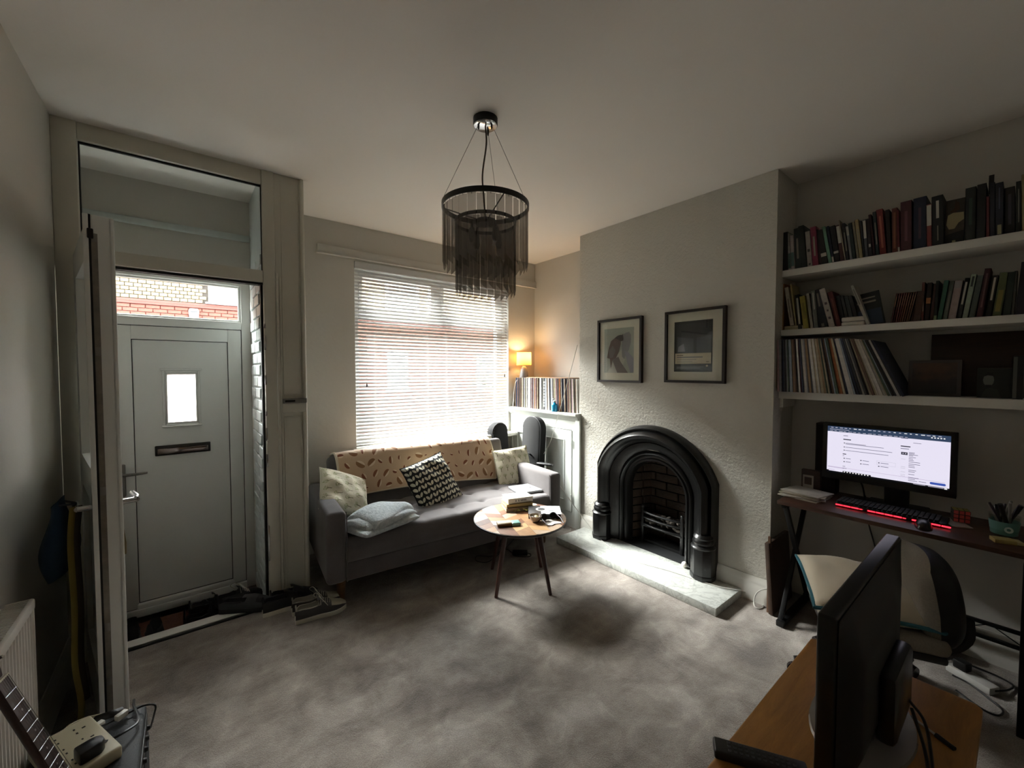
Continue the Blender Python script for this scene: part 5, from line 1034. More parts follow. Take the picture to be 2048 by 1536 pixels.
T1 = row([(180, 257, 178, 880, '#151719', 'thin black'), (258, 300, 226, 890, '#a9a49c', 'speckled white', [(0.05, 0.45, '#47605a', 0.9)]), (301, 350, 280, 920, '#b5a9a4', 'pinkish white', [(0.1, 0.5, '#4d6b68', 0.9)]), (351, 440, 325, 822, '#232d2b', 'dark green', titled()), (440, 522, 385, 788, '#1d2624', 'tall dark green'), (524, 596, 486, 866, '#a39b94', 'pale grey', [(0.42, 0.5, '#3c3a39', 0.5), (0.05, 0.1, '#3c3a39', 0.4)]), (598, 684, 562, 806, '#7c2340', 'magenta', titled()), (685, 730, 632, 835, '#2b1620', 'dark plum'), (732, 818, 655, 852, '#141413', 'black', [(0.22, 0.32, WL, 0.95)]), (820, 872, 722, 800, '#6f9b83', 'mint green'), (873, 906, 792, 792, '#262b3f', 'dark blue', [(0.02, 0.16, WL, 0.8)]), (908, 985, 834, 792, '#17151a', 'slim black', [(0.24, 0.30, WL, 0.95)]), (986, 1042, 916, 775, '#4b2a2b', 'maroon', [(0.5, 0.96, WL, 0.8)]), (1044, 1066, 946, 702, '#b5a995', 'thin cream'), (1068, 1112, 1002, 752, '#1a181a', 'matt black', titled()), (1114, 1157, 1052, 790, '#8b8d90', 'pale blue-grey', [(0.72, 0.98, WL, 0.9)]), (1158, 1210, 1092, 752, '#1c2b2d', 'dark teal'), (1211, 1250, 1142, 730, '#8d8672', 'beige'), (1251, 1305, 1182, 702, '#a8976f', 'straw yellow', titled()), (1307, 1332, 1252, 712, '#33363a', 'charcoal'), (1333, 1380, 1292, 702, '#53585f', 'slate', [(0.5, 0.97, WL, 0.85)]), (1382, 1438, 1342, 690, '#221a1e', 'dark', [(0.25, 0.33, WL, 0.5)]), (1440, 1480, 1372, 630, '#3b1c24', 'tall plum'), (1482, 1532, 1432, 592, '#1e3033', 'tall teal', titled()), (1534, 1632, 1478, 562, '#7a2a2a', 'red', [(0.15, 0.85, '#a4614f', 0.3)]), (1640, 1700, 1607, 562, '#2a201d', 'dark brown'), (1701, 1782, 1698, 538, '#5b2b22', 'patterned red-brown', [(0.1, 0.9, '#80503a', 0.4)]), (1784, 1815, 1766, 562, '#6d2b33', 'thin crimson', [(0.02, 0.12, WL, 0.9)])], 1540, 340, 6.981, 2.878, S1, lambda u: 540 - 0.1608 * (u - 1563), '', 0.17)
T1 += row([(76, 240, 76, 592, '#4a232a', 'thick maroon', [(0.2, 0.8, '#6b434a', 0.25)]), (250, 444, 254, 540, '#1c2438', 'thick navy', [(0.2, 0.8, '#4a3440', 0.2)]), (446, 518, 440, 628, '#7f3a35', 'white-topped red', [(0.5, 0.98, WL, 0.95)]), (522, 690, 512, 520, '#16171a', 'broad black', [(0.55, 0.9, WL, 0.25), (0.1, 0.4, LT, 0.1)])], 1790, 320, 6.981, 2.878, S1, lambda u: 540 - 0.1608 * (u - 1563), '', 0.18)
T1b = row([(972, 1130, 984, 395, '#141a17', 'big black-green', [(0.3, 0.8, '#2f3b33', 0.3)]), (1132, 1268, 1150, 352, '#121214', 'big black'), (1270, 1320, 1270, 512, '#7e3b3d', 'thin rose red'), (1322, 1400, 1322, 322, '#1b1d2b', 'tall navy'), (1402, 1520, 1402, 332, '#20222f', 'thick dark blue', [(0.02, 0.2, '#8f8a6a', 0.5), (0.5, 0.9, '#55586a', 0.15)]), (1528, 1682, 1528, 392, '#17171b', 'black lettered', [(0.2, 0.85, '#4b4650', 0.3)]), (1690, 1765, 1690, 300, '#131314', 'tall lettered black', [(0.2, 0.85, '#7b786f', 0.2)]), (1768, 1830, 1768, 205, '#9b9166', 'pale yellow')], 1790, 320, 6.981, 2.878, S1, lambda u: 540 - 0.1608 * (u - 1563), '', 0.19)
T2 = row([(155, 215, 165, 300, '#8a6238', 'tan'), (440, 506, 388, 472, '#1d231c', 'black-green', [(0.15, 0.9, WL, 0.45)]), (530, 620, 466, 500, '#9d9239', 'yellow', [(0.3, 0.8, '#7a7030', 0.4)]), (640, 690, 566, 452, '#a8a294', 'mottled white', titled()), (692, 764, 640, 412, '#6d726c', 'grey-green', [(0.5, 0.95, WL, 0.3)]), (766, 916, 664, 404, '#171a22', 'broad navy-black', [(0.02, 0.1, LT, 0.3), (0.55, 0.9, LT, 0.2)]), (926, 1032, 768, 388, '#b7afa8', 'motif white', [(0.58, 0.64, '#4a3f44', 0.4), (0.4, 0.45, '#4a3f44', 0.3), (0.2, 0.26, '#4a3f44', 0.4)]), (1046, 1130, 902, 432, '#5a2222', 'oxblood', [(0.2, 0.8, '#7c4a40', 0.3)])], 1540, 530, 7.877, 2.885, S2, lambda u: 661 - 0.068 * (u - 1563), '', 0.14)
T2h = row([(318, 386, 228, 362, '#b4aca0', 'scripted white', [(0.2, 0.7, '#55504a', 0.2)]), (390, 416, 312, 305, '#a79a6d', 'slim straw')], 1540, 530, 7.877, 2.885, S2, lambda u: 661 - 0.068 * (u - 1563), '', 0.14)
T2w = row([(1080, 1150, 1012, 482, '#252c31', 'blue-black'), (1160, 1215, 1085, 486, '#2d3030', 'smoky grey'), (1220, 1290, 1150, 492, '#343a39', 'ash grey'), (1300, 1370, 1210, 490, '#1f2221', 'sooty')], 1540, 530, 7.877, 2.885, S2, lambda u: 661 - 0.068 * (u - 1563), '', 0.14)
T2c = row([(6 + i * 33, 36 + i * 33, 96 + i * 37, 590 - i * 3, c_, d_, [(0.55, 0.9, '#8a6a52', 0.35)]) for i, (c_, d_) in enumerate((('#4d1f22', 'thin wine-red'), ('#5d2323', 'thin red'), ('#642a26', 'thin brick-red'), ('#5a2620', 'thin rust-red'), ('#6b3a24', 'thin orange-brown'), ('#6e4128', 'thin orange'), ('#5c3826', 'thin chestnut'), ('#6a472d', 'thin caramel'), ('#574030', 'thin umber'), ('#63412c', 'thin ginger')))] + [(340, 470, 415, 560, '#3a2018', 'dark chestnut'), (474, 520, 492, 418, '#5c2a20', 'tall red-brown', titled()), (524, 600, 572, 424, '#241716', 'banded dark', [(0.45, 0.6, '#a0693f', 0.95)]), (604, 660, 670, 440, '#3f2019', 'russet'), (662, 716, 704, 396, '#16211f', 'black-teal', [(0.0, 0.12, '#7d8a63', 0.9)]), (720, 796, 832, 396, '#2b5b49', 'green'), (800, 878, 912, 404, '#6f746a', 'sage grey', titled()), (880, 1012, 992, 396, '#a3918c', 'thick pinkish', [(0.8, 0.97, '#8f8c8c', 0.8)]), (1020, 1090, 1150, 356, '#1a1d1b', 'titled black', [(0.35, 0.9, WL, 0.45)]), (1100, 1190, 1242, 300, '#93a08c', 'pale mint', [(0.72, 0.95, '#25282a', 0.4)]), (1198, 1300, 1334, 318, '#555e57', 'grey-olive'), (1320, 1424, 1452, 216, '#43222a', 'thick wine', [(0.2, 0.9, '#6a4a4c', 0.3)]), (1450, 1552, 1564, 318, '#181818', 'lettered black', [(0.4, 0.95, WL, 0.35)]), (1560, 1704, 1682, 280, '#5a6440', 'moss green', [(0.1, 0.6, '#83793f', 0.6)]), (1720, 1846, 1802, 270, '#25302a', 'deep green'), (1850, 1902, 1904, 246, '#5b5a54', 'dull grey'), (1912, 2060, 2010, 110, '#221d2b', 'dark purple')], 1780, 510, 7.642, 2.885, S2, lambda u: 661 - 0.068 * (u - 1563), '', 0.14)
def build_row(px, xs, zs, where, dep, lift=0.0):
    names = [p[5] for p in px]
    for i, p in enumerate(px):
        f = p[6] if len(p) > 6 else None
        upright(xs + rnd.uniform(-0.006, 0.006), zs, p[0], p[1], p[2], p[3], p[4], p[5] + ' book', where, names[i - 1] if i else None, names[i + 1] if i < len(px) - 1 else None, dep, f, lift)
build_row(T1, 2.878, S1, 'on the top shelf', 0.165); build_row(T1b, 2.878, S1, 'on the top shelf', 0.19)
build_row(T2, 2.885, S2, 'on the middle shelf', 0.14); build_row(T2c, 2.885, S2, 'on the middle shelf', 0.13)
build_row(T2h, 2.885, S2, 'on the cream flat books', 0.13, 0.025); build_row(T2w, 2.905, S2, 'resting on the white box', 0.12, 0.05)
for i, z in enumerate((0.0, 0.0125)):
    y0, y1 = onx(1568, 655, 2.885).y, onx(1611, 652, 2.885).y; M = T((2.96, (y0 + y1) / 2, S2 + z), R(-90)); book('book', ('cream paperback lying flat at the bottom of the middle shelf pair', 'cream paperback lying flat on its twin, middle shelf')[i], M, abs(y0 - y1), 0.14, 0.012, mat('cover_cream2', '#b5a988', 0.6), grp='books on the middle shelf')
y0, y1 = onx(1683, 645, 2.88).y, onx(1730, 645, 2.88).y
t = thing('white_box', 'white rounded plastic box lying on the middle shelf', 'box', (2.95, (y0 + y1) / 2, S2)); b = B(); b.box((2.872, y1, S2), (3.03, y0, S2 + 0.023), 0.007, seg=3); part('box_base', b, mat('white_plastic', '#c2bcb0', 0.4), t); b = B(); b.box((2.872, y1, S2 + 0.0245), (3.03, y0, S2 + 0.0485), 0.007, seg=3); part('box_lid', b, mat('white_plastic', '#c2bcb0', 0.4), t)
# leaning white book and leaning dark cover
a0, a1 = onx(1733, 648, 2.87), onx(1700, 572, 2.87); upright(2.872, S2, a0.y, a0.y - 0.016, a1.y, a1.z, '#aaa69b', 'white slanting book', 'on the middle shelf', 'white box', 'blue-black picture', 0.15, [(0.5, 0.9, '#6a675f', 0.4)])
c0 = onx(1737, 645, 2.875); c1 = onx(1772, 640, 2.90); ctop = onx(1722, 578, 2.90)
M = Matrix.Translation((2.895, c1.y, S2)) @ Matrix.Rotation(R(14), 4, 'Y') @ Matrix.Rotation(math.atan2(-(ctop.y - c0.y), ctop.z - S2), 4, 'X')
t = thing('book', 'blue and black book turned cover-out on the middle shelf', 'book', M.translation, 'books on the middle shelf'); b = B(M); b.box((0, 0, 0.006), (0.012, 0.128, 0.20), 0.001); part('cover', b, bookm('#1b2326'), t); b = B(M); b.box((-0.0006, 0.006, 0.012), (0.0002, 0.122, 0.10)); part('cover_print', b, mat('print_deep_blue', '#22344a', 0.5), t); b = B(M); b.box((-0.0008, 0.02, 0.14), (0.0, 0.10, 0.15)); b.box((-0.0008, 0.02, 0.165), (0.0, 0.09, 0.172)); part('cover_title', b, mat('label_8a8578', '#8a8578', 0.6), t)
# face-out book with a pale feathered picture on the top shelf
y0, y1 = onx(1889, 490, 2.90).y, onx(1927, 482, 2.90).y; zt = onx(1905, 398, 2.90).z
t = thing('book', 'cover-out book with a pale feathered picture on the top shelf', 'book', (2.9, y0, S1), 'books on the top shelf'); Mb = T((2.897, y1, S1), ry=R(4)); wd = y0 - y1; hh = zt - S1
b = B(Mb); b.box((0, 0, 0), (0.03, wd, hh), 0.001); part('cover', b, bookm('#4c463d'), t)
b = B(Mb); P_ = lambda u, v, d: Mb @ Vector((-0.0006 - d, wd * (1 - u), hh * v))
b.xf = Matrix.Identity(4); flat(b, P_, [(0.05, 0.45), (0.12, 0.66), (0.4, 0.7), (0.95, 0.68), (0.98, 0.52), (0.7, 0.46), (0.5, 0.34), (0.2, 0.34)], 0, 0); flat(b, P_, [(0.2, 0.72), (0.45, 0.8), (0.5, 0.98), (0.7, 0.9), (0.75, 0.76), (0.5, 0.7)], 0.0002, 1); flat(b, P_, [(0.0, 0.0), (1, 0.0), (1, 0.28), (0, 0.22)], 0.0002, 2); flat(b, P_, [(0.4, 0.03), (0.58, 0.03), (0.58, 0.08), (0.4, 0.08)], 0.0004, 0)
part('cover_picture', b, [mat('print_pale_feather', '#a89d78', 0.6), mat('print_brown_feather', '#4a3320', 0.6), mat('print_near_black', '#121212', 0.6)], t)
bm0 = onx(1983, 366, 2.89); b = B(); b.box((2.885, bm0.y - 0.008, bm0.z - 0.05), (2.888, bm0.y + 0.008, bm0.z + 0.035), 0.001); single('bookmark', b, mat('dark_bookmark', '#1a1612', 0.6), 'dark bookmark standing up from a top shelf navy book', 'bookmark')
# records leaning on the lowest shelf
wl_ = 'in the leaning shelf row'; bx = 104.0; XR = 2.80
while bx < 1930:
    wd = r5.choice((20, 26, 32, 38, 46)); col = r5.choice(cols)
    u0 = 1540 + bx / 7.314; v0 = 783 + 0.045 * (u0 - 1556); yb0, yb1 = onx(u0, v0, XR).y, onx(u0 + wd / 7.314, v0, XR).y
    tp = onx(1540 + (bx - 460 * (bx / 1940) ** 1.5) / 7.314, 676, XR); hg = 0.312; dy = tp.y - yb0; lean = -math.asin(max(-0.9, min(0.9, dy / hg))); th = (yb0 - yb1) * math.cos(lean) * 0.92
    o = record(yb0 - (yb0 - yb1), th, lean, XR + r5.uniform(-0.006, 0.006), S3 + 0.001, col, wl_, hg, 0.29); bx += wd
for i, (o, col, where) in enumerate(RECS):
    pv = RECS[i - 1][1] if i and RECS[i - 1][2] == where else None; nx_ = RECS[i + 1][1] if i + 1 < len(RECS) and RECS[i + 1][2] == where else None
    o['label'] = f'{col} record spine ' + (f'between {pv} and {nx_} ones ' if pv and nx_ else f'at the end beside a {pv or nx_} one ') + where
# leaning pictures on the lowest shelf
def leaning(name, label, cat, u0, u1, vt, x, mats_, frame_w, pic, th=0.012):
    y0, y1 = onx(u0, 790, x).y, onx(u1, 792, x).y; zt = onx((u0 + u1) / 2, vt, x).z; M = T((x, y1, S3), ry=R(5)); w_, h_ = y0 - y1, zt - S3
    t = thing(name, label, cat, (x, (y0 + y1) / 2, S3)); b = B(M)
    b.box((0, 0, 0), (th, w_, h_), 0.001); part('frame' if frame_w else 'board', b, mats_[0], t)
    if frame_w: b = B(M); b.box((-0.0008, frame_w, frame_w), (0.0, w_ - frame_w, h_ - frame_w)); part('picture', b, mats_[1], t)
    if pic: pic(M, t, w_, h_)
q = NT('sunset_print'); x_, y_, z_ = q.sep(q.co()); nz = q.noise(q.co(), 9, 3); q.set(Base_Color=q.ramp(q.ma('ADD', q.ma('MULTIPLY', q.ma('SUBTRACT', z_, S3), 2.2), q.ma('MULTIPLY', nz, 0.6)), [(0.3, '#171718'), (0.5, '#2d2226'), (0.66, '#5a4436'), (0.8, '#3a3233')]), Roughness=0.3)
leaning('framed_print', 'grey-framed dusky print leaning at the end of the leaning records', 'picture', 1815, 1921, 720, 2.93, (mat('grey_frame', '#4b4644', 0.4), q.m), 0.014, None)
leaning('wood_panel', 'dark brown wooden panel leaning against the alcove wall behind prints', 'panel', 1858, 2100, 663, 3.06, (wood('dark_brown_panel', '#2b1a10', '#3d2616', (8, 1.5, 8)),), 0, None)
def portrait(M, t, w_, h_):
    P2 = lambda u, v, d: M @ Vector((-0.001 - d, w_ * (1 - u), h_ * v)); b = B()
    flat(b, P2, [(0.33 + 0.16 * math.cos(R(a)), 0.60 + 0.22 * math.sin(R(a))) for a in range(0, 360, 30)], 0, 0); flat(b, P2, [(0.1, 0.0), (0.25, 0.3), (0.4, 0.34), (0.6, 0.28), (0.7, 0.0)], 0.0, 2); flat(b, P2, [(0.2, 0.72), (0.3, 0.86), (0.44, 0.84), (0.5, 0.7), (0.44, 0.74), (0.3, 0.76)], 0.0003, 1); flat(b, P2, [(0.24, 0.44), (0.42, 0.44), (0.4, 0.36), (0.27, 0.36)], 0.0003, 1)
    part('portrait_print', b, [mat('print_face_grey', '#6f716b', 0.6), mat('print_near_black', '#121212', 0.6), mat('print_mid_grey', '#33352f', 0.6)], t, 'black and white head and shoulders print')
leaning('portrait_card', 'small black and white portrait card on the lowest shelf', 'picture', 1953, 2024, 736, 2.94, (mat('dark_card', '#23261f', 0.5), mat('dark_card2', '#1d201b', 0.5)), 0.004, portrait, 0.004)
y0, y1 = onx(2024, 792, 2.90).y, onx(2046, 794, 2.90).y; zt = onx(2030, 712, 2.90).z
t = thing('book', 'thick black book with a grey edge at the end of the lowest shelf', 'book', (2.9, y0, S3), 'books on the lowest shelf'); b = B(); b.box((2.90, y1, S3), (3.06, y0, zt), 0.002); part('cover', b, bookm('#161617'), t); b = B(); b.box((2.899, y0 - 0.012, S3 + 0.004), (2.9005, y0 - 0.001, zt - 0.004)); part('spine_edge', b, mat('label_4b4d48', '#4b4d48', 0.6), t)
# ------------------------------------------------------------------ desk by the alcove
DZ, DXF, DXB, DYL, DYR = 0.715, 2.60, 3.07, 0.862, -0.10
m_desk = wood('dark_walnut_desk', '#3a241a', '#55372a', (10, 1.3, 10), 0.42); m_bar = mat('black_steel_bar', '#0c0c0d', 0.45, 0.4)
dk = thing('desk', 'dark wooden desk on black crossed metal legs below the shelves', 'desk', (2.83, 0.4, 0))
b = B(); b.box((DXF, DYR, DZ - 0.022), (DXB, DYL, DZ), 0.003); part('desk_top', b, m_desk, dk)
for ye in (DYL - 0.03, DYR + 0.05):
    for xa, xb in ((DXF + 0.02, DXB - 0.03), (DXB - 0.03, DXF + 0.02)):
        b = B(); p0, p1 = Vector((xa, ye, DZ - 0.024)), Vector((xb, ye + (0.012 if xa > xb else -0.012), 0.02)); d = (p1 - p0); L_ = d.length; an_ = math.atan2(d.x, -d.z)
        b.box((-0.012, -0.0115, -L_ / 2), (0.012, 0.0115, L_ / 2), 0.002); b.bm.transform(Matrix.Translation((p0 + p1) / 2) @ Matrix.Rotation(-an_, 4, 'Y')); part('leg', b, m_bar, dk)
    b = B(); b.box((DXF - 0.005, ye - 0.018, 0.0), (DXB - 0.01, ye + 0.018, 0.028), 0.004); part('foot_bar', b, m_bar, dk)
    b = B(); b.box((DXF + 0.01, ye - 0.012, DZ - 0.042), (DXB - 0.02, ye + 0.012, DZ - 0.022), 0.002); part('top_bar', b, m_bar, dk)
    b = B(); [b.box((x, ye - 0.02, 0), (x + 0.03, ye + 0.02, 0.034), 0.006) for x in (DXF - 0.012, DXB - 0.03)]; part('foot_cap', b, m_black, dk)
pz1, pz2 = onx(1985, 1250, 3.03).z, onx(1985, 1279, 3.03).z
for z in (pz1, pz2):
    b = B(); b.box((3.02, DYR + 0.05, z - 0.008), (3.04, DYL - 0.04, z + 0.008), 0.002); part('rear_rail', b, m_bar, dk)
b = B(); ys = [0.8 - 0.12 * i for i in range(8)]; b.tube([(3.03, y, (pz1, pz2)[i % 2]) for i, y in enumerate(ys)], 0.003, 6); part('rail_lattice', b, m_bar, dk)
b = B(); b.box((DXF - 0.06, DYR + 0.06, 0.0), (DXF - 0.03, DYR + 0.09, DZ - 0.022), 0.003); part('front_post', b, m_bar, dk)
# ---- monitor
MX = 2.92
sTL, sTR, sBR, sBL = onx(1654.8, 852, MX), onx(1900.7, 870.8, MX), onx(1900.7, 982, MX), onx(1655, 942.5, MX)
sy1, sy0, sz1, sz0 = (sTL.y + sBL.y) / 2, (sTR.y + sBR.y) / 2, (sTL.z + sTR.z) / 2, (sBR.z + sBL.z) / 2
mo = thing('computer_monitor', 'lit black-framed computer monitor showing a web page on the desk', 'monitor', (MX, (sy0 + sy1) / 2, DZ))
b = B(); b.box((MX, sy0 - 0.024, sz0 - 0.034), (MX + 0.028, sy1 + 0.022, sz1 + 0.02), 0.005); b.box((MX + 0.026, sy0 + 0.1, sz0 + 0.02), (MX + 0.055, sy1 - 0.1, sz1 - 0.04), 0.02); part('housing', b, m_black, mo)
b = B(); hole_wall(b, lambda a, z, d: (d, a, z), sy0 - 0.024, sy1 + 0.022, sz0 - 0.034, sz1 + 0.02, [(sy0, sy1, sz0, sz1)], MX - 0.006, MX); part('bezel', b, mat('glossy_black_bezel', '#060607', 0.2), mo)
EM = {}
def scr_m(n, c, s=1.0): return mat('screen_' + n, '#000000', 0.3, emit=c, es=SCR * s)
SCR = 0.066
SM = [scr_m('page', '#e9e4f6'), scr_m('header', '#33435c'), scr_m('text', '#77748a'), scr_m('dark', '#05060a'), scr_m('button', '#3b55ad'), scr_m('line', '#b9a9c8'), scr_m('light', '#ffffff'), scr_m('ink', '#3a3946'), scr_m('pale', '#c8c4d4')]
P3 = lambda u, v, d: Vector((MX - 0.0012 - d, sy1 + (sy0 - sy1) * u, sz1 + (sz0 - sz1) * v))
b = B()
def rect(u0, u1, v0, v1, mi, d=0.0002): flat(b, P3, [(u0, v0), (u1, v0), (u1, v1), (u0, v1)], d, mi)
rect(0, 1, 0, 1, 0, 0); rect(0, 1, 0, 0.115, 1)
r6 = random.Random(5)
for i in range(22): u = 0.03 + i * 0.042; rect(u, u + r6.uniform(0.015, 0.03), 0.022, 0.034, r6.choice((6, 8, 8)), 0.0004)
for i in range(16): u = 0.02 + i * 0.043; rect(u, u + r6.uniform(0.02, 0.036), 0.094, 0.103, 8, 0.0004)
rect(0.02, 0.2, 0.062, 0.07, 8, 0.0004); [rect(0.86 + 0.022 * i, 0.872 + 0.022 * i, 0.052, 0.07, 6, 0.0004) for i in range(5)]
rect(0.148, 0.19, 0.178, 0.19, 2); rect(0.148, 0.218, 0.252, 0.272, 7)
for v, w_ in ((0.335, 0.18), (0.352, 0.33), (0.42, 0.40), (0.487, 0.37)):
    if v != 0.352: rect(0.153, 0.165, v - 0.004, v + 0.012, 7)
    rect(0.17, 0.17 + w_, v, v + 0.010, 2)
rect(0.146, 0.178, 0.565, 0.582, 7); rect(0.146, 0.160, 0.605, 0.615, 2)
for i, u in enumerate((0.155, 0.305, 0.458)):
    for v in (0.655, 0.725): rect(u, u + 0.012, v, v + 0.018, 7); rect(u + 0.02, u + 0.065 + 0.01 * i, v + 0.002, v + 0.013, 2)
for (u0, u1, v0, v1) in ((0.445, 0.60, 0.625, 0.630), (0.445, 0.60, 0.70, 0.705), (0.445, 0.447, 0.625, 0.705), (0.598, 0.60, 0.625, 0.705)): rect(u0, u1, v0, v1, 8)
rect(0.148, 0.172, 0.83, 0.84, 2); rect(0.148, 0.185, 0.87, 0.88, 2)
rect(0.635, 0.71, 0.265, 0.285, 7); rect(0.635, 0.70, 0.315, 0.328, 2); rect(0.635, 0.69, 0.115, 0.125, 2); rect(0.71, 0.78, 0.112, 0.12, 8); rect(0.73, 0.79, 0.19, 0.199, 2)
rect(0.64, 0.69, 0.388, 0.44, 7); rect(0.65, 0.66, 0.405, 0.422, 8, 0.0004); rect(0.67, 0.68, 0.405, 0.422, 8, 0.0004)
for i, v in enumerate((0.38, 0.40, 0.42, 0.44, 0.47, 0.50, 0.53, 0.56, 0.60, 0.63, 0.66, 0.72, 0.75, 0.80, 0.86, 0.89, 0.92)): rect(0.70, 0.70 + r6.uniform(0.02, 0.09), v, v + 0.010, 2)
for v in (0.52, 0.67, 0.70, 0.77, 0.82, 0.85): rect(0.64, 0.675, v, v + 0.009, 8)
rect(0.01, 0.97, 0.868, 0.874, 5); rect(0.01, 0.16, 0.878, 0.888, 5); rect(0.012, 0.075, 0.935, 0.943, 5)
rect(0.78, 0.835, 0.914, 0.924, 2); flat(b, P3, [(0.918 + (0.047) * (1 if math.cos(R(a)) > 0 else -1) + 0.010 * math.cos(R(a)), 0.912 + 0.022 * math.sin(R(a))) for a in range(0, 360, 20)], 0.0004, 4)
rect(0, 1, 0.965, 1, 3, 0.0004); rect(0.15, 0.4, 0.938, 0.966, 3, 0.0004); rect(0.0, 0.02, 0.95, 0.966, 3, 0.0004)
for i in range(9): rect(0.16 + i * 0.026, 0.172 + i * 0.026, 0.945, 0.963, 6, 0.0006)
rect(0.74, 0.83, 0.972, 0.98, 8, 0.0006); rect(0.85, 0.96, 0.974, 0.982, 8, 0.0006); rect(0.965, 0.985, 0.97, 0.99, 6, 0.0006)
part('screen', b, SM, mo, 'bright web page with a dark header bar', ang=5)
ym = onx(1790, 1000, MX).y; b = B(); b.box((MX + 0.03, ym - 0.05, DZ + 0.012), (MX + 0.05, ym + 0.05, sz0 + 0.08), 0.006); part('stand_neck', b, m_black, mo)
b = B(); b.box((MX - 0.06, ym - 0.12, DZ), (MX + 0.12, ym + 0.12, DZ + 0.014), 0.006); part('stand_base', b, m_black, mo)
b = B(); b.tube([(MX + 0.05, sy1 - 0.12, sz0 + 0.0), (MX + 0.06, sy1 - 0.15, sz0 - 0.06), (MX + 0.08, sy1 - 0.16, DZ + 0.004), (MX + 0.14, sy1 - 0.15, DZ + 0.004), (MX + 0.165, sy1 - 0.15, DZ - 0.1), (MX + 0.165, sy1 - 0.23, 0.3)], 0.004, 6, smoothn=6); part('cable', b, m_black, mo)
# ---- speaker, card, papers
m_spk = mat('dark_brown_speaker', '#2c211d', 0.6)
ysp0, ysp1 = onx(1633, 900, 3.0).y, onx(1662, 900, 3.0).y; zs1 = onx(1640, 846, 2.97).z
t = thing('speaker', 'dark brown speaker box half hidden behind the monitor', 'speaker', (3.02, ysp0, DZ)); b = B(); b.box((2.975, ysp1 - 0.03, DZ), (3.065, ysp0, zs1), 0.004); part('cabinet', b, m_spk, t); b = B(); b.box((2.972, ysp1 - 0.024, DZ + 0.02), (2.976, ysp0 - 0.006, zs1 - 0.01), 0.001); part('grille', b, mat('speaker_cloth', '#1b1614', 0.9), t)
c0, c1 = onz(1604, 978, DZ), onz(1637, 983, DZ); t = thing('photo_block', 'small brown wooden block holding a white-bordered photo on the desk', 'photo', ((c0.x + c1.x) / 2, (c0.y + c1.y) / 2, DZ)); cx_ = 2.93; yy0, yy1 = onx(1602, 970, cx_).y, onx(1640, 975, cx_).y; zt = onx(1620, 940, cx_).z
b = B(); b.box((cx_, yy1, DZ), (cx_ + 0.03, yy0, zt), 0.004); part('block', b, wood('brown_block', '#33211a', '#47302a'), t)
yq0, yq1 = onx(1606, 960, cx_ - 0.004).y, onx(1627, 960, cx_ - 0.004).y; zq1, zq0 = onx(1615, 950, cx_ - 0.004).z, DZ + 0.004
b = B(); b.box((cx_ - 0.006, yq1, zq0), (cx_ - 0.003, yq0, zq1)); part('photo_card', b, mat('white_card', '#b9b4ab', 0.5), t)
b = B(); b.box((cx_ - 0.0068, yq1 + 0.008, zq0 + (zq1 - zq0) * 0.42), (cx_ - 0.0058, yq0 - 0.008, zq1 - 0.012)); part('photo_image', b, mat('brown_photo', '#4d382f', 0.4, var=0.5, vs=40), t)
pc = onz(1607, 990, DZ + 0.01); r7 = random.Random(8)
for i in range(5):
    M = T((2.79 + 0.006 * i, pc.y - 0.002 * i, DZ + 0.006 * i), R(r7.uniform(-14, 14))); b = B(M); b.box((-0.085, -0.10, 0.0), (0.085, 0.10, 0.0055), 0.001)
    tag(place('paper_bundle', b.mesh('paper_bundle', mat(('paper_cream', 'paper_white', 'paper_buff')[i % 3], ('#b5ad9c', '#c2beb4', '#a89e8c')[i % 3], 0.85, var=0.25, vs=25))), ('buff leaflet at the bottom of the desk paper pile', 'white leaflet second in the desk paper pile', 'cream booklet midway up the desk paper pile', 'white booklet under the topmost desk paper', 'topmost paper of the pile on the desk corner')[i], 'papers', 'papers piled on the desk')
# ---- keyboard with red light, mouse, phone, cube
kL, kR = onz(1669, 1008, DZ + 0.01), onz(1893, 1047, DZ + 0.01); kx = 2.80; ky1, ky0 = onx(1669, 1008, kx - 0.07).y, onx(1893, 1047, kx - 0.07).y
kb = thing('keyboard', 'black keyboard with red underglow in front of the monitor', 'keyboard', (kx, (ky0 + ky1) / 2, DZ)); Mk = T((kx, 0, DZ), R(0))
b = B(Mk); b.box((-0.065, ky0, 0.004), (0.075, ky1, 0.022), 0.004); part('case', b, m_black, kb)
bb = B(); bb.box((-0.0078, -0.0078, 0), (0.0078, 0.0078, 0.009), 0.002, seg=1); kme = bb.mesh('key', mat('black_keycap', '#101013', 0.5)); nk = int((ky1 - ky0 - 0.01) / 0.0185)
for i in range(nk):
    for j in range(6): place('key', kme, kb, (kx - 0.052 + j * 0.0205, ky1 - 0.014 - i * 0.0185, DZ + 0.0225))
b = B(Mk)
for i in range(13):
    y = ky1 - 0.004 - (ky1 - ky0 - 0.02) * i / 12; b.box((-0.0668, y - 0.030, 0.007), (-0.0648, y, 0.0135)) if i % 5 != 3 else b.box((-0.0668, y - 0.012, 0.008), (-0.0648, y, 0.012))
part('red_light_bar', b, mat('red_led', '#200000', 0.4, emit='#ff2a3a', es=0.20), kb, 'glowing red light along the front edge')
mp = onz(1846, 1043, DZ + 0.012); t = thing('computer_mouse', 'dark computer mouse in front of the keyboard', 'mouse', (2.69, mp.y, DZ)); M = T((2.685, onx(1847, 1043, 2.685).y, DZ), R(10))
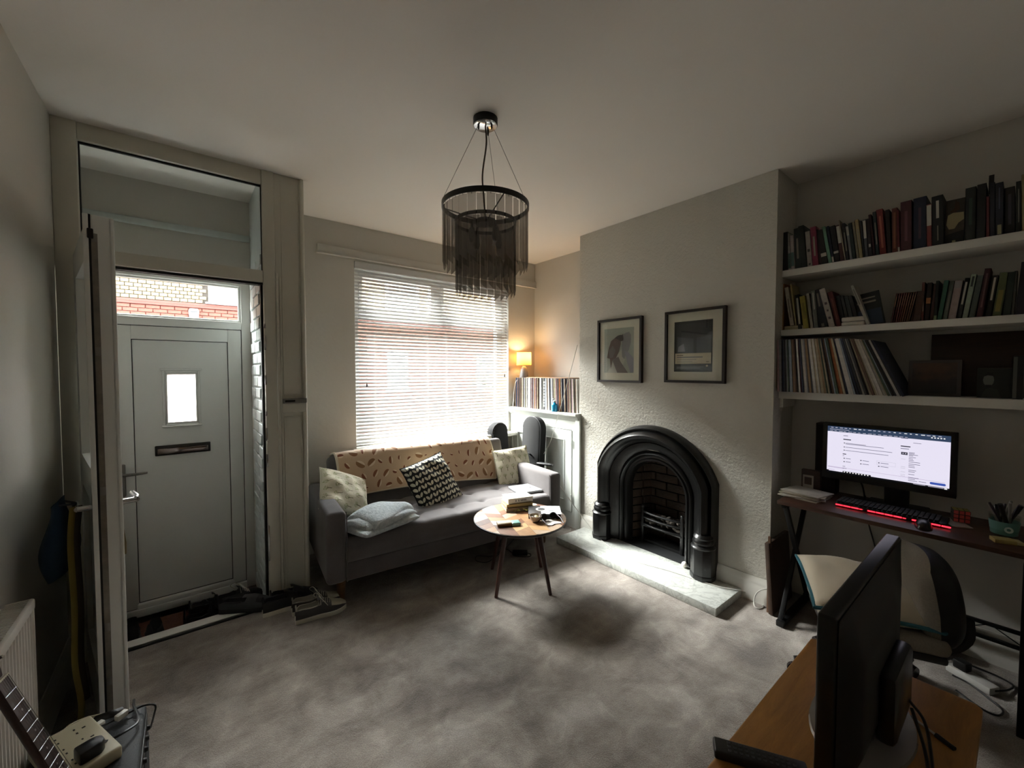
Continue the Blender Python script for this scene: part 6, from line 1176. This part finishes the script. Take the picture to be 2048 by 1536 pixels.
b = B(M); b.grid(lambda u, v: Vector((-0.055 * math.cos(math.pi * v), 0.031 * math.cos(2 * math.pi * u) * math.sin(math.pi * v) ** 0.6, max(0.0, 0.036 * math.sin(2 * math.pi * u)) * math.sin(math.pi * v) ** 0.7)), 24, 16, uv=False, close_u=True); part('shell', b, mat('dark_grey_plastic', '#25272a', 0.3), t, ang=80)
b = B(M); b.cyl((0.022, -0.004, 0.034), (0.022, 0.004, 0.034), 0.008, n=12); part('scroll_wheel', b, m_black, t)
cb = onz(1913, 1036, DZ + 0.009); cbx = 2.90; cyc = onx(1921, 1022, cbx).y
b = B(T((2.87, cyc + 0.02, DZ), R(28))); b.box((-0.075, -0.037, 0.0), (0.075, 0.037, 0.008), 0.003); single('phone', b, mat('white_phone', '#9c978f', 0.3), 'pale phone lying flat under the puzzle cube', 'phone')
t = thing('puzzle_cube', 'red-faced puzzle cube standing on the pale phone', 'puzzle cube', (cbx, cyc, DZ + 0.0085)); M = T((cbx, cyc, DZ + 0.0085 + 0.0285), R(14)); s_ = 0.019
bb = B(); bb.box((-0.0092, -0.0092, -0.0092), (0.0092, 0.0092, 0.0092), 0.0015, seg=1); cme = bb.mesh('cubelet', mat('cube_black', '#120808', 0.4))
st_ = {}
for nm_, c_ in (('red', '#c0504e'), ('green', '#20402c'), ('yellow', '#8a8030')): q_ = B(); q_.box((-0.0078, -0.0078, 0), (0.0078, 0.0078, 0.0006), 0.0002, seg=1); st_[nm_] = q_.mesh('sticker', mat('sticker_' + nm_, c_, 0.4))
eul = M.to_euler()
for i in (-1, 0, 1):
    for j in (-1, 0, 1):
        for k_ in (-1, 0, 1):
            o = place('cubelet', cme, t, M @ Vector((i * s_, j * s_, k_ * s_)), eul)
            for cond, nm_, off, rot in ((i == -1, 'red', (-0.0094, 0, 0), Matrix.Rotation(R(-90), 4, 'Y')), (j == -1, 'green', (0, -0.0094, 0), Matrix.Rotation(R(90), 4, 'X')), (k_ == 1, 'yellow', (0, 0, 0.0094), Matrix.Identity(4))):
                if cond: mm_ = M @ Matrix.Translation(Vector((i * s_, j * s_, k_ * s_)) + Vector(off)) @ rot; place('sticker', st_[nm_], o, mm_.translation, mm_.to_euler())
# ---- jar of pens and yellow box
jx, jy = 2.80, onx(2008, 1060, 2.80).y; t = thing('pen_jar', 'glass jar with a teal band crammed with pens on the desk', 'jar', (jx, jy, DZ))
b = B(); b.lathe([(0.0, 0.0), (0.036, 0.0), (0.040, 0.006), (0.046, 0.08), (0.048, 0.092), (0.048, 0.10), (0.045, 0.10), (0.043, 0.08), (0.037, 0.01), (0.0, 0.006)], (jx, jy, DZ), 28); part('jar', b, glass('jar_glass', (0.85, 0.9, 0.88)), t)
b = B(); b.lathe([(0.0395, 0.018), (0.0405, 0.018), (0.0465, 0.075), (0.0455, 0.075), (0.0395, 0.018)], (jx, jy, DZ), 28); part('teal_band', b, mat('teal_band', '#5f8f88', 0.5), t)
b = B(); b.lathe([(0.006, 0), (0.013, 0), (0.013, 0.002), (0.006, 0.002), (0.006, 0)], (0, 0, 0), 18); b.bm.transform(T((jx - 0.043, jy - 0.014, DZ + 0.045)) @ Matrix.Rotation(R(-86), 4, 'Y')); part('band_ring', b, mat('pale_ring', '#a9bdb8', 0.5), t)
r8 = random.Random(3)
for i in range(9):
    a = 2 * math.pi * i / 9; p0 = Vector((jx + 0.02 * math.cos(a + 2), jy + 0.02 * math.sin(a + 2), DZ + 0.012)); p1 = Vector((jx + 0.052 * math.cos(a) * r8.uniform(0.4, 1), jy + 0.052 * math.sin(a) * r8.uniform(0.5, 1), DZ + r8.uniform(0.13, 0.165)))
    pn = thing('pen', ('slim dark pen in the desk jar', 'chunky black marker in the desk jar', 'pale grey pen in the desk jar')[i % 3], 'pen', p0, 'pens in the jar'); b = B(); rr = (0.004, 0.008, 0.005)[i % 3]; b.cyl(p0, p0.lerp(p1, 0.75), rr * 0.85, rr, 10); part('barrel', b, mat(('pen_dark', 'pen_black', 'pen_grey')[i % 3], ('#241a28', '#0d0d0f', '#8a8782')[i % 3], 0.4), pn)
    b = B(); b.cyl(p0.lerp(p1, 0.74), p1, rr * 1.12, rr * 1.05, 10); part('cap', b, mat(('pen_dark', 'pen_black', 'pen_grey')[i % 3], '#111', 0.4), pn)
my = onx(2008, 1080, 2.72).y; M = T((2.715, my, DZ), R(-68)); t = thing('matchbox', 'yellow matchbox lying half open in front of the pen jar', 'matchbox', M.translation); b = B(M); b.box((-0.035, -0.024, 0), (0.03, 0.024, 0.016), 0.001); part('sleeve', b, mat('matchbox_yellow', '#a08f52', 0.6), t); b = B(M); b.box((0.0, -0.022, 0.0015), (0.05, 0.022, 0.0145), 0.001); part('tray', b, mat('card_cream', '#b5a878', 0.7), t)
# ---- things under the desk
b = B(); b.box((-0.012, -0.16, 0), (0.012, 0.16, 0.42), 0.003); b.bm.transform(T((2.83, 0.905, 0.004), R(90), rx=0) @ Matrix.Rotation(R(4), 4, 'Y')); 
bf = thing('stretched_canvas', 'wooden framed canvas leaning at the chimney corner under the desk', 'canvas', (2.83, 0.91, 0)); part('board', b, mat('canvas_edge', '#4a382c', 0.7, var=0.3, vs=20), bf)
b = B(); b.box((2.69, 0.90, 0.0), (2.705, 0.915, 0.46), 0.002); b.bm.transform(Matrix.Translation((0.0, 0.02, 0.0))); part('frame_edge', b, wood('frame_strip', '#59412f', '#6d5340'), bf)
el = thing('extension_lead', 'long white extension lead on the floor under the desk', 'extension lead', (2.86, 0.1, 0)); e0, e1 = onz(1900, 1330, 0.02), onz(1990, 1382, 0.02); dd = e1 - e0; M = T((e0 + e1) / 2 - Vector((0, 0, 0.02)), math.atan2(dd.y, dd.x))
b = B(M); b.box((-dd.length / 2, -0.03, 0), (dd.length / 2, 0.03, 0.034), 0.006); part('strip', b, mat('white_plastic2', '#b9b7b2', 0.4), el)
b = B(); b.tube([e1 + Vector((0, 0, 0.0)), onz(2015, 1380, 0.01), onz(2025, 1370, 0.008), onz(1990, 1350, 0.008), onz(1940, 1330, 0.008), onz(1915, 1320, 0.008)], 0.004, 6, smoothn=6); part('cable', b, m_black, el)
for x in (-0.14, -0.06): b = B(M); b.box((x, -0.022, 0.034), (x + 0.05, 0.022, 0.075), 0.006); part('plug', b, m_black, el)
b = B(); b.tube([onz(1905, 1350, 0.006), onz(1940, 1368, 0.006), onz(1975, 1395, 0.006), onz(2005, 1420, 0.006), onz(1998, 1431, 0.006), onz(1975, 1424, 0.006), onz(1945, 1405, 0.006), onz(1912, 1380, 0.006)], 0.004, 6, smoothn=6); single('black_cable', b, m_black, 'loop of black cable on the carpet by the desk post', 'cable')
b = B(); b.box((2.95, 0.24, 0), (3.04, 0.56, 0.10), 0.004); single('cable_box', b, m_black, 'low black box on the floor against the alcove skirting', 'box')

# ------------------------------------------------------------------ office chair
m_cf = mat('grey_chair_fabric', '#857f74', 0.95, var=0.2, vs=150, bump=0.3, bs=300)
fac = Vector((-0.43, 0.903, 0)); sid = Vector((0.903, 0.43, 0)); SC_ = Vector((2.39, 0.41, 0)); SZ = 0.385
def chm(c): return Matrix(((sid.x, fac.x, 0, c[0]), (sid.y, fac.y, 0, c[1]), (0, 0, 1, c[2]), (0, 0, 0, 1)))
oc = thing('office_chair', 'grey fabric office chair with black back shell at the desk', 'chair', SC_); M = chm(SC_)
b = B(M); b.box((-0.20, -0.20, SZ - 0.065), (0.18, 0.21, SZ), 0.03, seg=4); part('seat', b, m_cf, oc, ang=60)
b = B(M); b.box((-0.19, -0.19, SZ - 0.095), (0.17, 0.20, SZ - 0.062), 0.012); part('seat_pan', b, m_black, oc)
Mb = chm(SC_ + fac * -0.27 + Vector((0, 0, 0))) @ Matrix.Rotation(R(-9), 4, 'X')
def bpad(off):
    def g(u, v):
        x, z = 2 * u - 1, 2 * v - 1; w_ = 0.205 * (1 - 0.22 * max(0, -z)); e = max(0.0, 1 - abs(x) ** 3.2) * max(0.0, 1 - abs(z) ** 3.2)
        return Vector((x * w_ * (1 - 0.10 * z ** 4), off * e ** 0.4 + 0.04 * x * x, 0.500 + z * 0.19 * (1 - 0.12 * x * x)))
    return g
b = B(Mb); b.grid(bpad(0.075), 20, 20, uv=False); part('backrest', b, m_cf, oc, ang=80)
b = B(Mb); b.grid(bpad(-0.085), 20, 20, uv=False, flip=True); part('back_shell', b, m_black, oc, ang=80)
b = B(M); b.tube([(0, -0.285, 0.42), (0, -0.285, 0.34), (0, -0.22, 0.28), (0, -0.08, 0.27)], [0.05, 0.05, 0.045, 0.035], 8, smoothn=5, flat=0.5); part('back_bar', b, m_black, oc)
b = B(M); b.cyl((0, 0, 0.10), (0, 0, 0.22), 0.028, n=16); b.cyl((0, 0, 0.2), (0, 0, SZ - 0.09), 0.018, n=16, mi=1); part('gas_lift', b, [m_black, m_chrome], oc)
for i in range(5):
    a = R(72 * i + 52); d = Vector((math.cos(a), math.sin(a), 0)); p = SC_ + d * 0.29; b = B(); b.tube([SC_ + Vector((0, 0, 0.115)) + d * 0.03, SC_ + d * 0.16 + Vector((0, 0, 0.105)), p + Vector((0, 0, 0.08))], [0.03, 0.022, 0.016], 8); lg = part('base_leg', b, m_black, oc)
    for s_ in (-1, 1):
        nn = Vector((-d.y, d.x, 0)); b = B(); b.cyl(p + nn * s_ * 0.006 + Vector((0, 0, 0.028)), p + nn * s_ * 0.026 + Vector((0, 0, 0.028)), 0.028, 0.024, 16); part('castor', b, mat('castor_brown_black', '#1d1516', 0.25), lg)
cc = Vector((2.41, 0.455, SZ + 0.062))
z = Vector((-0.10, -0.04, 0.98)).normalized(); y = (Vector((-0.43, 0.903, 0)) - z * z.dot(Vector((-0.43, 0.903, 0)))).normalized(); x = y.cross(z)
M = Matrix(((x.x, y.x, z.x, cc.x), (x.y, y.y, z.y, cc.y), (x.z, y.z, z.z, cc.z), (0, 0, 0, 1)))
t = thing('cushion', 'cream cushion with teal edging on the office chair seat', 'cushion', cc); b = B(); pillow(b, M, 0.44, 0.42, 0.14, 12, wr=0.005); part('cover', b, mat('cream_sateen', '#b9ad97', 0.55, sheen=0.3), t, ang=80, weld=True)
b = B(M); P = []
for i in range(61):
    a = i / 60 * 4; k_ = int(a) % 4; s_ = (a % 1) * 2 - 1; x_, y_ = ((s_, -1), (1, s_), (-s_, 1), (-1, -s_))[k_]; P.append((x_ * 0.22 * (1 - 0.05 * (1 - y_ ** 4) * (abs(x_) > 0.999)), y_ * 0.21 * (1 - 0.05 * (1 - x_ ** 4) * (abs(y_) > 0.999)), -0.006))
b.tube(P, 0.009, 6); part('teal_edging', b, mat('teal_cloth', '#1f5560', 0.8), t, 'dark teal border')

# ------------------------------------------------------------------ television bench
m_oak = wood('golden_oak', '#94642c', '#b5823f', (1.1, 9, 9), 0.42, c2='#855824', bump=0.12)
BZ, bx1, by0_, by1_ = 0.50, 1.742, 0.052, 0.453
tb = thing('wooden_bench', 'golden oak bench carrying the television', 'bench', (1.0, 0.25, 0))
b = B(); pl = [(0.35, by0_), (bx1 - 0.015, by0_), (bx1, by0_ + 0.015), (bx1, by1_ - 0.03), (bx1 - 0.03, by1_), (0.35, by1_)]; b.prism(pl, lambda a, c_, d: (a, c_, d), BZ - 0.03, BZ, bev=0.004); part('bench_top', b, m_oak, tb)
for x0 in (0.40, bx1 - 0.09): b = B(); b.box((x0, by0_ + 0.03, 0.0), (x0 + 0.03, by1_ - 0.03, BZ - 0.03), 0.003); part('side_panel', b, m_oak, tb)
b = B(); b.box((0.43, by0_ + 0.03, 0.20), (bx1 - 0.09, by1_ - 0.04, 0.22), 0.003); part('lower_shelf', b, m_oak, tb)
b = B(); b.box((0.43, by0_ + 0.03, 0.08), (bx1 - 0.09, by0_ + 0.045, BZ - 0.03)); part('back_panel', b, m_oak, tb)
m_tv = mat('black_tv_casing', '#0c0c0d', 0.3); m_tvm = mat('charcoal_tv_back', '#1b1b1c', 0.55)
tv = thing('television', 'black flat television on the bench seen from behind its edge', 'television', (1.41, 0.25, BZ)); tx0, tx1, tz0, tz1 = 1.065, 1.765, BZ + 0.035, 0.922
b = B(); b.box((tx0, 0.236, tz0), (tx1, 0.272, tz1), 0.006, seg=3); part('front_bezel', b, m_tv, tv)
b = B(); b.box((tx0 + 0.018, 0.2715, tz0 + 0.03), (tx1 - 0.018, 0.2735, tz1 - 0.018)); part('screen', b, mat('dark_tv_screen', '#050506', 0.12), tv)
def tvback(u, v):
    x, z = tx0 + 0.006 + (tx1 - tx0 - 0.012) * u, tz0 + 0.006 + (tz1 - tz0 - 0.012) * v; e = min(1, min(u / 0.08, (1 - u) / 0.4)) ** 0.7 * min(1, min(v * 1.0, (1 - v) * 0.55) / 0.16) ** 0.6
    return Vector((x, 0.238 - 0.004 - 0.034 * e, z))
b = B(); b.grid(tvback, 40, 30, uv=False); part('back_casing', b, m_tvm, tv, ang=60)
b = B(); b.box((1.28, 0.168, tz0 + 0.02), (1.50, 0.21, tz0 + 0.19), 0.015); part('connector_housing', b, m_tv, tv)
b = B(); b.box((1.34, 0.235, BZ + 0.01), (1.48, 0.262, tz0 + 0.02), 0.006); part('stand_neck', b, m_tv, tv)
b = B(); b.lathe([(0.0, 0.0), (0.19, 0.0), (0.195, 0.004), (0.19, 0.010), (0.0, 0.014)], (0, 0, 0), 40); b.bm.transform(T((1.40, 0.252, BZ + 0.0)) @ Matrix.Diagonal((1.0, 0.55, 1.0, 1.0))); part('stand_foot', b, mat('polished_grey_foot', '#c0bdb8', 0.22, 0.6), tv)
b = B(); b.tube([(1.45, 0.17, tz0 + 0.06), (1.46, 0.14, BZ + 0.05), (1.40, 0.12, BZ + 0.006), (1.25, 0.10, BZ + 0.006), (1.1, 0.075, BZ + 0.006)], 0.0035, 6, smoothn=6); part('cable', b, m_black, tv)
b = B(); b.tube([(1.42, 0.16, tz0 + 0.06), (1.38, 0.13, BZ + 0.03), (1.30, 0.115, BZ + 0.006), (1.15, 0.11, BZ + 0.006)], 0.0035, 6, smoothn=6); part('cable', b, m_black, tv)
w0, w1 = onz(1822, 1432, BZ + 0.004), onz(1872, 1470, BZ + 0.004); b = B(); b.cyl(w0, w1, 0.0028, n=8); b.cyl(w1, w1 + (w1 - w0).normalized() * 0.04, 0.006, n=8, mi=1); single('white_lead', b, [m_cbl, m_black], 'short white lead with black plug on the bench', 'cable')
rL, rR = onz(1437, 1496, BZ + 0.012), onz(1606, 1545, BZ + 0.012); dd = rR - rL; remote('black television remote with many buttons on the oak bench', (rL + rR) / 2, BZ + 0.0005, math.atan2(dd.y, dd.x), 0.20, 0.048, 0.022, mat('dark_remote', '#141416', 0.4))

# ------------------------------------------------------------------ near the camera, by the left wall
m_rad = mat('white_radiator_enamel', '#c9c4bd', 0.4)
rx, ry1, rz1, rz0, ry0 = -0.395, 1.955, 0.722, 0.13, 0.85
rd = thing('radiator', 'white ribbed panel radiator on the wall by the inner door', 'radiator', (XL + 0.05, 1.4, rz0))
b = B(); nrib = 42
poly = []
for i in range(nrib * 4 + 1):
    t_ = i / (nrib * 4); ph = (i % 4); poly.append((ry0 + (ry1 - ry0) * t_, rx - (0.007 if ph in (0, 1) else 0.0)))
poly = poly + [(ry1, rx - 0.016), (ry0, rx - 0.016)]
b.prism(poly, lambda a, c_, d: (c_, a, d), rz0 + 0.02, rz1 - 0.03); b.box((rx - 0.012, ry0, rz0), (rx, ry1, rz0 + 0.022), 0.004); b.box((rx - 0.012, ry0, rz1 - 0.032), (rx + 0.001, ry1, rz1), 0.004); part('front_panel', b, m_rad, rd)
b = B(); [b.box((XL + 0.02, ry0 + 0.006 + i * 0.0105, rz1 - 0.006), (rx - 0.01, ry0 + 0.011 + i * 0.0105, rz1 - 0.001)) for i in range(int((ry1 - ry0 - 0.01) / 0.0105))]; b.box((XL + 0.012, ry0, rz1 - 0.012), (XL + 0.02, ry1, rz1), 0.002); part('top_grille', b, m_rad, rd, kind='stuff')
b = B(); [b.box((XL + 0.012, y_ - 0.003, rz0 + 0.01), (rx - 0.004, y_ + 0.003, rz1), 0.001) for y_ in (ry0 + 0.003, ry1 - 0.003)]; b.box((XL + 0.012, ry0, rz0), (XL + 0.024, ry1, rz1 - 0.01)); part('casing', b, m_rad, rd)
for y_ in (ry1 - 0.03, ry0 + 0.03): b = B(); b.cyl((rx - 0.03, y_, 0), (rx - 0.03, y_, rz0 + 0.02), 0.008, n=10); part('pipe', b, m_steel, rd)
# amplifier
AZ = 0.30; ax0, ax1, ay0, ay1 = -0.388, -0.132, 1.535, 1.875
m_tolex = mat('black_tolex', '#1a1d20', 0.6, var=0.2, vs=150, bump=0.5, bs=260)
am = thing('guitar_amplifier', 'small black guitar amplifier on the carpet beside the radiator', 'amplifier', ((ax0 + ax1) / 2, (ay0 + ay1) / 2, 0))
b = B(); b.box((ax0, ay0, 0.012), (ax1, ay1, AZ), 0.014, seg=3); part('cabinet', b, m_tolex, am)
b = B(); b.box((ax1 - 0.002, ay0 + 0.03, 0.05), (ax1 + 0.004, ay1 - 0.03, AZ - 0.09), 0.002); part('speaker_grille', b, mat('black_grille_cloth', '#0d0d0e', 0.9), am)
b = B(); b.box((ax1 - 0.002, ay0 + 0.03, AZ - 0.075), (ax1 + 0.003, ay1 - 0.03, AZ - 0.025), 0.002); cp = part('control_panel', b, m_black, am)
for i in range(5): b = B(); b.cyl((ax1 + 0.003, ay0 + 0.07 + i * 0.05, AZ - 0.05), (ax1 + 0.012, ay0 + 0.07 + i * 0.05, AZ - 0.05), 0.009, 0.007, 12); part('knob', b, m_black, cp)
b = B(); b.tube([onz(188, 1440, AZ + 0.004), onz(205, 1434, AZ + 0.016), onz(228, 1427, AZ + 0.016), onz(246, 1420, AZ + 0.004)], 0.011, 6, smoothn=5, flat=0.35); part('carry_strap', b, m_black, am)
for y_ in (ay0 + 0.03, ay1 - 0.03):
    for x_ in (ax0 + 0.03, ax1 - 0.03): b = B(); b.cyl((x_, y_, 0), (x_, y_, 0.014), 0.016, n=12); part('foot', b, m_black, am)
# adaptor block on the amplifier
m_adp = mat('cream_plastic', '#b5ad93', 0.45)
ac = onz(150, 1492, AZ + 0.04); Ma = T((ac.x, ac.y, AZ + 0.0008), R(-66)); ad = thing('socket_block', 'cream six-way socket block lying on the amplifier', 'socket block', Ma.translation)
b = B(Ma); b.box((-0.118, -0.068, 0), (0.118, 0.068, 0.038), 0.008, seg=3); part('block_body', b, m_adp, ad)
for i in range(3):
    for j in (-1, 1):
        if (i, j) == (2, 1): continue
        b = B(Ma); cx_, cy_ = -0.068 + i * 0.066, j * 0.030; b.box((cx_ - 0.003, cy_ + j * 0.008 - 0.004, 0.0375), (cx_ + 0.003, cy_ + j * 0.008 + 0.004, 0.0385)); [b.box((cx_ + d_ - 0.0035, cy_ - j * 0.010 - 0.002, 0.0375), (cx_ + d_ + 0.0035, cy_ - j * 0.010 + 0.002, 0.0385)) for d_ in (-0.012, 0.012)]; part('socket_slot', b, m_black, ad)
b = B(Ma); b.tube([(-0.105, 0.0, 0.016), (-0.14, 0.02, 0.02), (-0.15, 0.06, 0.012), (-0.13, 0.10, 0.006)], 0.0045, 6, smoothn=5); part('flex', b, m_adp, ad)
pg = onz(178, 1502, AZ + 0.055); Mp = T((pg.x, pg.y, AZ + 0.0395), R(24)); pl_ = thing('mains_plug', 'black mains plug with its cable in the socket block', 'plug', Mp.translation)
b = B(Mp); b.prism([(-0.026, -0.024), (0.02, -0.024), (0.032, -0.01), (0.032, 0.01), (0.02, 0.024), (-0.026, 0.024)], lambda a, c_, d: (a, c_, d), 0.0, 0.036, bev=0.006); part('plug_body', b, m_black, pl_)
b = B(); b.tube([Mp @ Vector((0.03, 0, 0.02)), onz(215, 1482, AZ + 0.035), onz(245, 1466, AZ + 0.03), onz(272, 1448, AZ + 0.02), onz(276, 1432, AZ + 0.02), onz(268, 1412, AZ + 0.02), onz(268, 1400, AZ + 0.008)], 0.0042, 8, smoothn=6); part('cable', b, mat('black_cable_sheen', '#17181a', 0.35), pl_)
b = B(); b.tube([onz(195, 1456, AZ + 0.02), onz(225, 1442, AZ + 0.012), onz(250, 1430, AZ + 0.012), onz(285, 1412, AZ + 0.014), onz(310, 1410, AZ + 0.012), onz(308, 1430, AZ - 0.03), onz(301, 1455, AZ - 0.11)], 0.003, 6, smoothn=6)
wp = thing('charger_lead', 'thin black lead with white plugs trailing off the amplifier', 'cable', onz(225, 1442, AZ)); part('cable', b, m_black, wp)
for u_, v_, l_ in ((191, 1456, 0.022), (243, 1431, 0.016)):
    p = onz(u_, v_, AZ + 0.016); b = B(T(p, R(40))); b.box((-l_, -0.009, -0.008), (l_, 0.009, 0.010), 0.003); part('white_plug', b, m_white, wp)
# guitar on its side of the radiator
nut, gx, gy = Vector((-0.346, 1.449, 0.737)), Vector((0.343, -0.125, -0.931)).normalized(), Vector((0.14, 0.987, -0.081)).normalized(); gz = gx.cross(gy)
Mg = Matrix(((gx.x, gy.x, gz.x, nut.x), (gx.y, gy.y, gz.y, nut.y), (gx.z, gy.z, gz.z, nut.z), (0, 0, 0, 1)))
gt = thing('electric_guitar', 'electric guitar with dark rosewood neck leaning in front of the radiator', 'guitar', Mg @ Vector((0.9, 0, 0)))
m_rose = wood('rosewood', '#2a1613', '#3c211c', (1.5, 16, 16), 0.5); scale_ = 0.63
b = B(Mg); b.prism([(0, -0.0215), (0, 0.0215), (0.46, 0.028), (0.46, -0.028)], lambda a, c_, d: (a, c_, d), -0.006, 0.0, bev=0.001); fbd = part('fretboard', b, m_rose, gt)
b = B(Mg); b.grid(lambda u, v: Vector((0.44 * v - 0.0, (0.0215 + 0.0065 * v) * math.cos(math.pi * u) * 0.98, -0.005 - 0.019 * math.sin(math.pi * u))), 14, 8, uv=False); part('neck', b, wood('mahogany_neck', '#2b1512', '#40221c', (1.5, 14, 14)), gt)
for i in range(1, 22):
    x = scale_ * (1 - 2 ** (-i / 12)); w_ = 0.0215 + 0.0065 * x / 0.46; b = B(Mg); b.cyl((x, -w_, 0.0006), (x, w_, 0.0006), 0.0011, n=6); part('fret', b, m_chrome, fbd)
b = B(Mg); b.box((-0.005, -0.0215, -0.004), (0.0, 0.0215, 0.003), 0.001); part('nut', b, mat('bone', '#c9c3b0', 0.5), gt)
for i in (3, 5, 7, 9, 12, 15): x = scale_ * (1 - (2 ** (-i / 12) + 2 ** (-(i - 1) / 12)) / 2); b = B(Mg); b.lathe([(0, 0.0003), (0.003, 0.0003), (0.003, 0.0006), (0, 0.0006)], (x, 0, 0), 10); part('fret_marker', b, mat('marker_pearl', '#8a7f80', 0.4), fbd)
b = B(Mg); b.prism([(-0.004, -0.021), (-0.03, -0.036), (-0.15, -0.034), (-0.18, 0.0), (-0.15, 0.034), (-0.03, 0.036), (-0.004, 0.021)], lambda a, c_, d: (a, c_, d - 0.012 + 0.1 * a), -0.007, 0.007, bev=0.003); hd = part('headstock', b, m_rose, gt)
for i in range(3):
    for s_ in (-1, 1): b = B(Mg); b.cyl((-0.045 - 0.04 * i, s_ * 0.022, -0.03), (-0.045 - 0.04 * i, s_ * 0.022, 0.008), 0.004, n=8); b.ball((-0.045 - 0.04 * i, s_ * 0.05, -0.024), 0.008, 8); part('tuner', b, m_chrome, hd)
for i in range(6): y_ = (i - 2.5); b = B(Mg); b.tube([(-0.002, y_ * 0.0068, 0.0034), (scale_, y_ * 0.0098, 0.009)], 0.00016 + 0.00006 * i, 5); part('string', b, mat('dull_string', '#4a463f', 0.5, 0.5), gt)
bpoly = [(0.42, -0.03), (0.40, -0.10), (0.45, -0.15), (0.52, -0.14), (0.57, -0.12), (0.66, -0.14), (0.74, -0.16), (0.77, -0.12), (0.785, 0.0), (0.77, 0.12), (0.74, 0.16), (0.66, 0.14), (0.57, 0.12), (0.50, 0.15), (0.43, 0.14), (0.41, 0.09), (0.44, 0.03)]
b = B(Mg); b.prism([(p.x, p.y) for p in catmull([Vector((a, c_, 0)) for a, c_ in bpoly + bpoly[:1]], 4)[:-1]], lambda a, c_, d: (a, c_, d), -0.05, -0.006, bev=0.005); part('body', b, mat('dark_cherry_lacquer', '#2d0f10', 0.2, coat=0.6), gt)
b = B(Mg); b.box((scale_ - 0.008, -0.04, -0.008), (scale_ + 0.008, 0.04, 0.008), 0.003); part('bridge', b, m_chrome, gt)
for x in (0.50, 0.58): b = B(Mg); b.box((x - 0.018, -0.036, -0.008), (x + 0.018, 0.036, 0.002), 0.003); part('pickup', b, m_black, gt)
# bag and yellow strap hanging from the rear handle of the inner door
hx = Mx @ Vector((LW - 0.09, -0.05, hz))
t = thing('cloth_bag', 'dark blue cloth bag hanging behind the inner door', 'bag', (hx.x - 0.04, hx.y + 0.05, 0.75)); c_ = Vector((hx.x - 0.055, hx.y + 0.06, 0.0))
def bag(u, v):
    z = 0.70 + 0.27 * v; a = 2 * math.pi * u; w_ = (0.075 + 0.02 * math.sin(5 * v)) * (0.55 + 0.45 * math.sin(math.pi * min(1, v * 0.9 + 0.18))); return c_ + Vector((w_ * 0.55 * math.cos(a) * (1 + 0.1 * math.sin(3 * a)), w_ * math.sin(a), z + 0.02 * math.cos(a)))
b = B(); b.grid(bag, 28, 16, uv=False, close_u=True); b._add([bag(i / 28, 0) for i in range(28)], [tuple(range(28))]); part('bag_body', b, mat('navy_blue_cloth', '#123049', 0.85, bump=0.3, bs=80), t, ang=80)
b = B(); b.tube([c_ + Vector((0.01, -0.03, 0.96)), hx + Vector((0, 0, 0.012)), c_ + Vector((0.01, 0.04, 0.96))], 0.004, 6, smoothn=5); part('bag_cord', b, mat('navy_cord', '#101c28', 0.8), t)
st = thing('yellow_strap', 'long yellow strap hanging down behind the inner door', 'strap', (hx.x, hx.y - 0.02, 0.25)); pts = [hx + Vector((0.0, -0.045, 0.01)), hx + Vector((-0.008, -0.05, -0.12)), hx + Vector((-0.004, -0.05, -0.35)), hx + Vector((-0.008, -0.05, -0.55)), hx + Vector((0.004, -0.05, -0.70)), hx + Vector((-0.004, -0.05, -0.80))]
b = B(); b.tube(pts, 0.011, 6, smoothn=6, flat=0.25); part('strap', b, mat('mustard_webbing', '#6f6128', 0.85), st)
b = B(); b.tube([p + Vector((0.014, 0.012, 0)) for p in pts[:5]], 0.010, 6, smoothn=6, flat=0.25); part('strap', b, mat('dark_brown_webbing', '#2c2216', 0.85), st, 'dark brown second band')
